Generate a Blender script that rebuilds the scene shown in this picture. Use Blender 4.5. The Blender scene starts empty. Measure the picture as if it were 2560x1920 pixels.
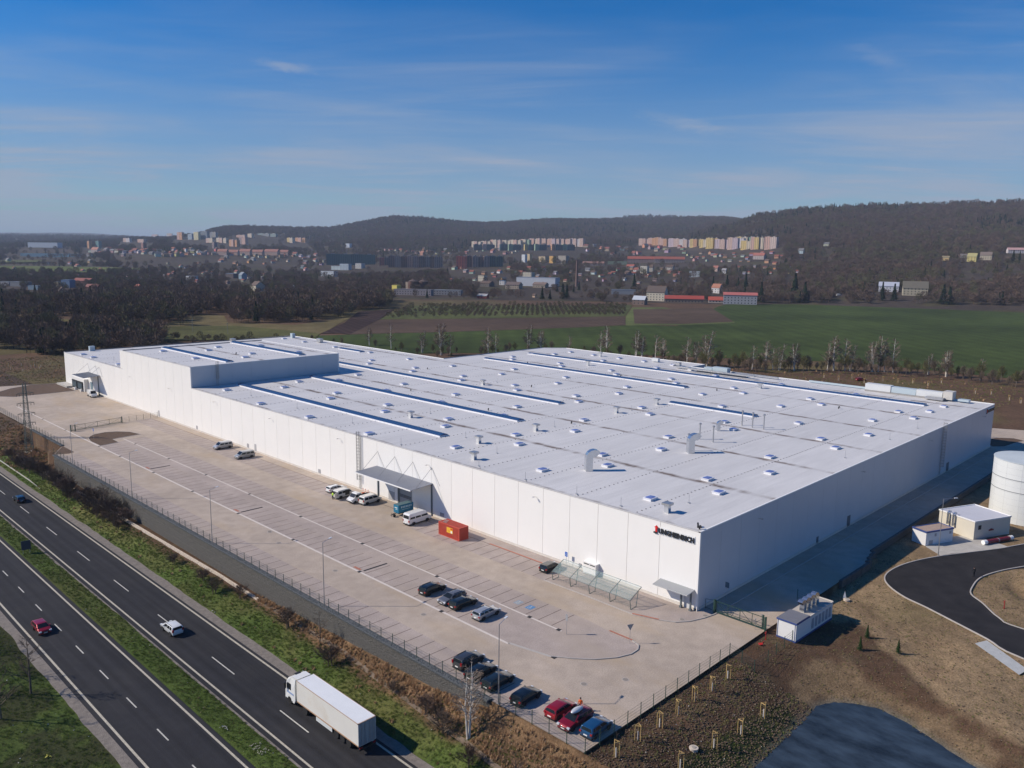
import bpy, bmesh, math, random
import numpy as np
from mathutils import Vector, Matrix
rnd = random.Random(7)
nr = np.random.default_rng(11)
S = bpy.context.scene
C = S.collection
R = math.radians
# ------------------------------------------------------------------ camera
FPX = 2028.386                      # focal length in pixels of a 2560 wide picture
YAW, PITCH, ROLL = 0.77598702, 0.16076254, 0.01217275
CAM = np.array([-107.264106, -63.72398, 55.7384991])
_w = np.array([math.cos(YAW)*math.cos(PITCH), math.sin(YAW)*math.cos(PITCH), -math.sin(PITCH)])
_r0 = np.array([math.sin(YAW), -math.cos(YAW), 0.0]); _u0 = np.cross(_r0, _w)
_r = math.cos(ROLL)*_r0 + math.sin(ROLL)*_u0
_u = -math.sin(ROLL)*_r0 + math.cos(ROLL)*_u0
cd = bpy.data.cameras.new('camera'); cam = bpy.data.objects.new('camera', cd); C.objects.link(cam)
cd.sensor_width = 36.0; cd.lens = FPX/2560*36.0; cd.clip_start = 1.0; cd.clip_end = 90000
m = Matrix.Identity(4)
for i in range(3):
    m[i][0] = _r[i]; m[i][1] = _u[i]; m[i][2] = -_w[i]; m[i][3] = CAM[i]
cam.matrix_world = m
S.camera = cam
# ------------------------------------------------------------------ sky and sun
SUN_EL = R(35.8); SUN_AZ = math.atan2(0.698, -0.716)          # where the sun stands, from the shadows
w = bpy.data.worlds.new('World'); S.world = w; w.use_nodes = True
nt = w.node_tree; nt.nodes.clear()
def N(t, **k):
    n = nt.nodes.new(t)
    for a, b in k.items(): setattr(n, a, b)
    return n
sky = N('ShaderNodeTexSky', sky_type='NISHITA', sun_disc=False, sun_elevation=SUN_EL, sun_rotation=math.pi/2-SUN_AZ,
        altitude=300, air_density=1.0, dust_density=0.6, ozone_density=3.0)
bg = N('ShaderNodeBackground'); out = N('ShaderNodeOutputWorld')
SKY_STRENGTH = 0.058
bg.inputs['Strength'].default_value = SKY_STRENGTH
tc = N('ShaderNodeTexCoord'); sep = N('ShaderNodeSeparateXYZ'); nt.links.new(tc.outputs['Generated'], sep.inputs[0])
def math_(op, a, b=None, clamp=False):
    n = N('ShaderNodeMath', operation=op); n.use_clamp = clamp
    for i, v in enumerate((a, b)):
        if v is None: continue
        if isinstance(v, (int, float)): n.inputs[i].default_value = v
        else: nt.links.new(v, n.inputs[i])
    return n.outputs[0]
zc = math_('MAXIMUM', sep.outputs[2], 0.0)
den = math_('ADD', zc, 0.06)
cx = math_('DIVIDE', sep.outputs[0], den); cy = math_('DIVIDE', sep.outputs[1], den)
cmb = N('ShaderNodeCombineXYZ'); nt.links.new(cx, cmb.inputs[0]); nt.links.new(cy, cmb.inputs[1])
def cloud(rot, scl, scale, detail, rough, dist, lo, hi, loc=(0, 0, 0)):
    m0 = N('ShaderNodeMapping'); m0.inputs['Rotation'].default_value = (0, 0, R(rot)); nt.links.new(cmb.outputs[0], m0.inputs[0])
    mp = N('ShaderNodeMapping'); mp.inputs['Scale'].default_value = scl; mp.inputs['Location'].default_value = loc
    nt.links.new(m0.outputs[0], mp.inputs[0])
    no = N('ShaderNodeTexNoise'); no.inputs['Scale'].default_value = scale; no.inputs['Detail'].default_value = detail
    no.inputs['Roughness'].default_value = rough; no.inputs['Distortion'].default_value = dist
    nt.links.new(mp.outputs[0], no.inputs['Vector'])
    mr = N('ShaderNodeMapRange'); mr.interpolation_type = 'SMOOTHSTEP'
    mr.inputs['From Min'].default_value = lo; mr.inputs['From Max'].default_value = hi
    nt.links.new(no.outputs['Fac'], mr.inputs['Value'])
    return mr.outputs[0]
c1 = cloud(-58, (1.0, 0.30, 1), 0.9, 10, 0.58, 1.1, 0.36, 0.74, (3.1, 0.4, 0))
c2 = cloud(-34, (1.0, 0.20, 1), 2.6, 10, 0.64, 1.6, 0.42, 0.78, (0.7, 5.2, 0))
c3 = cloud(55, (0.8, 0.8, 1), 0.55, 4, 0.5, 0.3, 0.34, 0.62, (1.3, 2.2, 0))
veil = math_('MULTIPLY', math_('ADD', math_('MULTIPLY', c1, 0.58), math_('MULTIPLY', c2, 0.32)), c3)
# thin high cloud fades out towards the zenith and thickens near the horizon
hz = N('ShaderNodeMapRange'); hz.inputs['From Min'].default_value = 0.0; hz.inputs['From Max'].default_value = 0.385
hz.inputs['To Min'].default_value = 1.0; hz.inputs['To Max'].default_value = 0.0
nt.links.new(zc, hz.inputs['Value'])
low = N('ShaderNodeMapRange'); low.inputs['From Min'].default_value = 0.0; low.inputs['From Max'].default_value = 0.27
low.inputs['To Min'].default_value = 0.80; low.inputs['To Max'].default_value = 0.0; low.interpolation_type = 'SMOOTHSTEP'
nt.links.new(zc, low.inputs['Value'])
fac = math_('ADD', math_('MULTIPLY', veil, hz.outputs[0]), low.outputs[0], clamp=True)
# three small brighter wisps
def wisp(px, py, r0, r1, rot, sx, amt):
    d = _w + _r*((px-1280)/FPX) + _u*((960-py)/FPX); d = d/np.linalg.norm(d); qx, qy = d[0]/(d[2]+.06), d[1]/(d[2]+.06)
    mp = N('ShaderNodeVectorMath', operation='SUBTRACT'); nt.links.new(cmb.outputs[0], mp.inputs[0]); mp.inputs[1].default_value = (qx, qy, 0)
    ro = N('ShaderNodeMapping'); ro.inputs['Rotation'].default_value = (0, 0, R(rot)); ro.inputs['Scale'].default_value = (1, sx, 1); nt.links.new(mp.outputs[0], ro.inputs[0])
    ln = N('ShaderNodeVectorMath', operation='LENGTH'); nt.links.new(ro.outputs[0], ln.inputs[0])
    no = N('ShaderNodeTexNoise'); no.inputs['Scale'].default_value = 9; no.inputs['Detail'].default_value = 7; no.inputs['Roughness'].default_value = .65; no.inputs['Distortion'].default_value = 1.0; nt.links.new(cmb.outputs[0], no.inputs['Vector'])
    a = math_('ADD', ln.outputs[1], math_('MULTIPLY', math_('SUBTRACT', no.outputs[0], .5), r0*1.6))
    mr = N('ShaderNodeMapRange'); mr.interpolation_type = 'SMOOTHSTEP'; mr.inputs['From Min'].default_value = r0; mr.inputs['From Max'].default_value = r1; mr.inputs['To Max'].default_value = amt; nt.links.new(a, mr.inputs['Value']); return mr.outputs[0]
for a_ in ((715, 165, .17, .0, 20, 1.6, .34), (1720, 312, .50, .0, -45, 3.0, .24), (2200, 145, .30, .0, 20, 3.5, .14)): fac = math_('ADD', fac, wisp(*a_))
fac = math_('MINIMUM', fac, 0.92)
mix = N('ShaderNodeMix', data_type='RGBA')
CLOUD_COL = (6.0, 7.0, 9.0, 1)
mix.inputs[7].default_value = CLOUD_COL
sat = N('ShaderNodeHueSaturation'); sat.inputs['Saturation'].default_value = 3.2; sat.inputs['Value'].default_value = 1.62
nt.links.new(sky.outputs[0], sat.inputs['Color'])
tint = N('ShaderNodeVectorMath', operation='MULTIPLY'); tint.inputs[1].default_value = (0.20, 0.92, 1.12); nt.links.new(sat.outputs[0], tint.inputs[0])
nt.links.new(fac, mix.inputs[0]); nt.links.new(tint.outputs[0], mix.inputs[6]); nt.links.new(mix.outputs[2], bg.inputs[0])
nt.links.new(bg.outputs[0], out.inputs[0])
sd = bpy.data.lights.new('sun', 'SUN'); sun = bpy.data.objects.new('sun', sd); C.objects.link(sun)
sd.energy = 5.0; sd.angle = R(0.53); sd.color = (1.0, 0.895, 0.765)
sv = Vector((math.cos(SUN_EL)*math.cos(SUN_AZ), math.cos(SUN_EL)*math.sin(SUN_AZ), math.sin(SUN_EL)))
sun.rotation_euler = sv.to_track_quat('Z', 'Y').to_euler(); sun.location = (-100, 100, 200)
S.view_settings.view_transform = 'Standard'; S.view_settings.look = 'None'
S.view_settings.exposure = 0.0; S.view_settings.gamma = 1.0; S.view_settings.use_curve_mapping = False
S.render.engine = 'CYCLES'
# ------------------------------------------------------------------ survey helpers (true points on the ground)
def ray(px, py):
    return _w + _r*((px-1280)/FPX) + _u*((960-py)/FPX)
def at(px, py, z=0.0):
    d = ray(px, py); return CAM + d*((z-CAM[2])/d[2])
# ------------------------------------------------------------------ materials
def nodes(name):
    mt = bpy.data.materials.new(name); mt.use_nodes = True
    t = mt.node_tree; b = t.nodes['Principled BSDF']
    return mt, t, b
def L_(t, a, b): t.links.new(a, b)
def MAT(name, col, rough=0.6, metal=0.0, var=0.0, vscale=1.0, bump=0.0, bscale=20.0, spec=0.5, coat=0.0, rand=0.0, world=False, stain=None, detail=5, trans=0.0, ior=1.45):
    mt, t, b = nodes(name)
    b.inputs['Roughness'].default_value = rough; b.inputs['Metallic'].default_value = metal
    b.inputs['Specular IOR Level'].default_value = spec; b.inputs['Coat Weight'].default_value = coat
    b.inputs['Transmission Weight'].default_value = trans; b.inputs['IOR'].default_value = ior
    if world:
        g = t.nodes.new('ShaderNodeNewGeometry'); co = g.outputs['Position']
    else:
        g = t.nodes.new('ShaderNodeTexCoord'); co = g.outputs['Object']
    cur = None
    base = t.nodes.new('ShaderNodeRGB'); base.outputs[0].default_value = (*col, 1); cur = base.outputs[0]
    if var > 0:
        no = t.nodes.new('ShaderNodeTexNoise'); no.inputs['Scale'].default_value = vscale; no.inputs['Detail'].default_value = detail
        no.inputs['Roughness'].default_value = 0.65
        L_(t, co, no.inputs['Vector'])
        mr = t.nodes.new('ShaderNodeMapRange'); mr.inputs['From Min'].default_value = 0.25; mr.inputs['From Max'].default_value = 0.75
        mr.inputs['To Min'].default_value = 1-var; mr.inputs['To Max'].default_value = 1+var
        L_(t, no.outputs['Fac'], mr.inputs['Value'])
        vm = t.nodes.new('ShaderNodeVectorMath'); vm.operation = 'SCALE'
        L_(t, cur, vm.inputs[0]); L_(t, mr.outputs[0], vm.inputs['Scale']); cur = vm.outputs[0]
    if stain:
        scol, sscale, lo, hi = stain
        no = t.nodes.new('ShaderNodeTexNoise'); no.inputs['Scale'].default_value = sscale; no.inputs['Detail'].default_value = 8
        no.inputs['Roughness'].default_value = 0.7
        L_(t, co, no.inputs['Vector'])
        mr = t.nodes.new('ShaderNodeMapRange'); mr.inputs['From Min'].default_value = lo; mr.inputs['From Max'].default_value = hi
        L_(t, no.outputs['Fac'], mr.inputs['Value'])
        mx = t.nodes.new('ShaderNodeMix'); mx.data_type = 'RGBA'; mx.inputs[7].default_value = (*scol, 1)
        L_(t, mr.outputs[0], mx.inputs[0]); L_(t, cur, mx.inputs[6]); cur = mx.outputs[2]
    if rand > 0:
        oi = t.nodes.new('ShaderNodeObjectInfo'); mr = t.nodes.new('ShaderNodeMapRange')
        mr.inputs['To Min'].default_value = 1-rand; mr.inputs['To Max'].default_value = 1+rand
        L_(t, oi.outputs['Random'], mr.inputs['Value'])
        vm = t.nodes.new('ShaderNodeVectorMath'); vm.operation = 'SCALE'
        L_(t, cur, vm.inputs[0]); L_(t, mr.outputs[0], vm.inputs['Scale']); cur = vm.outputs[0]
    L_(t, cur, b.inputs['Base Color'])
    if bump > 0:
        no = t.nodes.new('ShaderNodeTexNoise'); no.inputs['Scale'].default_value = bscale; no.inputs['Detail'].default_value = 6
        L_(t, co, no.inputs['Vector'])
        bp = t.nodes.new('ShaderNodeBump'); bp.inputs['Strength'].default_value = bump; bp.inputs['Distance'].default_value = 0.3
        L_(t, no.outputs['Fac'], bp.inputs['Height']); L_(t, bp.outputs[0], b.inputs['Normal'])
    return mt
_mc = {}
def COL(name, col, rough=0.6, **k):
    key = (name, tuple(round(c, 4) for c in col), rough)
    if key not in _mc: _mc[key] = MAT(name, col, rough, **k)
    return _mc[key]
# ------------------------------------------------------------------ mesh builder
class MB:
    def __init__(s): s.v = []; s.f = []; s.m = []; s.n = 0
    def add(s, vs, fs, mi=0):
        o = len(s.v); s.v += [tuple(map(float, p)) for p in vs]; s.f += [tuple(i+o for i in f) for f in fs]; s.m += [mi]*len(fs)
        return s
    def box(s, x0, x1, y0, y1, z0, z1, mi=0):
        return s.add([(x0,y0,z0),(x1,y0,z0),(x1,y1,z0),(x0,y1,z0),(x0,y0,z1),(x1,y0,z1),(x1,y1,z1),(x0,y1,z1)],
              [(3,2,1,0),(4,5,6,7),(0,1,5,4),(1,2,6,5),(2,3,7,6),(3,0,4,7)], mi)
    def quad(s, a, b, c, d, mi=0): return s.add([a,b,c,d], [(0,1,2,3)], mi)
    def poly(s, pts, mi=0): return s.add(pts, [tuple(range(len(pts)))], mi)
    def prism(s, pts, z0, z1, mi=0):
        n = len(pts); vs = [(p[0],p[1],z0) for p in pts]+[(p[0],p[1],z1) for p in pts]
        return s.add(vs, [tuple(range(n-1,-1,-1)), tuple(range(n,2*n))]+[(i,(i+1)%n,n+(i+1)%n,n+i) for i in range(n)], mi)
    def tube(s, a, b, r0, r1=None, n=6, mi=0, cap=True):
        r1 = r0 if r1 is None else r1
        a = Vector(a); b = Vector(b); d = (b-a)
        if d.length < 1e-6: return s
        d.normalize(); x = d.orthogonal().normalized(); y = d.cross(x)
        vs = []
        for p, r in ((a, r0), (b, r1)):
            for i in range(n):
                t = 2*math.pi*i/n; vs.append(p+x*(r*math.cos(t))+y*(r*math.sin(t)))
        fs = [(i,(i+1)%n,n+(i+1)%n,n+i) for i in range(n)]
        if cap: fs += [tuple(range(n-1,-1,-1)), tuple(range(n,2*n))]
        return s.add(vs, fs, mi)
    def bar(s, a, b, wd, ht, mi=0):
        a = Vector(a); b = Vector(b); d = (b-a).normalized(); up = Vector((0,0,1)) if abs(d.z) < .95 else Vector((1,0,0))
        x = d.cross(up).normalized()*wd/2; y = x.cross(d).normalized()*ht/2
        vs = [a-x-y,a+x-y,a+x+y,a-x+y,b-x-y,b+x-y,b+x+y,b-x+y]
        return s.add(vs, [(3,2,1,0),(4,5,6,7),(0,1,5,4),(1,2,6,5),(2,3,7,6),(3,0,4,7)], mi)
    def lathe(s, prof, n=16, mi=0, c=(0,0)):
        k = len(prof); vs = []
        for r, z in prof:
            for i in range(n):
                t = 2*math.pi*i/n; vs.append((c[0]+r*math.cos(t), c[1]+r*math.sin(t), z))
        fs = [(j*n+i, j*n+(i+1)%n, (j+1)*n+(i+1)%n, (j+1)*n+i) for j in range(k-1) for i in range(n)]
        if prof[0][0] > 1e-3: fs.append(tuple(range(n-1,-1,-1)))
        if prof[-1][0] > 1e-3: fs.append(tuple((k-1)*n+i for i in range(n)))
        return s.add(vs, fs, mi)
    def mesh(s, name, mats, smooth=False):
        me = bpy.data.meshes.new(name); me.from_pydata(s.v, [], s.f)
        for q in (mats if isinstance(mats, (list, tuple)) else [mats]): me.materials.append(q)
        if any(s.m): me.polygons.foreach_set('material_index', s.m)
        if smooth: me.polygons.foreach_set('use_smooth', [True]*len(s.f))
        me.update(); return me
    def build(s, name, mats, parent=None, smooth=False, loc=None):
        o = bpy.data.objects.new(name, s.mesh(name, mats, smooth)); C.objects.link(o)
        if parent is not None: o.parent = parent
        if loc is not None: o.location = loc
        return o
def link(name, me, parent=None, loc=None, rotz=0):
    o = bpy.data.objects.new(name, me); C.objects.link(o)
    if parent is not None: o.parent = parent
    if loc is not None: o.location = loc
    if rotz: o.rotation_euler = (0, 0, rotz)
    return o
def tag(o, label=None, cat=None, group=None, kind=None):
    if label: o['label'] = label
    if cat: o['category'] = cat
    if group: o['group'] = group
    if kind: o['kind'] = kind
    return o
def thing(name, label, cat, loc=(0,0,0), rotz=0, group=None):
    o = bpy.data.objects.new(name, None); C.objects.link(o); o.empty_display_size = 0.3
    o.location = loc; o.rotation_euler = (0, 0, rotz)
    return tag(o, label, cat, group)
def struct(o): o['kind'] = 'structure'; return o
_kids = {}
def copy_tree(o, loc=None, rotz=None, label=None, group=None, scale=None):
    def rec(s, par):
        c = s.copy(); C.objects.link(c)
        if par is not None: c.parent = par
        for ch in list(s.children): rec(ch, c)
        return c
    c = rec(o, None)
    if loc is not None: c.location = loc
    if rotz is not None: c.rotation_euler = (0, 0, rotz)
    if label: c['label'] = label
    if group: c['group'] = group
    if scale is not None: c.scale = scale if isinstance(scale, (tuple, list)) else (scale,)*3
    return c
def mesh_np(name, V, F, mats, smooth=False):
    me = bpy.data.meshes.new(name); V = np.asarray(V, np.float32); F = np.asarray(F, np.int32)
    me.vertices.add(len(V)); me.vertices.foreach_set('co', V.ravel())
    k = F.shape[1]; me.loops.add(F.size); me.loops.foreach_set('vertex_index', F.ravel())
    me.polygons.add(len(F)); me.polygons.foreach_set('loop_start', np.arange(0, F.size, k, dtype=np.int32))
    for q in (mats if isinstance(mats, (list, tuple)) else [mats]): me.materials.append(q)
    me.update(calc_edges=True)
    if smooth: me.polygons.foreach_set('use_smooth', np.ones(len(F), bool))
    return me
def inpoly(X, Y, P):
    X = np.asarray(X); Y = np.asarray(Y); c = np.zeros(X.shape, bool); n = len(P); j = n-1
    for i in range(n):
        xi, yi = P[i]; xj, yj = P[j]
        if yi != yj:
            t = ((yi > Y) != (yj > Y)) & (X < (xj-xi)*(Y-yi)/(yj-yi)+xi)
            c ^= t
        j = i
    return c
def distpoly(X, Y, P, closed=True):
    d = np.full(np.shape(X), 1e9); n = len(P)
    for i in range(n if closed else n-1):
        ax, ay = P[i]; bx, by = P[(i+1)%n]
        vx, vy = bx-ax, by-ay; l2 = vx*vx+vy*vy+1e-12
        t = np.clip(((X-ax)*vx+(Y-ay)*vy)/l2, 0, 1)
        d = np.minimum(d, np.hypot(X-(ax+t*vx), Y-(ay+t*vy)))
    return d
def sstep(a, b, x):
    t = np.clip((x-a)/(b-a), 0, 1); return t*t*(3-2*t)
def vnoise(X, Y, s, seed=0):
    X = np.asarray(X, float)/s; Y = np.asarray(Y, float)/s
    xi = np.floor(X).astype(np.int64); yi = np.floor(Y).astype(np.int64); fx = X-xi; fy = Y-yi
    fx = fx*fx*(3-2*fx); fy = fy*fy*(3-2*fy)
    def h(a, b):
        q = (a*374761393+b*668265263+seed*1442695041) & 0x7fffffff
        q = ((q ^ (q >> 13))*1274126177) & 0x7fffffff
        return ((q ^ (q >> 16)) & 0xffff)/65535.0
    return (h(xi,yi)*(1-fx)+h(xi+1,yi)*fx)*(1-fy)+(h(xi,yi+1)*(1-fx)+h(xi+1,yi+1)*fx)*fy
def fbm(X, Y, s, o=4, seed=0):
    t = 0; a = 1; n = 0
    for i in range(o): t = t+a*vnoise(X, Y, s/2**i, seed+i*17); n += a; a *= .55
    return t/n
# ================================================================== THE SETTING: terrain
# far terrain: height by bearing (image column of the bearing) and distance
_cols = np.array([-600, 0, 200, 400, 600, 800, 1000, 1200, 1400, 1600, 1700, 1800, 1900, 2000, 2200, 2400, 2600, 3200.])
_ds = np.array([1000, 1250, 1700, 2300, 3000, 3800, 4800, 7000, 16000, 22000.])
_tab = {  # rows of picture heights of the ground at each distance (surveyed), turned into metres below
 -600: (0,0,0,8,22,42,62,95,290,240), 0: (0,0,0,8,19,42,63,118,292,240), 200: (0,0,0,10,24,56,79,120,318,240),
 400: (0,0,2,18,54,82,98,122,270,200), 600: (0,0,2,20,54,98,184,200,230,200), 800: (0,0,3,18,50,95,184,200,210,200),
 1000: (0,2,8,30,64,126,254,240,210,200), 1200: (0,3,20,45,73,130,229,260,210,200), 1400: (0,4,22,47,81,138,256,270,220,200),
 1600: (0,5,22,45,78,138,257,370,250,200), 1700: (0,6,23,56,94,150,258,362,250,200), 1800: (0,8,26,65,148,198,262,355,240,200),
 1900: (0,10,30,87,218,225,250,300,240,200), 2000: (0,13,39,112,237,240,240,260,230,200), 2200: (0,17,50,126,246,250,240,240,230,200),
 2400: (0,18,53,129,249,252,240,240,230,200), 2600: (0,19,54,130,247,250,240,240,230,200), 3200: (0,18,52,126,240,245,240,240,230,200)}
_T = np.array([_tab[int(c)] for c in _cols], float); _T = _T-np.clip((_T-60)/120, 0, 1)*17
_T[12:, 4:8] -= 12
def colof(x, y):
    dx = x-CAM[0]; dy = y-CAM[1]
    fw = dx*math.cos(YAW)+dy*math.sin(YAW); rt = dx*math.sin(YAW)-dy*math.cos(YAW)
    fw = np.where(fw < 1, 1, fw)
    return 1280+FPX*rt/fw*1.0128, np.hypot(dx, dy)
def _interp1(a, xs):
    i = np.clip(np.searchsorted(xs, a)-1, 0, len(xs)-2); t = np.clip((a-xs[i])/(xs[i+1]-xs[i]), 0, 1); return i, t
def Gfar(x, y):
    c, d = colof(x, y); i, t = _interp1(c, _cols); j, s = _interp1(d, _ds)
    t = t*t*(3-2*t); 
    a = _T[i, j]*(1-t)+_T[i+1, j]*t; b = _T[i, j+1]*(1-t)+_T[i+1, j+1]*t
    z = a*(1-s)+b*s
    z = np.where(d < _ds[0], 0, z)
    return z+np.where(d > 1200, (fbm(x, y, 420, 4, 3)-.5)*np.clip((d-1200)/2000, 0, 1)*26, 0)
POND = [(-50,-24.6),(-25.7,-24.3),(-19.8,-24.2),(-13.2,-23.8),(-8.0,-23.6),(-5.5,-24.7),(-4.0,-26.7),(-2.8,-29.5),(-3.6,-33.3),(-5.1,-36.7),(-6.6,-39.9),(-8,-44),(-10,-60),(-60,-60)]
_wy = np.array([-40,-11,0,3,8,15,30,45,60]); _wz = np.array([-1.2,-0.5,-0.4,-0.5,-1.5,-2.5,-2.9,-3.4,-4.4])
_py = np.array([-60,-20,-5,6,16,34,60]); _px = np.array([-50,-47.0,-45.9,-45.1,-44.4,-43.2,-42.9])
def G(x, y):
    """ground height for every point of the site"""
    x = np.asarray(x, float); y = np.asarray(y, float)
    z = Gfar(x, y)
    # south side, towards the pond
    t = -11.0-y
    U = np.where(x > 47, -1.0, -0.35-0.055*np.clip(t, 0, 14)-0.35*sstep(20, 47, x))
    k_ = sstep(15, 26, x); U = U*(1-k_)-1.04*k_; U = np.where(x > 47, -1.0, U)+(1-k_)* ((fbm(x, y, 7, 3, 5)-.5)*0.7+(fbm(x, y, 2.2, 2, 6)-.5)*.35)*sstep(0, 3, t)*(x < 44)
    dp = distpoly(x, y, POND); ins = inpoly(x, y, POND)
    pz = np.where(ins, -3.05-np.minimum(dp*.4, 1.2), -3.0+0.27*dp)
    sth = np.minimum(U, pz)
    edge = np.where(x > 44, -8.9, -11.0)
    far_e = sstep(140, 160, x); sth = sth*(1-far_e)+(-0.12)*far_e
    lp = np.hypot(x-58, y+43); sth = sth+np.where(x > 40, .9*sstep(13.5, 6, lp)-.55*np.exp(-((lp-13)/1.4)**2)*(lp < 18), 0)*(lp < 18)*sstep(-30.2, -32.5, y+0.0*x)
    far_out = sstep(150, 260, np.hypot(x-20, y+20))
    sth = sth*(1-far_out)+(-0.6)*far_out
    z = np.where((y < edge) & (x > -41.5) , sth, z)
    # west side, down to the highway
    wz = np.interp(y, _wy, _wz); xp = np.interp(y, _py, _px)
    pzz = np.full(np.shape(x), -4.3)
    a = np.clip((x-xp)/(-41.5-xp), 0, 1); b = np.clip((x+49.6)/(xp+49.6), 0, 1)
    prof = np.where(x > xp, pzz+(wz-pzz)*a, -6.06+(pzz+6.06)*b)
    # beyond the end of the wall the bank falls from the fence
    xe = -36.5
    a2 = np.clip((x+46)/(xe+46), 0, 1); bank = -4.6+(4.3)*a2; bank = np.where(x < -46, -6.06+(1.46)*np.clip((x+49.6)/3.6, 0, 1), bank)
    k = sstep(209, 218, y); prof = prof*(1-k)+bank*k
    prof = prof+(fbm(x, y, 5, 3, 9)-.5)*0.5*((x > -49) & (x < -42.5))
    west = x < np.where(y > 180, -36.6, -41.6)
    prof2 = np.where((x > -41.6) & (y > 180) & (y < 213), -4.3, prof)
    fade = 1-sstep(420, 700, y)
    flat = (x < -49.6)
    prof2 = np.where(flat, -6.06+0.12*((x < -60.9) & (x > -64.7))+np.clip((-76.5-x)*0.10, 0, 1.2)*(x < -76.5), prof2)
    fx = sstep(-400, -160, x)
    z = np.where(west, prof2*fade*fx+z*(1-fade*fx), z)
    return z
# ---- near ground mesh
def strip_idx(nx, ny):
    i, j = np.meshgrid(np.arange(nx-1), np.arange(ny-1), indexing='ij'); a = i*ny+j
    return np.stack([a, a+ny, a+ny+1, a+1], -1).reshape(-1, 4)
X0, X1, Y0, Y1 = -150, 330, -110, 420
gx = np.unique(np.concatenate([np.arange(X0, -100, 4), np.arange(-100, -34, 0.8), [-49.7,-49.5,-60.9,-64.7,-41.62,-41.52,-36.62,-36.52,-76.5], np.arange(-34, 60, 1.0), np.arange(60, 190, 2.0), np.arange(190, X1+1, 5)]))
gy = np.unique(np.concatenate([np.arange(Y0, -50, 3), np.arange(-50, -8, 0.8), [-11.02,-10.9,-8.92,-8.86], np.arange(-8, 60, 1.3), np.arange(60, 230, 1.6), np.arange(230, Y1+1, 4), [179.9, 180.1]]))
GX, GY = np.meshgrid(gx, gy, indexing='ij'); GZ = G(GX, GY)
inside = (GX > -41.4) & (GX < 172) & (GY > -8.8) & (GY < 300) & ~((GX < -36.4) & (GY > 179))
GZ = np.where(inside, -0.25, GZ); GZ = np.where((GX > -41.4) & (GX < 46) & (GY > -10.95) & (GY < 0), -0.25, GZ)
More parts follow.
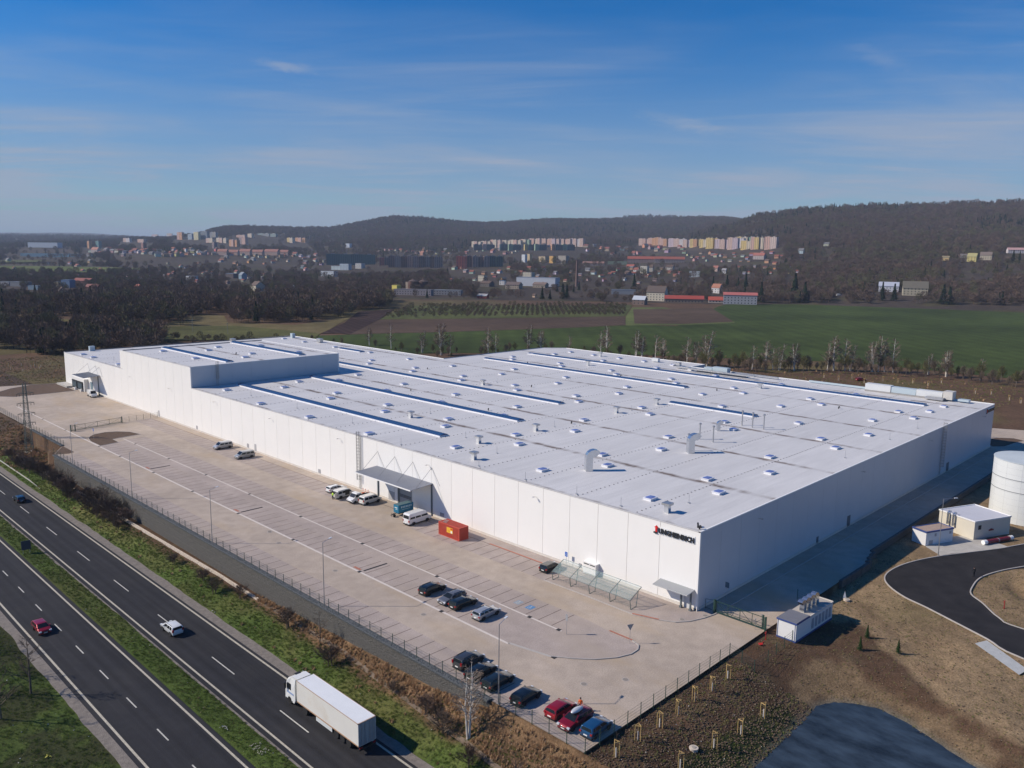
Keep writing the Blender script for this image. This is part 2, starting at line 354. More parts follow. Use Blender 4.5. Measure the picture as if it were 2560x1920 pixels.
# cover colours (albedo of the soil and plants)
DIRT = np.array([.100,.060,.036]); DDIRT = np.array([.055,.038,.028]); SAND = np.array([.27,.19,.108]); GRASS = np.array([.070,.105,.022]); DGRASS = np.array([.030,.055,.014])
REED = np.array([.185,.115,.062]); OLIVE = np.array([.13,.125,.042]); MOSS_SHADE = np.array([.026,.034,.013]); STRAW = np.array([.17,.14,.075])  # moss tone also holds the shade of the pond bank
def cover(x, y, z):
    n1 = fbm(x, y, 9, 4, 21)[..., None]; n2 = fbm(x, y, 2.2, 3, 33)[..., None]; n3 = fbm(x, y, 30, 3, 40)[..., None]
    c = DIRT*(0.75+0.5*n1)+(STRAW-DIRT)*sstep(.55, .8, n2)*.35
    def put(c, mask, colr): return c*(1-mask[..., None])+colr*mask[..., None]
    # south
    sandp = [(10,-14),(30,-10.9),(44,-9.5),(130,-9),(330,-9),(330,-110),(-6,-110),(-1.5,-46),(0.1,-39.9),(2.3,-35.4),(4.9,-31.7),(7.3,-30.4),(9,-27),(12,-24),(15,-21),(16,-18)]
    ds = distpoly(x, y, sandp)*np.where(inpoly(x, y, sandp), 1, -1)
    n4 = fbm(x, y, 4.5, 4, 61)[..., None]; sandc = SAND*(0.72+0.56*n1)*(0.72+.56*n4); sandc = sandc+(DIRT*1.2-sandc)*sstep(.55,.75,n4)*.5; sandc = sandc+(OLIVE-sandc)*sstep(.6, .85, n3)*.4
    c = put(c, sstep(-.6, .8, ds+(n2[..., 0]-.5)*2), sandc)
    s2 = [(-4,-19),(3,-20),(1,-30),(-1,-37),(-4,-44),(-7,-44),(-4,-34),(-2.4,-30),(-4,-25.5),(-6,-23),(-12,-21)]
    ds = distpoly(x, y, s2)*np.where(inpoly(x, y, s2), 1, -1)
    c = put(c, .8*sstep(-1, 1, ds+(n2[..., 0]-.5)*3), SAND*.8*(.7+.6*n2))
    gm = [(-48,-24),(-33,-18.3),(-18,-19.6),(-12.5,-19.8),(-11.5,-21.5),(-13,-24),(-26,-24.4)]
    ds = distpoly(x, y, gm)*np.where(inpoly(x, y, gm), 1, -1)
    c = put(c, sstep(-.4, .6, ds+(n2[..., 0]-.5)*1.2), MOSS_SHADE*(.7+.6*n2))
    rim = distpoly(x, y, POND); c = put(c, .75*sstep(1.3, .3, rim+(n2[..., 0]-.5)*.8), np.array([.16,.15,.115])*(.7+.6*n2))
    dk = (y < -15) & (y > -21) & (x > -36) & (x < -6)
    c = np.where(dk[..., None], c*(.72+.3*n1), c)
    # west verge
    gl = (x < -42.2)
    green = (GRASS*(0.55+.9*n2)+(OLIVE-GRASS)*sstep(.45, .75, n1)*.55)
    xe = np.interp(y, [-40,0,20,60,100,140,180,400], [-47.0,-45.4,-44.8,-43.6,-44.4,-44.8,-44.2,-44])
    mk = sstep(0, 1.2, xe-x+(n2[..., 0]-.5)*1.5)
    reed = REED*(.6+.8*n2)
    reedm = ((x > xe-.2) & (x < -41.4) & (y < 62) & (y > -60)).astype(float)*sstep(.15, .45, n1[..., 0]+.1)
    c = put(c, reedm*.85, reed)
    c = put(c, gl*mk, green)
    yl = sstep(.45, .7, fbm(x, y, 12, 3, 71))*sstep(0, 1.5, xe-x)*sstep(0, 2, x+49.5)
    c = put(c, yl*.6, OLIVE*1.25*(.7+.6*n2))
    nearw = sstep(-49.4, -49.9, x)[..., None] if False else None
    out = (x < -49.3)[..., None]; g2 = (GRASS*.9*(0.6+.8*n2)+(OLIVE-GRASS)*sstep(.4, .8, n1)*.5)
    c = np.where(out, g2, c)
    c = np.where(((x < -75.6) & (n1[..., 0] > .56))[..., None], DGRASS*.7*(.7+.6*n2)+DIRT*.25, c)
    # dirt behind and left of the building
    bk = (x > 172) | (y > 298)
    bc = DIRT*1.15*(.7+.6*n1)+(OLIVE*.8-DIRT)*sstep(.5, .75, n3)*.6
    c = np.where((bk & (y > -9))[..., None], bc, c)
    lf = (y > 225) & (x < -10) & (x > -49.3)
    c = np.where(lf[..., None], DDIRT*(.8+.7*n1)+(REED*.4)*n2*.4, c)
    return np.clip(c, 0.005, 1)
def col_attr(me, cols):
    a = me.color_attributes.new('cover', 'FLOAT_COLOR', 'POINT')
    a.data.foreach_set('color', np.concatenate([cols.reshape(-1, 3), np.ones((cols.reshape(-1, 3).shape[0], 1))], 1).astype(np.float32).ravel())
def ground_mat(name, fine=1.0, bumpd=0.25, sc=2.0):
    mt, t, b = nodes(name); b.inputs['Roughness'].default_value = 0.95; b.inputs['Specular IOR Level'].default_value = 0.15
    at_ = t.nodes.new('ShaderNodeVertexColor'); at_.layer_name = 'cover'
    g = t.nodes.new('ShaderNodeNewGeometry')
    f = None
    vm = at_.outputs['Color']
    for s, amt in ((sc*0.35, .25), (sc*1.9, .42), (sc*.04, .18)):
        no = t.nodes.new('ShaderNodeTexNoise'); no.inputs['Scale'].default_value = s; no.inputs['Detail'].default_value = 6; no.inputs['Roughness'].default_value = .7
        L_(t, g.outputs['Position'], no.inputs['Vector'])
        mr = t.nodes.new('ShaderNodeMapRange'); mr.inputs['From Min'].default_value = .3; mr.inputs['From Max'].default_value = .7
        mr.inputs['To Min'].default_value = 1-amt*fine; mr.inputs['To Max'].default_value = 1+amt*fine
        L_(t, no.outputs['Fac'], mr.inputs['Value'])
        v = t.nodes.new('ShaderNodeVectorMath'); v.operation = 'SCALE'; L_(t, vm, v.inputs[0]); L_(t, mr.outputs[0], v.inputs['Scale']); vm = v.outputs[0]
        last = no
        if f is None or s > 1: f = no
    L_(t, vm, b.inputs['Base Color'])
    bp = t.nodes.new('ShaderNodeBump'); bp.inputs['Strength'].default_value = .8; bp.inputs['Distance'].default_value = bumpd
    L_(t, f.outputs['Fac'], bp.inputs['Height']); L_(t, bp.outputs[0], b.inputs['Normal'])
    return mt
M_ground = ground_mat('soil_and_grass')
GZ = GZ-0.05
me = mesh_np('ground', np.stack([GX, GY, GZ], -1).reshape(-1, 3), strip_idx(len(gx), len(gy)), M_ground, True)
col_attr(me, cover(GX, GY, GZ)); ground = struct(link('ground', me))
# ---- far terrain, polar sheet round the site
az = np.linspace(-1.35, 1.35, 700)
rr = np.concatenate([np.geomspace(60, 900, 40), np.geomspace(905, 5200, 190), np.geomspace(5300, 24000, 60)])
AZ, RR = np.meshgrid(az, rr, indexing='ij')
FX = CAM[0]+RR*np.cos(YAW+AZ); FY = CAM[1]+RR*np.sin(YAW+AZ); FZ = G(FX, FY)-0.08
ins = (FX > X0+22) & (FX < X1-22) & (FY > Y0+22) & (FY < Y1-22)
FZ = np.where(ins, -14.0, FZ)
ins2 = (FX > X0) & (FX < X1) & (FY > Y0) & (FY < Y1) & ~ins
FZ = np.where(ins2, FZ-1.0, FZ)
fn = fbm(FX, FY, 160, 4, 51)[..., None]; fn2 = fbm(FX, FY, 35, 3, 55)[..., None]
FOREST_SOIL = np.array([.058,.044,.034]); 
fc = FOREST_SOIL*(.7+.6*fn)+(OLIVE*.55-FOREST_SOIL)*sstep(.55, .7, fn2)*.5
fc = np.where((RR < 960)[..., None], DIRT*(.8+.4*fn2)+(OLIVE*.8-DIRT)*sstep(.4, .6, fn)*.6, fc)
me = mesh_np('terrain', np.stack([FX, FY, FZ], -1).reshape(-1, 3), strip_idx(len(az), len(rr)), ground_mat('far_soil', .8, .4, .25), True)
col_attr(me, fc); struct(link('terrain', me))
def hit(px, py):
    """first point of the terrain met along a bearing"""
    d = ray(px, py); h = math.hypot(d[0], d[1])
    ts = np.geomspace(300, 20000, 1600)/h
    P = CAM[None, :]+d[None, :]*ts[:, None]; g = Gfar(P[:, 0], P[:, 1])
    k = np.argmax(P[:, 2] < g)
    if P[k, 2] >= g[k]: k = 1100
    p = P[k]; return np.array([p[0], p[1], g[k]]), math.hypot(p[0]-CAM[0], p[1]-CAM[1])
# ---- fields behind the site (flat ground), sheets a few cm above the soil
def field(name, pix, colr, z=0.10, z0=0, res=1, rows=None, var=.25, amp=1.0, extra=None):
    pts = [at(*p, z0)[:2] for p in pix]
    mt, t, b = nodes(name+'_soil'); b.inputs['Roughness'].default_value = .95; b.inputs['Specular IOR Level'].default_value = .1
    g = t.nodes.new('ShaderNodeNewGeometry'); cur = None
    rgb = t.nodes.new('ShaderNodeRGB'); rgb.outputs[0].default_value = (*colr, 1); cur = rgb.outputs[0]
    for s, am in ((.012, var), (.08, var*.6), (.9, var*.8)):
        no = t.nodes.new('ShaderNodeTexNoise'); no.inputs['Scale'].default_value = s; no.inputs['Detail'].default_value = 5
        L_(t, g.outputs['Position'], no.inputs['Vector']); mr = t.nodes.new('ShaderNodeMapRange')
        mr.inputs['From Min'].default_value = .3; mr.inputs['From Max'].default_value = .7; mr.inputs['To Min'].default_value = 1-am; mr.inputs['To Max'].default_value = 1+am
        L_(t, no.outputs['Fac'], mr.inputs['Value']); v = t.nodes.new('ShaderNodeVectorMath'); v.operation = 'SCALE'
        L_(t, cur, v.inputs[0]); L_(t, mr.outputs[0], v.inputs['Scale']); cur = v.outputs[0]
    if rows:
        ang, sp, am = rows
        mp = t.nodes.new('ShaderNodeMapping'); mp.inputs['Rotation'].default_value = (0, 0, R(ang)); L_(t, g.outputs['Position'], mp.inputs[0])
        wv = t.nodes.new('ShaderNodeTexWave'); wv.inputs['Scale'].default_value = 0.314/sp; wv.inputs['Distortion'].default_value = 1.5; wv.inputs['Detail'].default_value = 3
        wv.inputs['Detail Scale'].default_value = .3
        L_(t, mp.outputs[0], wv.inputs['Vector']); mr = t.nodes.new('ShaderNodeMapRange'); mr.inputs['To Min'].default_value = 1-am; mr.inputs['To Max'].default_value = 1+am
        L_(t, wv.outputs['Fac'], mr.inputs['Value']); v = t.nodes.new('ShaderNodeVectorMath'); v.operation = 'SCALE'
        L_(t, cur, v.inputs[0]); L_(t, mr.outputs[0], v.inputs['Scale']); cur = v.outputs[0]
    L_(t, cur, b.inputs['Base Color'])
    return struct(MB().poly([(p[0], p[1], z) for p in pts]).build(name, mt))
q2 = lambda a, b: (850+a*.3888, 500+b*.3888)
q3 = lambda a, b: (1700+a*.3888, 480+b*.3888)
q1 = lambda a, b: (a*.3888, 540+b*.3888)
q6 = lambda a, b: (1700+a*.3888, 860+b*.3888)
field('green_field', [q3(-20,862), q3(250,735), q3(300,722), q3(880,722), q3(1500,726), q3(2212,740), q3(2700,752), q6(2900,330), q6(2212,230), q6(1100,118), q6(0,80), q2(1500,985), q2(700,985), q2(-100,1000), q1(1750,800), q1(2050,770), q2(0,868), q2(180,862), q2(700,848), q2(1500,822), q2(1840,806)], (.047,.066,.017), .10, var=.28, rows=(44, 12, .08))
field('ploughed_field', [q2(250,772), q2(1000,762), q2(1830,750), q2(1838,806), q2(1500,822), q2(700,850), q2(180,862), q2(60,868)], (.082,.056,.040), .20, rows=(70, 5, .12))
field('ploughed_field', [q2(350,704), q2(250,772), q2(60,868), q2(0,858), q1(2060,758), q1(2212,690), q2(120,718)], (.045,.028,.024), .25, rows=(20, 6, .2))
field('ploughed_field', [q2(1885,704), q2(2160,700), q3(200,745), q3(345,836), q2(2212,798), q2(1893,796)], (.090,.062,.043), .20, rows=(20, 6, .12))
field('orchard_meadow', [q2(440,680), q2(1880,676), q2(1832,748), q2(1000,760), q2(255,768)], (.085,.095,.034), .15)
field('grass_strip', [q2(1838,748), q2(1880,690), q2(2080,690), q2(2140,702), q2(1884,706), q2(1896,794), q2(2212,796), q3(350,834), q3(352,842), q2(2212,804), q2(1836,808)], (.11,.13,.045), .12)
field('meadow', [q1(1190,650), q1(1300,636), q1(1440,640), q1(1470,690), q1(1900,700), q1(2212,660), q2(140,716), q1(2080,752), q1(1900,800), q1(1050,800), q1(1020,712)], (.13,.105,.048), .12, var=.35)
field('meadow', [q1(1050,712), q1(1500,706), q1(1900,740), q1(2060,760), q1(1990,800), q1(1060,800)], (.088,.088,.030), .18, var=.35)
field('meadow', [q1(0,640), q1(120,642), q1(440,664), q1(450,682), q1(120,690), q1(0,690)], (.125,.105,.042), .12, var=.3)
field('meadow', [q1(430,700), q1(560,708), q1(860,704), q1(800,728), q1(440,722)], (.12,.11,.038), .12, var=.3)
# far meadow on the left, draped
def drape(name, pix, colr, lift=1.0, n=24):
    pts = [hit(*p)[0] for p in pix]; k = len(pts)//2; top = pts[:k]; bot = pts[k:][::-1]
    V = []; 
    for j in range(5):
        for i in range(k):
            p = top[i]*(1-j/4)+bot[i]*j/4; V.append((p[0], p[1], float(Gfar(p[0], p[1]))+lift))
    F = [(j*k+i, (j+1)*k+i, (j+1)*k+i+1, j*k+i+1) for j in range(4) for i in range(k-1)]
    return struct(MB().add(V, F).build(name, MAT(name+'_soil', colr, .95, var=.3, vscale=.01, world=True, spec=.1)))
drape('meadow', [q1(-40,328), q1(250,330), q1(600,336), q1(930,344), q1(900,356), q1(640,374), q1(250,368), q1(-40,340)], (.10,.12,.035), 3.0)
drape('meadow', [q1(-60,295), q1(150,290), q1(300,292), q1(300,300), q1(150,306), q1(-60,306)], (.09,.10,.035), 3.0)

def uv(x, y, z):
    """where a point falls among the survey bearings (used as map coordinates for land use)"""
    X = np.asarray(x)-CAM[0]; Y = np.asarray(y)-CAM[1]; Z = np.asarray(z)-CAM[2]
    d = X*_w[0]+Y*_w[1]+Z*_w[2]; d = np.where(d < 1, 1, d)
    return 1280+FPX*(X*_r[0]+Y*_r[1]+Z*_r[2])/d, 960-FPX*(X*_u[0]+Y*_u[1]+Z*_u[2])/d
# ================================================================== paving, roads
M_asph = MAT('asphalt', (.022,.022,.025), .85, var=.14, vscale=.5, world=True, bump=.15, bscale=8, spec=.3, stain=((.031,.030,.031), .12, .45, .75))
M_asph_ = None
M_asph2 = MAT('new_asphalt', (.022,.020,.020), .8, var=.18, vscale=.6, world=True, bump=.1, bscale=8, spec=.3)
def tracks(mt, along=True):
    t = mt.node_tree; b = t.nodes['Principled BSDF']; src = b.inputs['Base Color'].links[0].from_socket; g = t.nodes.new('ShaderNodeNewGeometry')
    mp = t.nodes.new('ShaderNodeMapping'); mp.inputs['Scale'].default_value = (1.1, .012, 1) if along else (.3, .3, 1); L_(t, g.outputs['Position'], mp.inputs[0])
    no = t.nodes.new('ShaderNodeTexNoise'); no.inputs['Scale'].default_value = 1; no.inputs['Detail'].default_value = 4; L_(t, mp.outputs[0], no.inputs['Vector'])
    mr = t.nodes.new('ShaderNodeMapRange'); mr.inputs['From Min'].default_value = .3; mr.inputs['From Max'].default_value = .7; mr.inputs['To Min'].default_value = .72; mr.inputs['To Max'].default_value = 1.35; L_(t, no.outputs['Fac'], mr.inputs['Value'])
    v = t.nodes.new('ShaderNodeVectorMath'); v.operation = 'SCALE'; L_(t, src, v.inputs[0]); L_(t, mr.outputs[0], v.inputs['Scale']); L_(t, v.outputs[0], b.inputs['Base Color'])
tracks(M_asph); tracks(M_asph2, False)
M_gravel = MAT('verge_gravel', (.20,.175,.15), .95, var=.3, vscale=1.6, world=True, bump=.4, bscale=6)
M_paint = MAT('road_paint', (.52,.51,.45), .7, var=.4, vscale=3.5, world=True)
M_paint_y = MAT('worn_road_paint', (.46,.42,.33), .7, var=.4, vscale=3.5, world=True)
def paving(name, col, a=.12, stain=None, rows=True):
    mt, t, b = nodes(name); b.inputs['Roughness'].default_value = .85; b.inputs['Specular IOR Level'].default_value = .3
    g = t.nodes.new('ShaderNodeNewGeometry'); rgb = t.nodes.new('ShaderNodeRGB'); rgb.outputs[0].default_value = (*col, 1); cur = rgb.outputs[0]
    for s, am, dt in ((.07, a, 4), (.45, a*.8, 5), (5.5, a*1.2, 3)):
        no = t.nodes.new('ShaderNodeTexNoise'); no.inputs['Scale'].default_value = s; no.inputs['Detail'].default_value = dt
        L_(t, g.outputs['Position'], no.inputs['Vector']); mr = t.nodes.new('ShaderNodeMapRange')
        mr.inputs['From Min'].default_value = .3; mr.inputs['From Max'].default_value = .7; mr.inputs['To Min'].default_value = 1-am; mr.inputs['To Max'].default_value = 1+am
        L_(t, no.outputs['Fac'], mr.inputs['Value']); v = t.nodes.new('ShaderNodeVectorMath'); v.operation = 'SCALE'
        L_(t, cur, v.inputs[0]); L_(t, mr.outputs[0], v.inputs['Scale']); cur = v.outputs[0]
    no = t.nodes.new('ShaderNodeTexNoise'); no.inputs['Scale'].default_value = .11; no.inputs['Detail'].default_value = 7; no.inputs['Roughness'].default_value = .6
    mp = t.nodes.new('ShaderNodeMapping'); mp.inputs['Scale'].default_value = (1, .35, 1); L_(t, g.outputs['Position'], mp.inputs[0]); L_(t, mp.outputs[0], no.inputs['Vector'])
    mr = t.nodes.new('ShaderNodeMapRange'); mr.inputs['From Min'].default_value = .5; mr.inputs['From Max'].default_value = .75; L_(t, no.outputs['Fac'], mr.inputs['Value'])
    mx = t.nodes.new('ShaderNodeMix'); mx.data_type = 'RGBA'; mx.inputs[7].default_value = (*(stain or (col[0]*1.0, col[1]*.93, col[2]*.78)), 1)
    L_(t, mr.outputs[0], mx.inputs[0]); L_(t, cur, mx.inputs[6]); cur = mx.outputs[2]
    L_(t, cur, b.inputs['Base Color']); 
    br = t.nodes.new('ShaderNodeTexBrick'); br.inputs['Scale'].default_value = 1.0; br.inputs['Brick Width'].default_value = .4; br.inputs['Row Height'].default_value = .2; br.inputs['Mortar Size'].default_value = .012
    br.inputs['Color1'].default_value = (1,1,1,1); br.inputs['Color2'].default_value = (.9,.9,.9,1); br.inputs['Mortar'].default_value = (0,0,0,1)
    L_(t, g.outputs['Position'], br.inputs['Vector']); bp = t.nodes.new('ShaderNodeBump'); bp.inputs['Strength'].default_value = .35; bp.inputs['Distance'].default_value = .02
    L_(t, br.outputs['Color'], bp.inputs['Height']); L_(t, bp.outputs[0], b.inputs['Normal'])
    return mt
M_pave = paving('beige_paving', (.415,.345,.280)); M_bay = paving('grey_paving', (.375,.315,.278), stain=(.385,.32,.26))
M_kerb = MAT('kerb_concrete', (.42,.39,.355), .85, var=.12, vscale=1, world=True)
M_redkerb = MAT('red_paving', (.40,.155,.10), .85, var=.15, vscale=2, world=True)
M_conc = MAT('concrete', (.42,.40,.36), .85, var=.15, vscale=.8, world=True)
def sheet(name, pts, z, mt, parent=None): return struct(MB().poly([(p[0], p[1], z) for p in pts]).build(name, mt, parent))
def rect(x0, x1, y0, y1): return [(x0,y0),(x1,y0),(x1,y1),(x0,y1)]
YB, YF = -110, 620
# highway
sheet('road', rect(-61.0, -50.9, YB, YF), -6.0, M_asph); sheet('road', rect(-75.0, -64.9, YB, YF), -6.0, M_asph)
def ragged(name, x0, x1, mt, z, seed):
    ys = np.arange(YB, 420, 1.5); n = len(ys); a = x1+(fbm(ys, ys*0+seed, 6, 4, seed)-.5)*.9; b = MB()
    V = [(x0, y, z) for y in ys]+[(float(a[i]), ys[i], z) for i in range(n)]
    b.add(V, [(i, n+i, n+i+1, i+1) if x1 > x0 else (i, i+1, n+i+1, n+i) for i in range(n-1)]); return struct(b.build(name, mt))
ragged('gravel_verge', -50.95, -49.3, M_gravel, -5.996, 3); ragged('gravel_verge', -74.9, -76.3, M_gravel, -5.996, 5)
ragged('gravel_verge', -60.9, -60.45+(-.75), M_gravel, -5.992, 8)
def lines(name, segs, wd, z, mt):
    b = MB()
    for x, y0, y1 in segs: b.quad((x-wd/2,y0,z),(x+wd/2,y0,z),(x+wd/2,y1,z),(x-wd/2,y1,z))
    return struct(b.build(name, mt))
lines('edge_line', [(-51.55, YB, YF)], .30, -5.990, M_paint_y); lines('edge_line', [(-60.1, YB, YF)], .28, -5.985, M_paint_y)
lines('edge_line', [(-65.65, YB, YF)], .28, -5.990, M_paint_y); lines('edge_line', [(-74.15, YB, YF)], .30, -5.990, M_paint_y)
for k in range(-6, 20):
    y0 = 22.3+20.42*k; x = -56.45+.0045*(y0-22); lines('lane_dash', [(x, y0, y0+7.2)], .17, -5.990, M_paint)
for k in range(-10, 36):
    y0 = 33.2+10.46*k; x = -70.05+.0035*(y0-33); lines('lane_dash', [(x, y0, y0+3.5)], .17, -5.990, M_paint)
# yard
yard = [(-41.35,-11.1),(3.0,-10.9),(27,-10.95),(42,-10.95),(48,-9.0),(164,-9.0),(166,-14),(170,-60),(217,-60),(197.4,-1),(193,7.8),(182,14),(173,22),(172.5,40),(162.4,40),(162.4,0.0),(0.0,0.0),(0.0,300),(-1.5,302.5),(-12.5,306),(-36,312),(-36,222),(-36.5,222),(-36.5,184.2),(-41.4,175.0)]
struct(MB().poly([(p[0], p[1], 0.0) for p in yard]).build('yard_paving', M_pave))
sheet('yard_paving', [(-36,305),(-36,330),(-120,352),(-120,343)], -0.0, M_pave)
sheet('parking_bays', rect(-41.2, -36.2, -10.4, 172), .004, M_bay)
isl = [(-28.9,13.2),(-28.5,11.2),(-27.5,6.2),(-25.8,3.7),(-23.8,1.4),(-21.2,-.4),(-18.9,-1.2),(-17.2,-1.1),(-16.0,-.4),(-15.5,1.1),(-15.5,5.3),(-14.9,10),(-14.9,180),(-20.4,180),(-28.9,176.6)]
sheet('parking_bays', isl, .004, M_bay)
sheet('parking_bays', [(-8.4,6.1),(-7.0,2.2),(-5.8,0.0),(-4.0,-1.3),(-1.5,-2.2),(.8,-2.6),(2.2,-2.6),(2.2,-.1),(-.1,-.1),(-.1,62),(-2.8,62),(-8.4,62)], .004, M_bay)
sheet('parking_bays', rect(-8.4, -3.0, 88, 206), .004, M_bay)
M_line = MAT('dark_joint_line', (.12,.085,.075), .9); b = MB()
ys = [y for y in np.arange(-8, 172, 2.7)]
def bays(x0, x1, ya, yb, wd=.13, step=2.70, off=0.0, nm='bay_line'):
    b = MB(); y = ya+off
    while y < yb: b.quad((x0,y-wd/2,.009),(x1,y-wd/2,.009),(x1,y+wd/2,.009),(x0,y+wd/2,.009)); y += step
    return tag(struct(b.build(nm, M_line)))
bays(-41.0, -36.2, 2.2, 172); bays(-28.8, -23.4, 24.4, 176); bays(-20.3, -15.0, 12.6, 180); bays(-8.4, -3.1, 25.0, 62); bays(-8.4, -3.1, 88, 205)
M_gut = MAT('gutter_concrete', (.62,.56,.50), .85, var=.1, vscale=1, world=True)
for x, y0, y1, wd in ((-29.1, 13.0, 258, .42), (-20.6, 10.3, 182, .30)): lines('concrete_gutter', [(x, y0, y1)], wd, .012, M_gut)
def curve(name, pts, wd, z, mt, h=None):
    b = MB(); P = [Vector((p[0], p[1], z)) for p in pts]
    for i in range(len(P)-1):
        d = (P[i+1]-P[i]).normalized(); s = Vector((-d.y, d.x, 0))*wd/2
        if h: b.bar(P[i]+Vector((0,0,h/2)), P[i+1]+Vector((0,0,h/2)), wd, h)
        else: b.quad(P[i]+s, P[i]-s, P[i+1]-s, P[i+1]+s)
    return struct(b.build(name, mt))
curve('concrete_gutter', isl[0:3], .42, .012, M_kerb)
curve('kerb', isl[2:11], .16, 0, M_kerb, .13)
curve('kerb', [(-8.4,25),(-8.2,15),(-8.35,6.1),(-7.0,2.2),(-5.8,0.0),(-4.0,-1.3),(-1.5,-2.2),(.8,-2.65),(2.0,-2.7)], .16, 0, M_kerb, .12)
curve('kerb', [(2.0,-2.75),(160,-3.0)], .16, 0, M_kerb, .1)
curve('concrete_gutter', [(-3.0,62),(-3.0,88)], .14, .010, M_line); curve('concrete_gutter', [(-3.0,88),(-3.0,205)], .14, .010, M_line); curve('concrete_gutter', [(-3.0,25),(-3.0,62)], .14, .010, M_line)
lines('red_strip', [(-2.8, 30.5, 44.3)], .35, .016, M_redkerb); curve('red_strip', [(-8.3,6.4),(-7.0,2.3)], .35, .15, M_redkerb)
lines('red_strip', [(-15.5, 1.1, 5.3)], .35, .15, M_redkerb)
for y in (51.6, 96.6, 144.4): lines('red_strip', [(-28.4, y-1.0, y+1.0)], .5, .017, M_redkerb)
for y in (49.8, 94.8, 142.8): tag(MB().box(-28.3,-23.3,y-.16,y+.16,0,.06).build('drain_channel', COL('dark_grate',(.03,.03,.032),.7)), 'dark drain channel across the grey parking bays, %s' % {49.8:'nearest to the row of four parked cars',94.8:'middle one of three along the yard',142.8:'farthest one towards the dirt island'}[y], 'drain channel', 'drain channels in the parking bays')
lines('concrete_line', [(-36.2, 14, 172)], .1, .0085, M_bay)
# drain covers
k = 0
dc = MB().box(-.32,.32,-.32,.32,0,.03).mesh('drain_grate', COL('dark_grate',(.03,.03,.032),.7))
for x, lst in ((-29.1, [5.8,27.9,50.0,72.2,94.4,116.6,138.9,161.1,176.8,205.6,228]), (-20.6, [10.9,16.9,39.0,61.2,83.5,105.7,128,150,173])):
    for y in lst:
        if y < 6: x = -27.4
        else: x = -29.1 if lst[0] == 5.8 else -20.6
        tag(link('drain_grate', dc, None, (x, y, .014)), 'small dark square drain grate set in the pale gutter line of the yard', 'drain', 'drain grates in the gutter lines')
mh = MB().lathe([(.38,0),(.38,.02)], 18).lathe([(.46,0),(.46,.012),(.40,.014)], 18, 1).mesh('manhole', [COL('manhole_lid',(.25,.22,.19),.8), M_kerb])
for i, p in enumerate([at(1080+1400*.27125,1560+553*.27125), at(1080+1782*.27125,1560+512*.27125), at(1280+1447*.29385,1240+1050*.29385), at(1280+1645*.29385,1240+1018*.29385), at(650+1390*.29385,1500+123*.29385), at(650+640*.29385,1140+975*.29385), at(650+82*.29385,1140+647*.29385), at(674,1328), at(697,1357)]):
    tag(link('manhole', mh, None, (p[0], p[1], .006)), 'round manhole cover with pale rim in the yard paving', 'manhole', 'manhole covers in the yard')
# dirt islands
M_dirt = MAT('island_soil', (.10,.062,.038), .95, var=.35, vscale=.8, world=True, bump=.5, bscale=3)
def island(pts, z=.03): 
    b = MB(); b.prism(pts, -.05, z); o = struct(b.build('soil_island', M_dirt)); curve('kerb', pts+[pts[0]], .14, 0, M_kerb, .08); return o
island([(-28.0,188.8),(-26.8,191.5),(-24.9,193.5),(-21.5,194.4),(-18.4,193.0),(-15.7,189.9),(-14.6,184.6),(-20.4,183.8),(-23.1,183.4),(-23.3,178.2),(-28.7,177.2),(-28.8,184.7)])
island([(-28.2,283.4),(-25.6,294.8),(-20.4,300.5),(-12.4,305.0),(-3.3,303.0),(-3.0,288.0),(-3.2,279.0),(-12.3,278.6),(-24.5,279.0)])
sheet('soil_patch', [(-41.3,175.0),(-36.4,184),(-36.4,174.4),(-38,173.5)], .006, M_dirt)
# asphalt access road on the east side
aro = [(29,-110),(20,-60),(22.1,-40.3),(25.1,-34.9),(27.7,-29.8),(30.4,-24.4),(32.0,-20.6),(34.8,-17.1),(38.2,-15.0),(42.8,-14.5),(49.1,-15.5),(56.8,-18.4),(69.7,-25.2),(77.0,-28.3),(120,-47),(150,-60),(150,-72),(110,-55),(77,-38.5),(62.9,-31.3),(56.4,-28.5),(50.7,-27.1),(45.3,-27.3),(41.6,-28.1),(38.9,-30.6),(34.6,-34.1),(32.9,-38.2),(33,-60),(40,-110)]
def cmr(P, n=4):
    O = []
    for i in range(len(P)-1):
        p0 = np.array(P[max(i-1,0)]); p1 = np.array(P[i]); p2 = np.array(P[i+1]); p3 = np.array(P[min(i+2,len(P)-1)])
        for k in range(n): t = k/n; O.append(tuple(.5*((2*p1)+(-p0+p2)*t+(2*p0-5*p1+4*p2-p3)*t*t+(-p0+3*p1-3*p2+p3)*t**3)))
    return O+[tuple(P[-1])]
aoL = cmr(aro[1:14]+[(120,-47)]); aoR = cmr(aro[17:29]); aro = [aro[0]]+aoL+[(150,-60),(150,-72)]+aoR+[aro[-1]]
sheet('access_road', aro, -.93, M_asph2)
curve('kerb', aoL, .2, -1.0, M_kerb, .16); curve('kerb', aoR, .2, -1.0, M_kerb, .16)
sheet('pond', POND, -3.06, None) if False else None
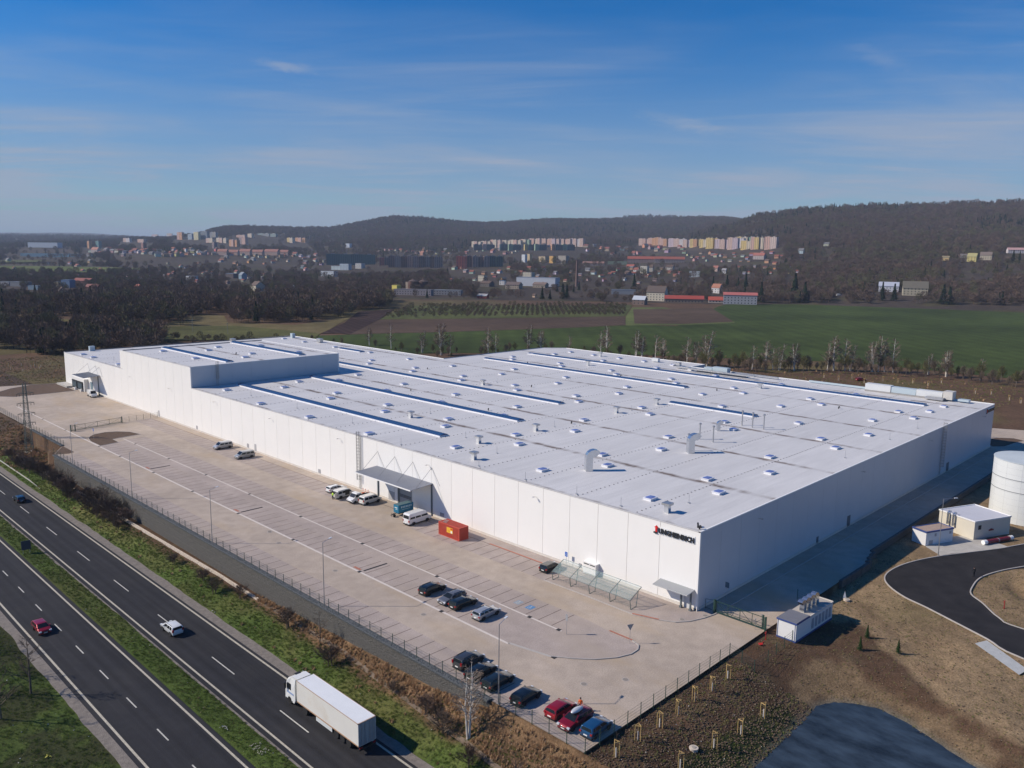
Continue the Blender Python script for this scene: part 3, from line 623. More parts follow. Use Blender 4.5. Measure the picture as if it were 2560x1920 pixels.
# pond water
mt, t, b_ = nodes('pond_water'); b_.inputs['Base Color'].default_value = (.040,.062,.085,1); b_.inputs['Roughness'].default_value = .22; b_.inputs['IOR'].default_value = 1.33
g = t.nodes.new('ShaderNodeNewGeometry'); no = t.nodes.new('ShaderNodeTexNoise'); no.inputs['Scale'].default_value = 1.6; no.inputs['Detail'].default_value = 5
mpn = t.nodes.new('ShaderNodeMapping'); mpn.inputs['Rotation'].default_value = (0,0,R(20)); mpn.inputs['Scale'].default_value = (1,.45,1); L_(t, g.outputs['Position'], mpn.inputs[0]); L_(t, mpn.outputs[0], no.inputs['Vector'])
bp = t.nodes.new('ShaderNodeBump'); bp.inputs['Strength'].default_value = .35; bp.inputs['Distance'].default_value = .12; L_(t, no.outputs['Fac'], bp.inputs['Height']); L_(t, bp.outputs[0], b_.inputs['Normal'])
no2 = t.nodes.new('ShaderNodeTexNoise'); no2.inputs['Scale'].default_value = .22; no2.inputs['Detail'].default_value = 4; L_(t, mpn.outputs[0], no2.inputs['Vector'])
mr = t.nodes.new('ShaderNodeMapRange'); mr.inputs['From Min'].default_value = .35; mr.inputs['From Max'].default_value = .65; mr.inputs['To Min'].default_value = .06; mr.inputs['To Max'].default_value = .22; L_(t, no2.outputs['Fac'], mr.inputs['Value']); L_(t, mr.outputs[0], b_.inputs['Roughness'])
n3 = t.nodes.new('ShaderNodeTexNoise'); n3.inputs['Scale'].default_value = .35; n3.inputs['Detail'].default_value = 6; n3.inputs['Roughness'].default_value = .65; L_(t, mpn.outputs[0], n3.inputs['Vector'])
m3 = t.nodes.new('ShaderNodeMapRange'); m3.inputs['From Min'].default_value = .35; m3.inputs['From Max'].default_value = .65; L_(t, n3.outputs['Fac'], m3.inputs['Value'])
x3 = t.nodes.new('ShaderNodeMix'); x3.data_type = 'RGBA'; x3.inputs[6].default_value = (.016,.022,.028,1); x3.inputs[7].default_value = (.048,.070,.095,1); L_(t, m3.outputs[0], x3.inputs[0]); L_(t, x3.outputs[2], b_.inputs['Base Color'])
sheet('pond_water', [(p[0]-.6 if p[0] > -50 and p[1] > -45 else p[0], p[1]) for p in POND] and [(-51,-24.3),(-25.7,-23.9),(-19.8,-23.8),(-13.2,-23.4),(-7.6,-23.2),(-4.9,-24.3),(-3.3,-26.5),(-2.0,-29.4),(-2.8,-33.4),(-4.2,-37),(-5.6,-40.1),(-7,-44),(-9,-61),(-61,-61),(-61,-24)], -3.0, mt)
# concrete slabs round the pump houses, on the -1 m level
sheet('concrete_apron', [(60.5,-14.8),(64,-13.2),(68.4,-15.2),(72.5,-17.3),(75.6,-18.9),(72.7,-26.3),(69.5,-24.9),(66,-23.2),(60.2,-19.5),(57.5,-18.4)], -.975, M_conc)
sheet('ramp_slab', [(19.0,-41.5),(24.7,-34.9),(22.3,-33.9),(16.5,-41)], -.965, MAT('ramp_concrete', (.42,.43,.42), .8, var=.1, world=True))
# ================================================================== retaining walls
M_gab = MAT('gabion_stone', (.125,.12,.108), .95, var=.6, vscale=6, world=True, bump=1.0, bscale=9)
M_gabcap = MAT('gabion_top_stone', (.10,.11,.115), .95, var=.6, vscale=6, world=True, bump=.9, bscale=5)
t_ = thing('gabion_wall', 'long grey gabion retaining wall below the yard fence beside the highway', 'retaining wall', (-41.5,-6,0))
# baskets 2 m long, each a piece of its own, proud and uneven
gm = []
rr_ = random.Random(4)
def stones(b, x, y0, y1, z0, z1, n):
    for i in range(n):
        r = rr_.uniform(.10,.2); cy = rr_.uniform(y0+.1,y1-.1); cz = rr_.uniform(z0+.1,z1-.1)
        d = rr_.uniform(.03,.09)
        P = [(x-d, cy, cz)]+[(x, cy+r*math.cos(a)*rr_.uniform(.7,1.2), cz+r*math.sin(a)*rr_.uniform(.6,1)) for a in (0,1.26,2.5,3.77,5.03)]
        b.add(P, [(0,1+(k+1)%5,1+k) for k in range(5)])
for v in range(4):
    b = MB(); b.box(-.45,.0,.02,1.98,-1.45,-.02); b.box(-.75,.0,.02,1.98,-2.95,-1.5); b.box(-.95,.0,.02,1.98,-5.2,-3.0)
    b = MB(); b.box(0.0,.55,.003,2.046,-1.49,.02); b.box(-.04,.55,.003,2.046,-2.98,-1.50); b.box(-.08,.55,.003,2.046,-6.2,-3.0)
    stones(b, 0, 0, 2.05, -1.48, 0, 22); stones(b, -.04, 0, 2.05, -2.96, -1.5, 22); stones(b, -.08, 0, 2.05, -4.6, -3, 22)
    gm.append(b.mesh('gabion_basket', M_gab))
capm = []
for v in range(3):
    b = MB(); b.box(-.3,.62,.003,2.046,0,.22)
    for i in range(16):
        r = rr_.uniform(.08,.16); cx_ = rr_.uniform(-.2,.5); cy_ = rr_.uniform(.12,1.85)
        b.add([(cx_,cy_,.22+rr_.uniform(.05,.12))]+[(cx_+r*math.cos(a),cy_+r*math.sin(a),.221) for a in (0,1.26,2.5,3.77,5.03)], [(0,1+k,1+(k+1)%5) for k in range(5)])
    capm.append(b.mesh('cap_stones', M_gabcap))
for i in range(84):
    y = 4.0+i*2.05
    if y > 174: break
    link('basket', gm[i%4], t_, (-.10, y+6, -.02)); link('cap', capm[i%3], t_, (-.22, y+6, -.0))
t2 = thing('gabion_wall', 'grey gabion wall behind the lattice pylon, set back from the long wall', 'retaining wall', (-36.4,184,0))
for i in range(14): link('basket', gm[i%4], t2, (-.10, i*2.05, -.02)); link('cap', capm[i%3], t2, (-.22, i*2.05, 0))
t3 = thing('stone_wall', 'low dark stone wall between the shaded strip and the sandy bank', 'retaining wall', (47,-9,0))
lm = MB(); lm.box(0,2.0,0,.55,-2.2,.28); lmm = lm.mesh('low_gabion', M_gab)
for i in range(60):
    x = i*2.04; o = link('basket', lmm, t3, (x, -.5, 0))
for i, (x, y) in enumerate([(-2.2,-.8),(-4.3,-1.1),(-6.3,-1.6),(-8.4,-2.1),(-10.5,-2.15),(-12.6,-2.1),(-14.7,-2.1),(-16.8,-2.05),(-18.8,-2.0)]): link('basket', lmm, t3, (x-.0, y-.45, 0))
# drain channel, white, along the foot of the bank
M_white_conc = MAT('pale_concrete', (.52,.45,.37), .85, var=.2, vscale=1.5, world=True)
t_ = thing('drainage_channel', 'pale concrete drainage channel running along the foot of the gabion wall', 'drainage channel', (-43,60,-4.3))
ch = MB().box(-.28,.28,.02,1.98,-.3,.0).box(-.28,-.2,.02,1.98,0,.08).box(.2,.28,.02,1.98,0,.08).mesh('channel_piece', M_white_conc)
for i in range(70):
    y = i*2.0
    link('channel_piece', ch, t_, (float(np.interp(y+60,[60,75,100,140,175,200],[-42.9,-42.75,-43.1,-43.5,-44.2,-44])+43), y, float(np.interp(y+60,[60,150,190],[.06,.1,.1]))))
tp = MAT('trodden_path_soil', (.16,.12,.085), .95, var=.3, vscale=1, world=True)
ppp = [(-43.0,58),(-43.1,34),(-44.1,22),(-44.7,14),(-45.3,4),(-46.1,-6),(-47.3,-20),(-50,-50)]
b = MB(); 
for i in range(len(ppp)-1):
    n = 12
    for j in range(n):
        p = [(ppp[i][0]+(ppp[i+1][0]-ppp[i][0])*k/n, ppp[i][1]+(ppp[i+1][1]-ppp[i][1])*k/n) for k in (j, j+1)]
        q = []
        for (x, y) in p: q += [(x-.28, y, float(G(x-.28, y))+.06), (x+.28, y, float(G(x+.28, y))+.06)]
        b.add(q, [(0,1,3,2)])
struct(b.build('path', tp))
# ================================================================== fences
M_fgreen = MAT('dark_green_fence_paint', (.020,.055,.042), .5)
M_wire = MAT('fence_wire', (.05,.085,.075), .5, metal=.3)
def fence(pts, label, h=1.75, step=2.75, z=0, zf=None, wire=M_wire):
    root = thing('fence', label, 'fence', (pts[0][0], pts[0][1], 0))
    ox, oy = pts[0][:2]; pm = MB().box(-.035,.035,-.035,.035,-.3,h+.05).mesh('post', M_fgreen)
    wb = MB()
    Z = (lambda x, y: float(zf(x, y))) if zf else (lambda x, y: z)
    for i in range(len(pts)-1):
        a = np.array(pts[i][:2], float); c = np.array(pts[i+1][:2], float); Ln = np.linalg.norm(c-a); n = max(1, round(Ln/step)); d = (c-a)/Ln
        for j in range(n+(1 if i == len(pts)-2 else 0)):
            p = a+d*(Ln*j/n); link('post', pm, root, (p[0]-ox, p[1]-oy, Z(*p)), math.atan2(d[1], d[0]))
        for j in range(n):
            p = a+d*(Ln*j/n); q = a+d*(Ln*(j+1)/n); zp, zq = Z(*p), Z(*q)
            for hh in (.08,.45,.85,1.25,1.65): wb.bar((p[0]-ox,p[1]-oy,zp+hh),(q[0]-ox,q[1]-oy,zq+hh),.018,.018)
            m_ = int(Ln/n/.16)
            for k in range(1, m_):
                s = p+(q-p)*k/m_; zs = zp+(zq-zp)*k/m_; nn = np.array([-d[1], d[0]])*.004
                wb.add([(s[0]-ox-d[0]*.004,s[1]-oy-d[1]*.004,zs+.08),(s[0]-ox+d[0]*.004,s[1]-oy+d[1]*.004,zs+.08),(s[0]-ox+d[0]*.004,s[1]-oy+d[1]*.004,zs+1.7),(s[0]-ox-d[0]*.004,s[1]-oy-d[1]*.004,zs+1.7)], [(0,1,2,3)])
    w_ = wb.build('wire_mesh', wire, root); w_['kind'] = 'stuff'; return root
fence([(-41.35,-11.3),(-41.35,174.8)], 'long dark green wire mesh fence on top of the gabion wall', z=.0)
fence([(-36.3,183.5),(-36.3,222),(-35.6,253),(-35.6,300)], 'far stretch of wire mesh fence behind the lattice pylon', z=.0)
fence([(-41.35,-11.3),(-9.0,-11.0)], 'short wire mesh fence along the yard edge above the staked saplings', z=0)
fence([(-9.0,-11.0),(-9.7,-15.2),(-5.8,-15.2),(2.0,-15.0),(15.5,-14.9),(15.8,-9.2)], 'green wire fence bending round the blue-trimmed plant container', zf=G)
fence([(-12.5,205.3),(-.6,206.6)], 'short wire fence between the sliding gate and the white facade', h=1.8, step=2.4)
fence([(-36,304),(-70,312)], 'small distant fence at the far end of the yard', zf=G) if False else None
def gate(name, label, a, c, h, zoff=0, tail=True):
    a = Vector((*a, 0)); c = Vector((*c, 0)); d = (c-a); Ln = d.length; ang = math.atan2(d.y, d.x)
    r = thing(name, label, 'gate', a, ang)
    f = MB(); f.bar((0,0,.25),(Ln,0,.25),.12,.16); f.bar((0,0,h),(Ln,0,h),.08,.08)
    f.bar((0,0,.55),(Ln,0,.55),.06,.06)
    for i in range(0, 5): x = Ln*(.02+.24*i); f.bar((x,0,.25),(x,0,h),.07,.07)
    f.build('gate_frame', M_fgreen, r)
    s = MB(); s.bar((Ln*.02,0,h),(Ln*.26,0,.3),.05,.05); s.bar((Ln*.26,0,.3),(Ln*.5,0,h),.05,.05); s.bar((Ln*.5,0,h),(Ln*.74,0,.3),.05,.05); s.bar((Ln*.74,0,.3),(Ln*.98,0,h),.05,.05); s.build('brace', M_fgreen, r)
    w2 = MB(); k = int(Ln/.16)
    for i in range(k): x = i*Ln/k; w2.quad((x-.006,0,.3),(x+.006,0,.3),(x+.006,0,h),(x-.006,0,h))
    o = w2.build('wire_infill', M_wire, r); o['kind'] = 'stuff'
    pm = MB().box(-.11,.11,-.11,.11,0,h+.25).mesh('gate_post', M_fgreen)
    for x in (-.1, Ln+.1): link('gate_post', pm, r, (x, .18, 0)); 
    link('gate_post', pm, r, (Ln*.06, -.2, 0))
    return r
gate('sliding_gate', 'green sliding gate by the near corner of the white warehouse', (1.6,-10.9), (1.6,-2.4), 2.0)
gate('sliding_gate', 'dark green sliding gate across the far part of the yard by the soil island', (-28.4,202.2), (-12.5,205.2), 1.8)
b = thing('gate_leaf', 'narrow green mesh wicket panel against the shaded warehouse wall', 'gate', (1.8,-2.3,0), R(85))
MB().bar((0,0,0),(0,0,2.1),.14,.14).bar((1.9,0,0),(1.9,0,1.6),.06,.06).bar((0,0,2.0),(1.9,0,1.6),.05,.05).bar((0,0,.2),(1.9,0,.2),.05,.05).build('frame', M_fgreen, b)
# guard rail by the highway
M_galv = MAT('galvanised_steel', (.50,.50,.50), .38, metal=.75, var=.1, vscale=2)
r_ = thing('guard_rail', 'pale steel guard rail ending in the grass beside the highway', 'guard rail', (-48.2,163,-6))
gb = MB(); gb.bar((0,0,.02),(0,10,.6),.10,.32); gb.bar((0,10,.6),(0,140,.6),.10,.32); gb.build('rail', MAT('rail_steel', (.55,.53,.46), .5, metal=.3), r_)
pm = MB().box(-.06,.06,-.06,.06,0,.6).mesh('post', M_galv)
for i in range(34): link('post', pm, r_, (.1, 10+i*4, 0))
# ================================================================== THE WAREHOUSE
HT, UT = 13.0, 19.55
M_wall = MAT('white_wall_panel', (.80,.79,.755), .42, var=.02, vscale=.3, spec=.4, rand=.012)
M_wall_shade = MAT('shade_toned_side_panel', (.56,.58,.60), .38, var=.03, vscale=.3, spec=.45, rand=.012)  # white panel again, greyed so its colour carries the side's shade
M_trim = MAT('white_trim', (.80,.80,.78), .45)
M_plinth = MAT('plinth_concrete', (.62,.58,.52), .8, var=.1, world=True, vscale=.8)
M_seam = MAT('seam_dark', (.30,.29,.28), .8)
def roofmat():
    mt, t, b = nodes('roof_membrane'); b.inputs['Roughness'].default_value = .55; b.inputs['Specular IOR Level'].default_value = .35
    g = t.nodes.new('ShaderNodeNewGeometry'); rgb = t.nodes.new('ShaderNodeRGB'); rgb.outputs[0].default_value = (.62,.61,.595,1); cur = rgb.outputs[0]
    for sc, am, mpv in ((.05, .05, (1,1,1)), (.5, .05, (.25,2.2,1)), (3.0, .05, (1,1,1))):
        mp = t.nodes.new('ShaderNodeMapping'); mp.inputs['Scale'].default_value = mpv; L_(t, g.outputs['Position'], mp.inputs[0])
        no = t.nodes.new('ShaderNodeTexNoise'); no.inputs['Scale'].default_value = sc; no.inputs['Detail'].default_value = 6
        L_(t, mp.outputs[0], no.inputs['Vector']); mr = t.nodes.new('ShaderNodeMapRange'); mr.inputs['From Min'].default_value = .3; mr.inputs['From Max'].default_value = .7
        mr.inputs['To Min'].default_value = 1-am; mr.inputs['To Max'].default_value = 1+am; L_(t, no.outputs['Fac'], mr.inputs['Value'])
        v = t.nodes.new('ShaderNodeVectorMath'); v.operation = 'SCALE'; L_(t, cur, v.inputs[0]); L_(t, mr.outputs[0], v.inputs['Scale']); cur = v.outputs[0]
    # membrane lap seams every 1.6 m
    br = t.nodes.new('ShaderNodeTexBrick'); br.inputs['Scale'].default_value = 1; br.inputs['Brick Width'].default_value = 24; br.inputs['Row Height'].default_value = 1.6
    br.inputs['Mortar Size'].default_value = .035; br.inputs['Mortar Smooth'].default_value = .3
    br.inputs['Color1'].default_value = (1,1,1,1); br.inputs['Color2'].default_value = (.94,.94,.94,1); br.inputs['Mortar'].default_value = (.90,.90,.90,1)
    L_(t, g.outputs['Position'], br.inputs['Vector']); mx = t.nodes.new('ShaderNodeMix'); mx.data_type = 'RGBA'; mx.blend_type = 'MULTIPLY'; mx.inputs[0].default_value = 1
    L_(t, cur, mx.inputs[6]); L_(t, br.outputs['Color'], mx.inputs[7]); cur = mx.outputs[2]
    # rust-brown dirt washed into the valleys every 25 m
    sp = t.nodes.new('ShaderNodeSeparateXYZ'); L_(t, g.outputs['Position'], sp.inputs[0])
    def mth(op, a, c=None):
        n = t.nodes.new('ShaderNodeMath'); n.operation = op
        for i, v in enumerate((a, c)):
            if v is None: continue
            if isinstance(v, (int, float)): n.inputs[i].default_value = v
            else: L_(t, v, n.inputs[i])
        return n.outputs[0]
    no = t.nodes.new('ShaderNodeTexNoise'); no.inputs['Scale'].default_value = .35; no.inputs['Detail'].default_value = 4; L_(t, g.outputs['Position'], no.inputs['Vector'])
    wob = mth('MULTIPLY', mth('SUBTRACT', no.outputs['Fac'], .5), 1.6)
    u = mth('ADD', sp.outputs[0], wob); dd = mth('ABSOLUTE', mth('SUBTRACT', mth('MODULO', mth('ADD', u, 12.5), 25.05), 12.5))
    m1 = t.nodes.new('ShaderNodeMapRange'); m1.inputs['From Min'].default_value = 1.15; m1.inputs['From Max'].default_value = .05; L_(t, dd, m1.inputs['Value'])
    mp = t.nodes.new('ShaderNodeMapping'); mp.inputs['Scale'].default_value = (.02,1,1); L_(t, g.outputs['Position'], mp.inputs[0])
    n2 = t.nodes.new('ShaderNodeTexNoise'); n2.inputs['Scale'].default_value = .14; n2.inputs['Detail'].default_value = 7; n2.inputs['Roughness'].default_value = .7; L_(t, mp.outputs[0], n2.inputs['Vector'])
    m2 = t.nodes.new('ShaderNodeMapRange'); m2.inputs['From Min'].default_value = .42; m2.inputs['From Max'].default_value = .56; m2.inputs['To Min'].default_value = .15; L_(t, n2.outputs['Fac'], m2.inputs['Value'])
    fac = mth('MULTIPLY', m1.outputs[0], mth('MULTIPLY', m2.outputs[0], 1.0))
    mx = t.nodes.new('ShaderNodeMix'); mx.data_type = 'RGBA'; mx.inputs[7].default_value = (.13,.085,.055,1); L_(t, fac, mx.inputs[0]); L_(t, cur, mx.inputs[6]); cur = mx.outputs[2]
    L_(t, cur, b.inputs['Base Color']); return mt
M_roof = roofmat()
hall = thing('warehouse', 'huge low white warehouse with flat grey roof, skylights and loading canopies', 'warehouse', (0,0,0))
RY = 183.5
foot = [(0,0),(162,0),(162,104),(172,104),(172,176),(164,RY),(105.2,RY),(105.2,300),(0,300)]
# core behind the panels
core = [(.3,.3),(161.7,.3),(161.7,104.3),(171.7,104.3),(171.7,175.8),(163.8,RY-.3),(104.9,RY-.3),(104.9,299.7),(.3,299.7)]
MB().prism(core, 0.0, HT-.35).build('core', M_seam, hall)
MB().prism([(p[0], p[1]) for p in foot], HT-.30, HT-.02).build('roof_deck', M_seam, hall)
MB().prism([(max(.12, min(p[0]-.12, p[0]-.12 if p[0] > 0 else .12)) if p[0] > 0 else .12, (p[1]-.12) if p[1] > 0 else .12) for p in foot], HT-.3, HT).build('roof', M_roof, hall)
MB().box(.3,53.7,181.5,235.6,HT,UT-.3).build('raised_core', M_seam, hall)
MB().box(.12,53.9,181.3,235.7,UT-.35,UT).build('raised_roof', M_roof, hall)
PW = 6.42
nf = 46.73; i = 0
panel = MB().box(0,.3,.012,PW-.012,.55,HT-.08).mesh('wall_panel', M_wall)
def pan(name, x0, x1, y0, y1, z0, z1, mt): return MB().box(x0,x1,y0,y1,z0,z1).build(name, mt, hall)
# front facade
seams = [0.0]+[7.35+PW*k for k in range(46)]; seams = [s for s in seams if s < 296]+[300.0]
# the loading recesses are closed by their own pieces
def cover_front(y0, y1):
    for a, c, z in ((70.6,77.2,4.15),(77.9,80.4,2.35),(272.6,288.0,4.6)):
        if y0 < c and y1 > a: return True
    return False
for k in range(len(seams)-1):
    a, c = seams[k]+.035, seams[k+1]-.035; top = HT-.05
    if 181 < (a+c)/2 < 236: top = UT-.05
    pan('wall_panel', -.06, .28, a, c, .45, top, M_wall)
pan('raised_corner_panel', -.055, .28, 181.0, 181.4, HT, UT-.05, M_wall)
MB().box(-.10,.29,0,300,0,.42).build('plinth', M_plinth, hall)
MB().box(-.10,.14,0,180.9,HT-.06,HT+.10).box(-.10,.14,236.2,300,HT-.06,HT+.10).build('eaves_trim', MAT('eaves_trim_metal', (.55,.54,.52), .5), hall)
MB().box(-.10,.14,180.9,236.2,UT-.06,UT+.10).build('raised_eaves_trim', COL('eaves_trim_b', (.62,.61,.58), .5), hall)
# side facing the shaded strip (south-east), shade toned into its panels
xs = [.3]+[6.4*k for k in range(1, 25)]+[162.0]
for k in range(len(xs)-1): pan('wall_panel', xs[k]+.015, xs[k+1]-.015, -.06, .28, .45, HT-.05, M_wall_shade)
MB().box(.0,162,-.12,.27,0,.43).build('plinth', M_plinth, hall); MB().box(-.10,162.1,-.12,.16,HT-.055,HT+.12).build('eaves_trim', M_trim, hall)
# raised block: side walls, the one away from the sun coloured darker as shade
for k in range(8): pan('wall_panel', .30+6.70*k, .30+6.70*(k+1)-.03, 181.02, 181.45, HT+.05, UT-.05, MAT('shade_toned_raised_panel', (.46,.50,.53), .4, rand=.02) if k == 0 else bpy.data.materials['shade_toned_raised_panel'])
pan('wall_panel', 53.6, 54.0, 181.0, 236.0, HT, UT-.05, M_wall); pan('wall_panel', .3, 53.6, 235.6, 236.0, HT, UT-.05, M_wall)
MB().box(.12,54.05,180.95,181.2,UT-.05,UT+.12).box(53.8,54.05,181.2,236.0,UT-.05,UT+.12).build('raised_eaves_trim', M_trim, hall)
MB().box(.14,54.05,235.8,236.1,UT-.05,UT+.3).build('raised_eaves_trim', M_seam, hall)
# back walls and trims
for (a, c) in zip(foot[1:], foot[2:]):
    d = Vector((c[0]-a[0], c[1]-a[1], 0)); n = max(1, round(d.length/6.4))
    b = MB(); b.bar((a[0],a[1],HT/2),(c[0],c[1],HT/2),.12,HT-.1); b.build('rear_wall', M_wall_shade, hall)
    MB().bar((a[0],a[1],HT+.05),(c[0],c[1],HT+.05),.26,.22).build('eaves_trim', M_trim, hall)
MB().bar((105.1,298,HT+.16),(.2,299.9,HT+.16),.3,.35).build('parapet', COL('dark_parapet',(.10,.11,.12),.6), hall)
MB().bar((105.3,183.6,HT+.16),(164,183.6,HT+.16),.3,.3).build('parapet', COL('dark_parapet',(.10,.11,.12),.6), hall)
# corner posts
MB().box(-.10,.30,-.10,.30,.0,HT+.13).build('corner_post', M_wall, hall)
# ---- skylights (domes on kerbs)
M_dome = MAT('skylight_acrylic', (.16,.20,.44), .12, spec=.8, rand=.15, coat=.5)
M_curb = MAT('skylight_kerb', (.72,.73,.76), .5)
curb = MB().box(-1.05,1.05,-.78,.78,0,.42).box(-1.13,1.13,-.86,.86,.36,.47).mesh('skylight_kerb', M_curb)
dv = []
n = 5
for i in range(n):
    for j in range(n):
        x = -1+2*i/(n-1); y = -1+2*j/(n-1); dv.append((x*1.0, y*.73, .47+.13*(1-x**4)*(1-y**4)))
dome = MB().add(dv, [(i*n+j, (i+1)*n+j, (i+1)*n+j+1, i*n+j+1) for i in range(n-1) for j in range(n-1)]).mesh('skylight_dome', M_dome, True)
SK = [(2.7,117.3),(2.7,91.2),(2.7,142.4),(2.7,247.6),(2.7,274.1),(2.9,286.2),(6.2,169.8),(8.6,15.4),(8.7,41.3),(8.7,67.2),(20.8,9.0),(21.0,34.6),(21.1,59.7),(21.3,85.2),(21.5,110.3),(21.6,136.6),(21.7,162.7),(27.2,15.2),(27.3,41.0),(27.4,66.9),(27.6,91.4),(27.8,117.5),(28.0,143.1),(31.0,169.6),(40.4,9.1),(40.7,35.0),(40.9,60.1),(41.4,85.3),(41.7,110.9),(42.0,137.2),(42.2,289.0),(42.4,164.0),(52.3,15.2),(52.4,41.0),(52.7,67.0),(52.9,91.3),(53.2,117.5),(53.6,143.3),(54.0,169.5),(71.2,9.0),(71.4,34.7),(72.0,60.0),(72.1,85.0),(72.9,110.8),(73.0,137.0),(73.4,163.6),(73.5,190.2),(77.5,15.2),(78.0,41.0),(78.2,67.1),(78.8,91.6),(79.0,117.8),(79.4,143.3),(79.7,169.9),(79.8,197.3),(90.6,9.2),(91.0,27.1),(91.9,85.5),(92.5,111.1),(92.9,137.9),(93.3,190.8),(93.5,164.7),(93.8,244.2),(94.1,218.1),(94.4,270.8),(94.6,289.4),(97.1,52.8),(103.9,91.3),(104.4,117.8),(104.9,143.4),(109.3,15.4),(109.9,41.4),(110.4,67.4),(118.5,170.3),(120.9,9.0),(121.7,34.7),(122.1,59.9),(123.1,85.2),(123.8,110.7),(124.3,137.0),(124.4,163.4),(127.1,15.1),(128.1,41.0),(128.7,67.0),(129.5,91.4),(129.8,117.7),(130.2,143.2),(130.4,169.3),(134.3,9.2),(144.0,170.1),(145.8,9.0),(146.7,34.7),(147.4,59.9),(148.4,85.2),(148.9,110.7),(149.6,137.0),(150.1,163.6),(154.3,99.2),(160.1,111.0),(160.4,124.7),(160.6,137.3),(160.9,151.1),(161.3,164.2)]
def skylight(x, y, z):
    e = link('skylight', curb, hall, (x, y, z), rnd.uniform(-.01,.01)); link('dome', dome, e); return e
for x, y in SK: skylight(x, y, HT)
up = lambda x, y: (x*1.0-1.6, y-4.2)
for x, y in [(11.4,228.8),(24.6,221.4),(31.5,228.3),(11.4,202.8),(31.5,202.6),(25.2,195.5),(45.8,223.1),(46.0,196.3)]: skylight(*up(x, y), UT)
# ---- long glazed ridge strips
M_glz = MAT('blue_glazing', (.018,.062,.165), .35, spec=.4, var=.08, vscale=.8)
M_glzrib = MAT('glazing_bar', (.10,.19,.34), .4)
def strip(x, y0, y1, z=HT, wd=2.6):
    e = MB().box(-wd/2,wd/2,0,y1-y0,0,.30).box(-wd/2-.10,-wd/2,0,y1-y0,0,.32).build('rooflight_strip', M_curb, hall, loc=(x, y0, z))
    g = MB(); pr = [(-wd/2,.31),(-wd*.25,.58),(0,.68),(wd*.25,.58),(wd/2,.31)]; n = len(pr); Ln = y1-y0
    g.add([(p[0],0,p[1]) for p in pr]+[(p[0],Ln,p[1]) for p in pr], [(i,i+1,n+i+1,n+i) for i in range(n-1)]+[tuple(range(n-1,-1,-1)), tuple(range(n,2*n))]); g.build('glazing', M_glz, e)
    q = MB(); y = 1.05
    while y < Ln:
        for i in range(n-1): q.bar((pr[i][0],y,pr[i][1]+.015),(pr[i+1][0],y,pr[i+1][1]+.015),.07,.03)
        y += 1.05
    q.build('glazing_bars', M_glzrib, e)['kind'] = 'stuff'
    fl = MB(); 
    for k in range(1, int(Ln/8)): fl.box(-.3,.3,k*8-.3,k*8+.3,.88,.98)
    return e
for a in ((14.2,77.5,176.5),(40.1,77.5,176.5),(66.1,86.4,178),(66.4,178,236),(93.0,222.4,238.6),(118.3,78.1,172.6),(144.0,13.4,172.4),(91.2,39.2,66.0),(15.0,236.3,258),(93.1,204,206)): 
    if a[0] != 93.1: strip(a[0], a[1], a[2])
strip(14.5, 183.9, 234.5, UT); strip(41.5, 184.6, 235.0, UT)
# ---- roof vents, goosenecks, ducts, pipes
M_shiny = MAT('galvanised_duct', (.62,.64,.66), .22, metal=.9, var=.05, vscale=1)
vm_ = MB().box(-.42,.42,-.42,.42,0,1.35).mesh('vent_shaft', M_shiny); cm_ = MB().box(-.75,.75,-.75,.75,1.35,1.72).mesh('vent_cap', M_galv)
for x, y in [(72.3,125.7),(22.0,99.9),(15.4,67.0),(4.7,57.0),(34.5,67.1),(67.2,67.6),(86.1,67.5),(135.0,133.0),(160.5,147.2),(135.6,61.3),(4.6,9.2)]:
    e = link('roof_vent', vm_, hall, (x, y, HT), .05); link('cap', cm_, e)
M_black = MAT('black_plastic', (.015,.015,.016), .5)
g = MB(); g.tube((0,0,0),(0,0,.4),.14,n=8); 
for k in range(6):
    a0 = math.pi*k/6; a1 = math.pi*(k+1)/6; g.tube((0,-.28+.28*math.cos(a0),.4+.26*math.sin(a0)),(0,-.28+.28*math.cos(a1),.4+.26*math.sin(a1)),.13,n=8)
gm_ = g.mesh('gooseneck', M_black)
for x, y in [(81.5,165.1),(47.5,132.0),(43.7,93.4),(121.0,152.0),(81.0,112.3),(47.3,66.7),(120.8,106.7),(120.2,68.1),(119.7,28.8),(1.2,.9),(1.7,1.5),(25,200.5)]:
    link('gooseneck', gm_, hall, (x, y, HT if (x, y) != (25,200.5) else UT), rnd.choice([.4, 2.2, -.6]))
def duct(x, y, s=1.0, rot=0.0, parent=hall, z=HT, tall=2.3):
    """square duct that rises and bends over to a downward mouth"""
    b = MB(); h = tall*s; wd = 1.25*s; r = 1.05*s
    b.box(-wd/2,wd/2,-wd/2,wd/2,0,h); n = 6; c = wd/2+.30*s; pts = []
    for k in range(n+1):
        a = math.radians(135*k/n); pts.append(((c-(c+wd/2)*math.cos(a)), h+(c+wd/2)*math.sin(a), (c-(c-wd/2)*math.cos(a)), h+(c-wd/2)*math.sin(a)))
    for k in range(n):
        o0, z0, i0, j0 = pts[k]; o1, z1, i1, j1 = pts[k+1]; e = wd/2
        V = [(o0,-e,z0),(i0,-e,j0),(i0,e,j0),(o0,e,z0),(o1,-e,z1),(i1,-e,j1),(i1,e,j1),(o1,e,z1)]
        b.add(V, [(0,1,5,4),(1,2,6,5),(2,3,7,6),(3,0,4,7)])
    o, z1, i, j = pts[-1]; e = wd/2-.02; b.add([(o,-e,z1),(i,-e,j),(i,e,j),(o,e,z1)], [(0,1,2,3)], 1)
    return b.build('exhaust_duct', [M_shiny, COL('duct_mouth',(.03,.03,.035),.8)], parent, loc=(x, y, z)), rot
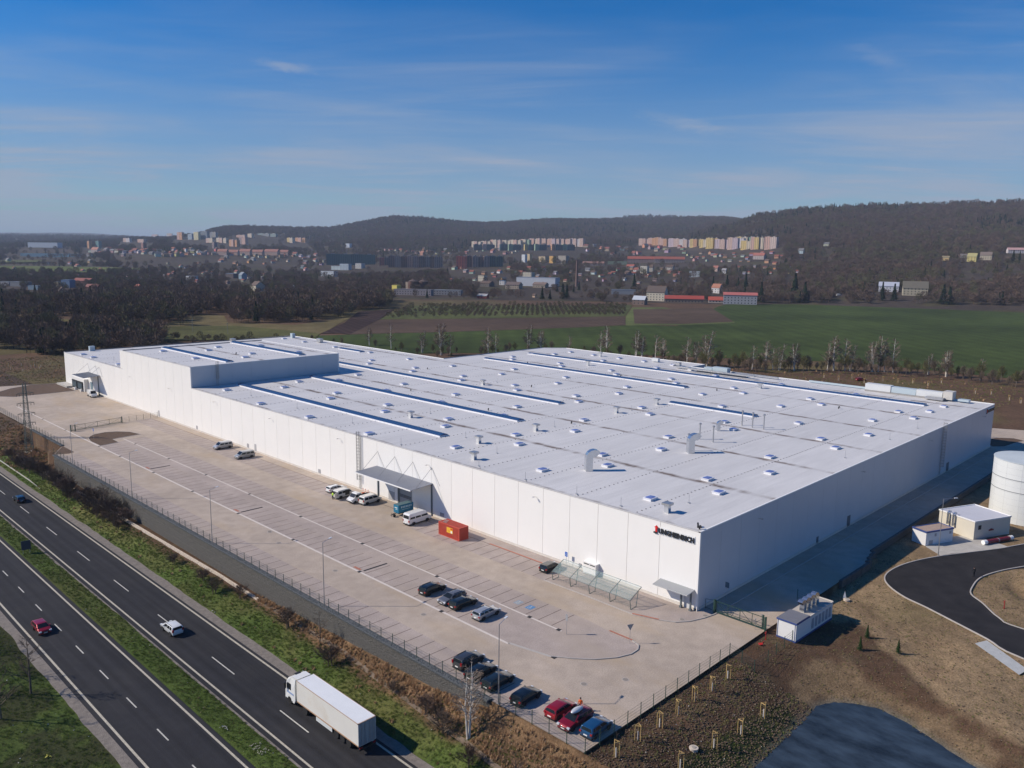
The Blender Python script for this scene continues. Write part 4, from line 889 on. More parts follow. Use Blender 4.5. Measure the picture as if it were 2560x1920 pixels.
for x, y, s, rt in ((15.6,35.2,1.12,R(-35)),(43.4,29.3,1.12,R(-35)),(67.9,36.9,.66,R(-35))):
    o, rt = duct(x, y, s, rt); o.rotation_euler = (0,0,rt)
pp = MB().tube((0,0,0),(0,0,3.6),.17,n=8).mesh('pipe', M_galv); pc = MB().lathe([(.34,3.55),(.34,3.8),(.1,3.95)], 8).mesh('pipe_cap', M_galv)
for x, y in ((56.4,35.0),(56.0,31.2),(78.0,36.0),(77.6,32.9),(77.7,29.9),(44.6,30.6)):
    e = link('flue_pipe', pp, hall, (x, y, HT)); link('cap', pc, e)
# ---- lightning rods and the conductor blocks in lines
rm = MB().tube((0,0,0),(0,0,1.6),.035,n=5).box(-.2,.2,-.2,.2,0,.12).mesh('lightning_rod', M_galv)
for x, y in [(7.0,104.3),(1.6,77.6),(29.1,100.5),(16.9,73.0),(1.8,52.4),(11.9,57.5),(1.5,39.1),(41.2,67.0),(1.4,26.3),(79.1,126.1),(73.0,66.8),(92.2,67.0),(1.6,16.6),(11.7,9.5),(108.2,3.8),(89.7,3.9),(64.1,3.9),(7.1,156.4),(7.0,130.5),(6,262)]: link('lightning_rod', rm, hall, (x, y, HT))
b = MB(); M_blk = MAT('conductor_block', (.05,.05,.055), .7)
def blocks(b, p, q, step=1.28, z=HT):
    d = Vector(q)-Vector(p); n = int(d.length/step)
    for k in range(n+1):
        c = Vector(p)+d*(k/n); c = c+Vector((rnd.uniform(-.06,.06), rnd.uniform(-.06,.06)))
        b.box(c.x-.08,c.x+.08,c.y-.08,c.y+.08,z,z+.08)
for k in range(1, 8): blocks(b, (1.0, 12.8*k), (160.5, 12.75*k))
for k in range(8, 14): blocks(b, (1.0, 12.8*k), (170 if 12.8*k < 174 and 12.8*k > 104 else 160.5, 12.75*k))
for k in range(15, 23):
    x0 = 55 if 180 < 12.8*k < 237 else 1; blocks(b, (x0, 12.8*k), (104.0, 12.8*k))
o = b.build('conductor_blocks', M_blk, hall); o['kind'] = 'stuff'
b = MB(); blocks(b, (1.0,194),(53,194), z=UT); blocks(b, (1,207),(53,207), z=UT); blocks(b, (1,220),(53,220), z=UT); o = b.build('conductor_blocks', M_blk, hall); o['kind'] = 'stuff'
# membrane battens (thin raised laps) running across the roof
b = MB()
for k in range(1, 8): b.box(.4,161,12.8*k+.35,12.8*k+.41,HT,HT+.02)
None and b.build('membrane_lap', MAT('lap_strip', (.45,.46,.50), .6), hall)
# ---- air handling units on the rear edge
M_ahu = MAT('unit_casing', (.60,.62,.62), .45, var=.03); M_ahub = MAT('unit_blue_casing', (.42,.50,.54), .45)
def ahu(parts, name='air_handling_unit'):
    e = None
    for i, (x0,x1,y0,y1,z0,z1,mt) in enumerate(parts):
        b = MB().box(x0,x1,y0,y1,HT+z0,HT+z1)
        if e is None: e = b.build(name, mt, hall)
        else: b.build('module', mt, e)
    return e
def unitline(y0, y1, x, k):
    pass
ahu([(157.2,159.6,13.0,20.5,.5,2.4,M_ahu),(157.2,159.6,20.6,28.0,.5,2.3,M_ahub),(157.0,159.7,28.1,36.0,.5,2.5,M_ahu),(156.5,160,10,12.6,.5,2.9,COL('unit_cream',(.52,.50,.46),.5)),(154.6,156.6,12,17,.3,1.0,M_galv),(156.8,160,12,36,.0,.45,M_seam),(159.8,160.3,36,56,.2,.8,M_ahub),(157,159.0,5.6,8.6,.4,1.0,M_ahub)])
ahu([(154.0,156.4,84,90,.6,2.3,M_ahub),(154.0,156.4,90.2,93.5,.6,1.9,M_ahub),(153,157,76,96,.0,.4,M_seam),(151.5,152.7,72,99,.7,1.2,M_galv),(154.5,156.0,98,106,.3,.9,M_galv),(157,157.8,66,84,.3,.8,M_galv)])
ahu([(160,161.5,108,111,.3,1.4,M_galv)]); ahu([(163,164.4,120,123,.3,1.6,M_ahu)], 'roof_unit'); ahu([(98.5,100.3,264,267,.3,1.9,M_galv)], 'roof_unit'); ahu([(100,101.5,291,293,.0,2.2,M_ahub)], 'roof_unit'); ahu([(70,72,294,296,.0,1.4,M_galv)], 'roof_unit'); ahu([(9,11,297,298.5,.0,2.0,M_ahub)],'roof_unit')
# ---- caged ladders
M_lad = MAT('ladder_steel', (.30,.30,.29), .45, metal=.5)
def ladder(x, y, nx, ny, z0, z1, name='caged_ladder'):
    """(nx,ny) points away from the wall"""
    tx, ty = -ny, nx; e = MB(); o = MB()
    for s in (-.3, .3): e.bar((x+nx*.2+tx*s, y+ny*.2+ty*s, z0), (x+nx*.2+tx*s, y+ny*.2+ty*s, z1+1.2), .06, .06)
    r = e.build(name, M_lad, hall); zz = z0+.3
    while zz < z1: o.bar((x+nx*.2-tx*.3, y+ny*.2-ty*.3, zz), (x+nx*.2+tx*.3, y+ny*.2+ty*.3, zz), .035, .035); zz += .35
    o.build('rungs', M_lad, r); c = MB(); zz = z0+2.3
    P = [(-.36,.2),(-.42,.6),(-.22,.95),(0,1.02),(.22,.95),(.42,.6),(.36,.2)]
    while zz < z1+1.2:
        for a, q in zip(P, P[1:]): c.bar((x+tx*a[0]+nx*a[1],y+ty*a[0]+ny*a[1],zz),(x+tx*q[0]+nx*q[1],y+ty*q[0]+ny*q[1],zz),.05,.05)
        zz += .75
    for a in P[1:-1]: c.bar((x+tx*a[0]+nx*a[1],y+ty*a[0]+ny*a[1],z0+2.3),(x+tx*a[0]+nx*a[1],y+ty*a[0]+ny*a[1],z1+1.2),.04,.04)
    c.build('cage', M_lad, r); return r
ladder(-.06, 91.0, -1, 0, .4, HT); ladder(115.4, -.06, 0, -1, .4, HT); ladder(8.6, 181.0, 0, -1, HT, UT)
# ---- doors, small louvres, wall lamps
M_door = MAT('grey_door', (.40,.40,.40), .5); M_louv = MAT('grey_louvre', (.33,.33,.34), .6); M_dark = MAT('dark_opening', (.02,.022,.024), .6)
for y0, y1, z0, z1 in ((177.5,178.5,.5,1.6),(145.0,146.1,.5,1.6),(108.2,109.3,.5,1.5),(61.0,62.3,.6,1.4),(23.5,24.2,.35,1.1)): pan('wall_louvre', -.10, -.04, y0, y1, z0, z1, M_louv)
for y0, y1, z1 in ((140.8,141.8,2.2),(206.2,207.2,2.2),(77.95,80.2,2.3)): pan('door', -.11, -.04, y0, y1, .2, z1, M_door)
for x0, x1, z1 in ((43.1,44.0,1.5),(57.7,59.2,2.4),(121.2,123.1,2.4)): pan('door', x0, x1, -.12, -.05, .1, z1, COL('dark_door',(.12,.14,.16),.5))
lamp = MB().bar((0,0,0),(-.55,0,.12),.06,.06).box(-.95,-.5,-.14,.14,.08,.18).mesh('wall_lamp', M_galv)
for y in (34.8,65.9,99.2,131.7,164.2,196.1,228.9,262): link('wall_lamp', lamp, hall, (-.08, y, 10.95))
for x in (18.5,62.9,105,150): link('wall_lamp', lamp, hall, (x, -.1, 11), R(90))
# ---- big loading canopy
M_can = MAT('canopy_sheet', (.27,.285,.32), .5, var=.05, vscale=1); M_steel = MAT('steel_post', (.12,.14,.15), .5)
def canopy(y0, y1, depth, z, rods, zr, name, posts):
    e = MB().add([(-.05,y0,z),(-depth,y0,z-.35),(-depth,y1,z-.35),(-.05,y1,z),(-.05,y0,z+.12),(-depth,y0,z-.23),(-depth,y1,z-.23),(-.05,y1,z+.12)], [(3,2,1,0),(4,5,6,7),(0,1,5,4),(1,2,6,5),(2,3,7,6),(3,0,4,7)]).build(name, M_can, hall)
    n = int((y1-y0)/.45)
    rb = MB()
    for k in range(n): yy = y0+(y1-y0)*(k+.5)/n; rb.bar((-.05,yy,z+.14),(-depth,yy,z-.21),.07,.05)
    rb.build('sheet_rib', M_can, e); MB().bar((-depth-.06,y0,z-.28),(-depth-.06,y1,z-.28),.14,.22).build('gutter', M_trim, e)
    ro = MB()
    for yy in rods: ro.tube((-.06,yy,zr),(-depth*.72,yy+.0,z-.1),.045,n=5); ro.tube((-.07,yy,zr),(-.09,yy-2.6,z-.0),.03,n=4)
    ro.build('tie_rod', M_lad, e)
    for yy, zz in posts: MB().box(-.32,-.05,yy-.13,yy+.13,0,zz).build('post', M_steel, e)
    return e
c1_ = canopy(64.6, 84.6, 6.1, 7.05, (64.9,71.3,77.7,84.1), 10.6, 'loading_canopy', ((64.9,6.9),(84.0,6.0)))
pan('loading_door', -.14, -.04, 71.8, 76.1, .3, 4.15, MAT('sectional_door', (.26,.28,.30), .5)); 
for z in (1.9,2.15,2.4): pan('door_window', -.17, -.145, 72.0, 75.9, z, z+.12, M_dark)
pan('door_jamb', -.35, -.04, 76.12, 76.5, 0, 4.3, M_steel)
pan('shelter_side', -.5, -.04, 70.9, 71.7, 0, 5.0, M_wall) if False else None
# left loading bay
canopy(259.7, 272.5, 6.2, 7.75, (260,264.2,272.6), 11.2, 'loading_canopy', ((262.0,7.6),))
MB().box(-1.6,-.05,273.4,287.6,0,4.9).build('dock_house', M_wall, hall)
for y0, y1 in ((281.0,286.4),(274.6,280.1)):
    o = MB().box(-1.95,-1.62,y0,y1,.5,3.7).build('dock_shelter', M_dark, hall); MB().box(-2.0,-1.96,y0+.5,y1-.5,1.1,3.1).build('dock_door', COL('dock_door',(.06,.09,.11),.4), o)
    MB().box(-2.6,-1.62,y0+.3,y0+1.0,0,1.0).build('dock_buffer', M_trim, o)
pan('dock_side_door', -.16, -.05, 268.3, 271.0, .2, 4.2, COL('dock_blue',(.15,.22,.26),.5))
MB().box(-3.6,-.1,287.8,300,0,.7).build('ramp', M_conc, hall)
# small entrance canopy by the corner
e = MB().add([(-.05,.4,3.30),(-2.3,.4,3.0),(-2.3,6.9,3.0),(-.05,6.9,3.30),(-.05,.4,3.42),(-2.3,.4,3.12),(-2.3,6.9,3.12),(-.05,6.9,3.42)], [(3,2,1,0),(4,5,6,7),(0,1,5,4),(1,2,6,5),(2,3,7,6),(3,0,4,7)]).build('entrance_canopy', COL('canopy_light',(.42,.43,.43),.5), hall)
rb = MB()
for k in range(20): yy = .5+6.3*k/19; rb.bar((-.05,yy,3.45),(-2.3,yy,3.15),.05,.05)
rb.build('sheet_rib', COL('canopy_light',(.42,.43,.43),.5), e)
for yy in (.75, 2.5): MB().box(-.75,-.5,yy-.12,yy+.12,0,3.2).box(-.82,-.43,yy-.2,yy+.2,0,.35).build('post', M_steel, e)
pan('door', -.11, -.04, .95, 2.3, .1, 2.3, COL('light_door',(.55,.56,.57),.5)); 
# white service box on the wall
sb = MB().box(-1.05,-.08,19.6,22.4,.15,2.15).build('service_box', M_wall, hall); MB().box(-1.10,-.07,19.55,22.45,2.15,2.25).build('lid', M_trim, sb)
for yy in (19.75,21.1): MB().box(-1.08,-1.06,yy,yy+1.15,1.85,2.02).build('vent_slot', M_dark, sb)
# ---- sign
def textmesh(s, size, ext=.06, off=.012):
    cu = bpy.data.curves.new('lettering', 'FONT'); cu.body = s; cu.size = size; cu.extrude = ext; cu.offset = off; cu.resolution_u = 2; cu.align_x = 'LEFT'
    o = bpy.data.objects.new('tmp_text', cu); C.objects.link(o); dg = bpy.context.evaluated_depsgraph_get(); me = bpy.data.meshes.new_from_object(o.evaluated_get(dg)); bpy.data.objects.remove(o); return me
M_letter = MAT('dark_lettering', (.022,.024,.028), .4); M_red = MAT('red_sign_paint', (.60,.02,.02), .4)
def sign(rotz, loc, wid, h, label='wall_sign'):
    """white board, dark capitals behind a red arrow-topped J"""
    r = MB().box(0,wid,-.03,.0,0,h).build('wall_sign', M_trim, hall, loc=loc); r.rotation_euler = (0,0,rotz)
    me = textmesh('UNGHEINRICH', .92, .07, .04); xs = [v.co.x for v in me.vertices]; s = (wid*.865)/(max(xs)-min(xs)); 
    me.materials.clear(); me.materials.append(M_letter)
    o = link('lettering', me, r, (wid*.115, -.12, h*.18)); o.rotation_euler = (R(90),0,0); o.scale = (s, 1.22, 1)
    j = MB(); t = .07
    def pr(pts, mi): 
        n = len(pts); j.add([(p[0],-.2,p[1]) for p in pts]+[(p[0],-.06,p[1]) for p in pts], [tuple(range(n)), tuple(range(2*n-1,n-1,-1))]+[(i,n+i,n+(i+1)%n,(i+1)%n) for i in range(n)], mi)
    x = wid*.06
    pr([(x-.14,.30),(x+.22,.30),(x+.22,1.02),(x+.44,1.02),(x+.04,1.40),(x-.36,1.02),(x-.14,1.02)], 0)
    pr([(x-.46,.02),(x+.22,.02),(x+.22,.29),(x-.46,.29)], 1)
    j.build('emblem', [M_red, M_letter], r); return r
sign(R(-90), (-.09, 8.50, 10.82), 7.7, 1.30)
sign(0, (153.8,-.09,11.2), 7.9, 1.3)
# ================================================================== VEHICLES
M_glass = MAT('car_glass', (.012,.016,.020), .14, spec=.4, coat=.0); M_tyre = MAT('tyre_rubber', (.018,.018,.018), .8); M_rim = MAT('alloy_rim', (.35,.36,.37), .3, metal=.8)
M_hl = MAT('headlamp', (.65,.68,.70), .1, coat=1); M_tl = MAT('tail_lamp', (.30,.01,.01), .2, coat=.8); M_plate = MAT('number_plate', (.75,.75,.72), .4); M_trimb = MAT('black_trim', (.02,.02,.021), .55)
def paint(nm, c, metal=.25): return COL('car_paint_'+nm, c, .28, coat=.8, metal=metal)
PROF = {
 'hatch': (4.25,1.80,1.47,.98,[(-2.08,.28),(-2.12,.72),(-2.02,.98),(-1.88,1.36),(-1.30,1.45),(.0,1.47),(.38,1.42),(1.22,.98),(1.90,.80),(2.10,.60),(2.12,.28)]),
 'wagon': (4.75,1.82,1.47,.98,[(-2.33,.28),(-2.37,.72),(-2.30,.98),(-2.16,1.36),(-1.5,1.45),(-.05,1.47),(.35,1.42),(1.22,.98),(2.05,.82),(2.32,.62),(2.36,.28)]),
 'suv': (4.55,1.88,1.66,1.08,[(-2.2,.32),(-2.27,.80),(-2.18,1.08),(-2.06,1.52),(-1.5,1.63),(.0,1.66),(.40,1.60),(1.12,1.10),(1.95,.95),(2.22,.72),(2.26,.32)]),
 'mpv': (5.0,1.95,1.95,1.15,[(-2.45,.32),(-2.50,.90),(-2.44,1.15),(-2.28,1.80),(-2.0,1.94),(.6,1.95),(.95,1.88),(1.75,1.18),(2.35,.95),(2.50,.70),(2.50,.32)]),
 'minibus': (5.95,2.05,2.50,1.35,[(-2.95,.35),(-3.0,.95),(-2.97,1.35),(-2.88,2.30),(-2.6,2.48),(1.15,2.50),(1.5,2.38),(2.25,1.38),(2.75,1.12),(2.97,.85),(3.0,.35)]),
}
def vehicle(kind, name, label, cat, loc, rot, col, side='windows', roof=None, scale=1.02, group=None, van=False, plate=True):
    L, Wd, H, belt, P = PROF[kind]; root = thing(name, label, cat, loc, rot, group); root.scale = (scale,)*3
    hw = Wd/2; tum = .20 if kind in ('hatch','wagon','suv') else .11
    def half(z): return hw*.985 if z < .4 else (hw if z <= belt else hw-tum*(z-belt)/(H-belt))
    n = len(P); bi = [i for i, p in enumerate(P) if p[1] >= belt-1e-6]; lo_, hi_ = bi[0], bi[-1]
    bm = bmesh.new(); Lv = []; Rv = []; Mv = []
    for i, (x, z) in enumerate(P):
        nose = .90 if i in (0, n-1) or i in (1, n-2) else 1.0
        h = half(z)*nose; Lv.append(bm.verts.new((x, h, z))); Rv.append(bm.verts.new((x, -h, z)))
    for i in range(n-1): bm.faces.new((Lv[i], Lv[i+1], Rv[i+1], Rv[i]))
    bm.faces.new((Lv[n-1], Lv[0], Rv[0], Rv[n-1]))
    for V, fl in ((Lv, False), (Rv, True)):
        low = V[:lo_+1]+V[hi_:]; upp = V[lo_:hi_+1]
        for f in (low, upp): bm.faces.new(f if fl else f[::-1])
    bmesh.ops.recalc_face_normals(bm, faces=bm.faces)
    bmesh.ops.bevel(bm, geom=[e for e in bm.edges if e.calc_length() > .15 and len(e.link_faces) == 2 and e.calc_face_angle(0) > .12], offset=.06, segments=2, affect='EDGES', profile=.6, clamp_overlap=True)
    me = bpy.data.meshes.new('body'); bm.to_mesh(me); bm.free(); me.materials.append(col); me.polygons.foreach_set('use_smooth', [True]*len(me.polygons)); me.update()
    body = link('body', me, root)
    mx = [i for i in range(n) if P[i][1] > belt+.2]; rr0, rf = mx[0], mx[-1]   # roof corners rear, front
    e = .014
    def seg(i, j, nm, ins=.10, t0=.10, t1=.92):
        a, c = P[i], P[j]; A = np.array(a); Cc = np.array(c); d = Cc-A; nrm = np.array([-d[1], d[0]])/np.hypot(*d)
        if nrm[1] < 0: nrm = -nrm
        p = A+d*t0+nrm*e*1.5; q = A+d*t1+nrm*e*1.5; hp = half(p[1])-ins; hq = half(q[1])-ins
        b = MB().add([(p[0],-hp,p[1]),(p[0],hp,p[1]),(q[0],hq,q[1]),(q[0],-hq,q[1]),(p[0],-hp,p[1]-.03),(p[0],hp,p[1]-.03),(q[0],hq,q[1]-.03),(q[0],-hq,q[1]-.03)], [(0,1,2,3),(0,4,5,1),(1,5,6,2),(2,6,7,3),(3,7,4,0)])
        return b.build(nm, M_glass, root)
    seg(hi_, rf, 'windscreen', .10, .06, .95)
    seg(lo_, lo_+1, 'rear_window', .14, .14, 1.0 if kind in ('hatch','wagon','suv') else .82)
    # side windows
    zb, zt = belt+.04, H-.13 if kind in ('hatch','wagon','suv') else H-(.28 if kind == 'mpv' else .72)
    def xat(z, lo):   # x of the outline at height z, rear or front side
        idx = range(lo_, rr0+1) if lo else range(rf, hi_+1)
        pts = [P[i] for i in idx]
        for a, c in zip(pts, pts[1:]):
            if min(a[1], c[1])-1e-9 <= z <= max(a[1], c[1])+1e-9: t = (z-a[1])/(c[1]-a[1]+1e-9); return a[0]+(c[0]-a[0])*t
        return pts[-1][0] if lo else pts[0][0]
    xr0, xr1 = xat(zb, True)+.16, xat(zt, True)+.20; xf0, xf1 = xat(zb, False)-.12, xat(zt, False)-.10
    if side == 'windows': cuts = [0, .30, .62, 1.0] if kind != 'hatch' else [0, .18, .58, 1.0]
    elif side == 'front': cuts = [.74, 1.0]
    else: cuts = []
    for s in (-1, 1):
        for a, c in zip(cuts, cuts[1:]):
            g = .018
            x0b, x1b = xr0+(xf0-xr0)*(a+g), xr0+(xf0-xr0)*(c-g); x0t, x1t = xr1+(xf1-xr1)*(a+g), xr1+(xf1-xr1)*(c-g)
            yb, yt = s*(half(zb)+e), s*(half(zt)+e); ti = -s*.04
            b = MB().add([(x0b,yb,zb),(x1b,yb,zb),(x1t,yt,zt),(x0t,yt,zt),(x0b,yb+ti,zb),(x1b,yb+ti,zb),(x1t,yt+ti,zt),(x0t,yt+ti,zt)], [(0,1,2,3),(0,1,5,4),(1,2,6,5),(2,3,7,6),(3,0,4,7)])
            b.build('side_window', M_glass, root)
    ws = .33 if kind in ('hatch','wagon') else .36
    tm = _kids.get(('tyre', ws)) 
    if tm is None:
        q = MB(); q.lathe([(ws*.66,-.11),(ws*.96,-.11),(ws,-.07),(ws,.07),(ws*.96,.11),(ws*.66,.11)], 16); tm = q.mesh('tyre', M_tyre)
        q = MB(); q.lathe([(.02,.085),(ws*.2,.095),(ws*.66,.07)], 10); q.lathe([(.02,-.085),(ws*.2,-.095),(ws*.66,-.07)], 10); rm2 = q.mesh('rim', M_rim); _kids[('tyre', ws)] = tm; _kids[('rim', ws)] = rm2
    rm2 = _kids[('rim', ws)]
    for x in (-L*.30, L*.315):
        for s in (-1, 1):
            o = link('wheel', tm, root, (x, s*(hw-.10), ws)); o.rotation_euler = (R(90), 0, 0); link('rim', rm2, o)
        MB().box(x-ws*1.15,x+ws*1.15,-hw-.004,hw+.004,.27,ws*1.75).build('wheel_arch', M_trimb, root)
    xf, xb = P[-2][0], P[1][0]; zl = .66 if kind in ('hatch','wagon') else .8
    for s in (-1, 1):
        MB().box(xf-.22,xf+.03,s*hw*.82-.17,s*hw*.82+.17,zl-.08,zl+.10).build('headlight', M_hl, root)
        MB().box(xb-.03,xb+.14,s*hw*.84-.13,s*hw*.84+.13,zl+.04,zl+(.26 if kind in ('hatch','wagon') else .45)).build('tail_light', M_tl, root)
        MB().box(P[hi_][0]-.45,P[hi_][0]-.22,s*(hw+.10)-.09,s*(hw+.10)+.09,belt,belt+.15).build('mirror', col, root)
    MB().box(xb-.05,xb+.02,-.26,.26,.50,.61).build('number_plate', M_plate, root); MB().box(xf-.02,xf+.05,-.26,.26,.40,.51).build('number_plate', M_plate, root)
    MB().box(xf-.05,xf+.045,-hw*.62,hw*.62,.53,.64).build('grille', M_trimb, root); MB().box(xb-.04,xf+.04,-hw*.86,hw*.86,.22,.32).build('sill', M_trimb, root)
    if kind in ('wagon','suv'):
        for s in (-1,1): MB().bar((-1.6,s*(hw-tum-.04),H+.02),(.2,s*(hw-tum-.04),H+.02),.04,.05).build('roof_rail', M_trimb, root)
    return root
BLK = paint('black', (.008,.011,.011)); WHT = paint('white', (.72,.73,.72), 0); GRY = paint('grey', (.13,.135,.15)); SLV = paint('silver', (.45,.46,.47), .5); RED = paint('red', (.30,.006,.014)); BLU = paint('blue', (.012,.07,.17)); DGR = paint('dark_grey', (.05,.053,.055)); DBL = paint('dark_blue', (.012,.03,.05)); DKG = paint('dark_green_black', (.012,.018,.018)); WAM = paint('warm_white', (.66,.65,.60), 0)
V = vehicle
V('wagon','parked_car','black estate car, first of the four parked in the middle bays','car',(-25.3,34.6,0),R(2),BLK)
V('wagon','parked_car','grey estate car facing the highway between two dark parked cars','car',(-25.4,29.6,0),R(181),GRY)
V('wagon','parked_car','black estate car squeezed between the grey estate and the silver one','car',(-25.3,27.0,0),R(-1),DKG)
V('wagon','parked_car','silver estate car at the right end of the middle group','car',(-25.2,21.8,0),R(2),SLV)
V('suv','parked_car','dark grey estate behind the bare birch, leftmost of the cars by the fence','car',(-37.2,12.7,0),R(3),DGR)
V('wagon','parked_car','black car half hidden behind the birch twigs by the fence','car',(-38.0,9.4,0),R(3),BLK)
V('wagon','parked_car','black estate with bright red tail lamps beside the lamp post','car',(-38.0,6.1,0),R(2),DKG)
V('hatch','parked_car','glossy black hatchback standing alone just past the lamp post','car',(-38.1,1.0,0),R(3),BLK)
V('hatch','parked_car','bright red hatchback left of the car with the roof box','car',(-37.2,-4.0,0),R(2),RED)
J_ = V('wagon','parked_car','dark red estate car carrying a pale roof box','car',(-37.6,-6.7,0),R(181),paint('dark_red',(.22,.006,.014)))
rb = MB(); rb.lathe([(.05,0),(.8,0),(1.0,.12),(.98,.22),(.7,.34),(.05,.38)], 20); o = rb.build('roof_box', paint('box_silver',(.50,.52,.55),.1), None, True)
o.scale = (1.05,.42,1.05); o.location = (-37.4,-6.75,1.58); tag(o, 'long pale grey roof box strapped on the dark red car', 'roof box')
V('hatch','parked_car','blue hatchback in the sharp corner of the fence','car',(-37.1,-9.5,0),R(3),BLU)
V('wagon','parked_car','white estate car at the left end of the row of white vans','car',(-4.7,94.3,0),R(2),WHT)
ov = V('mpv','open_van','white van with its rear door open and a worker beside it','van',(-6.0,89.3,0),R(5),WAM,side='windows')
MB().box(-2.46,-2.43,-.9,.9,.5,1.75).build('open_doorway', M_dark, ov); d_ = MB().box(0,.9,-.03,.03,.5,1.8).build('rear_door', WAM, ov, loc=(-2.5,-.95,0)); d_.rotation_euler = (0,0,R(200))
MB().box(-.3,.9,-.99,-.965,.6,1.75).build('side_opening', M_dark, ov)
fb = thing('flatbed_van', 'white double cab pickup van with dark flatbed facing the yard', 'pickup', (-5.3,84.1,0), R(183)); 
def flatbed(root):
    col = WHT; hw = .98
    P = [(.1,.45),(.1,2.05),(.3,2.2),(1.2,2.22),(1.45,2.1),(2.1,1.3),(2.65,1.05),(2.8,.8),(2.8,.4)]; n = len(P)
    v = [(x,hw-(.1 if z > 1.4 else 0),z) for x,z in P]+[(x,-hw+(.1 if z > 1.4 else 0),z) for x,z in P]
    MB().add(v, [(i,i+1,n+i+1,n+i) for i in range(n-1)]+[(n-1,0,n,2*n-1), tuple(range(n-1,-1,-1)), tuple(range(n,2*n))]).build('cab', col, root)
    MB().add([(1.52,-.84,2.06),(1.52,.84,2.06),(2.1,.86,1.36),(2.1,-.86,1.36),(1.47,-.84,2.02),(1.47,.84,2.02),(2.05,.86,1.32),(2.05,-.86,1.32)], [(3,2,1,0),(4,5,6,7),(0,1,5,4),(1,2,6,5),(2,3,7,6),(3,0,4,7)]).build('windscreen', M_glass, root)
    for s in (-1, 1):
        for a, c in ((.25,.9),(1.0,1.75)): MB().box(a,c,s*.95-.03,s*.95+.03,1.38,1.92).build('side_window', M_glass, root)
        MB().box(2.7,2.83,s*.72-.15,s*.72+.15,.8,1.02).build('headlight', M_hl, root)
    MB().box(-3.0,.05,-1.02,1.02,.72,.86).build('bed', M_trimb, root); MB().box(-3.0,.05,.98,1.03,.86,1.18).box(-3.0,.05,-1.03,-.98,.86,1.18).box(-3.03,-2.98,-1.02,1.02,.86,1.18).box(0,.06,-1.02,1.02,.86,1.9).build('dropside', M_trimb, root)
    MB().box(2.72,2.86,-.95,.95,.38,.62).build('bumper', M_trimb, root); MB().box(-2.8,2.3,-.4,.4,.4,.7).build('chassis', M_trimb, root)
    for x in (-1.9, 1.9):
        for s in (-1, 1): o = link('wheel', _kids[('tyre',.36)], root, (x,s*.88,.36)); o.rotation_euler = (R(90),0,0); link('rim', _kids[('rim',.36)], o)
flatbed(fb)
V('mpv','parked_van','boxy white passenger van, right end of the row below the ladder','van',(-4.3,81.4,0),R(3),WAM)
V('minibus','minibus','tall white minibus in front of the loading canopy','van',(-5.0,63.8,0),R(2),WHT)
V('mpv','parked_van','silver van nearest the wall on the far part of the yard','van',(-4.7,151.2,0),R(180),SLV)
V('mpv','parked_van','silver van with dark windows, second along the white facade','van',(-5.4,137.2,0),R(179),paint('silver_b',(.38,.39,.38),.4))
V('minibus','delivery_van','white high-roof delivery van at the far loading bay','van',(-3.0,261.0,0),R(-93),WHT,side='front')
V('hatch','parked_car','small black hatchback by the glass bicycle shelter','car',(-4.1,27.4,0),R(3),BLK)
V('suv','moving_car','white crossover driving away in the near carriageway','car',(-57.2,62.4,-5.985),R(91),WHT)
V('hatch','moving_car','dark blue hatchback far ahead on the near carriageway','car',(-54.8,156.7,-5.985),R(90),DBL)
V('hatch','moving_car','red hatchback coming towards the camera on the far-left carriageway','car',(-72.2,77.3,-5.985),R(-89),RED)
V('hatch','parked_car','red car standing far behind the warehouse in the dirt','car',(264.0,78.5,.02),R(-42),RED)
# articulated lorry
lr = thing('lorry', 'white articulated lorry with plain box trailer on the highway', 'truck', (-53.35,13.7,-5.985), R(90)); lr.scale = (1.07,1.04,1.05)
M_lw = MAT('lorry_white', (.70,.71,.69), .4, var=.04, vscale=.6); M_lt = MAT('trailer_side', (.66,.65,.60), .45, var=.05, vscale=.5, stain=((.50,.42,.32),.25,.55,.9))
tb = MB().box(0,13.4,-1.27,1.27,1.05,3.98).build('trailer_box', M_lt, lr)
MB().box(.02,13.38,-1.25,1.25,3.981,4.0).build('roof_skin', MAT('trailer_roof',(.74,.76,.76),.45,var=.05,vscale=.5), tb); MB().box(-.02,.12,-1.29,1.29,3.9,4.03).box(-.02,13.4,-1.29,-1.25,3.93,4.03).box(-.02,13.4,1.25,1.29,3.93,4.03).build('roof_edge', COL('lorry_trim',(.45,.33,.25),.5), tb)
MB().box(0,13.4,-1.285,-1.272,1.05,1.2).box(0,13.4,1.272,1.285,1.05,1.2).build('base_rail', COL('lorry_rail',(.42,.26,.16),.5), tb)
b = MB(); 
for s in (-1, 1): b.box(-.03,.0,s*.62-.58,s*.62+.58,1.12,3.88)
b.build('rear_door', MAT('lorry_door',(.34,.37,.37),.5,var=.15,vscale=1.5), tb)
b = MB(); [b.tube((-.06,y,1.15),(-.06,y,3.85),.025,n=5) for y in (-.85,-.35,.35,.85)]; b.build('lock_rod', M_galv, tb)
MB().box(-.08,.2,-1.2,1.2,.5,.72).build('rear_bumper', M_trimb, lr); MB().box(.3,13.0,-.5,.5,.75,1.05).build('chassis', M_trimb, lr)
for s in (-1, 1):
    MB().box(-.10,-.02,s*.95-.2,s*.95+.2,.75,.95).build('tail_light', M_tl, lr)
    MB().box(5.5,9.0,s*1.24-.03,s*1.24+.03,.45,.95).build('side_guard', MAT('side_guard_white',(.6,.63,.62),.4) if s < 0 else bpy.data.materials['side_guard_white'], lr)
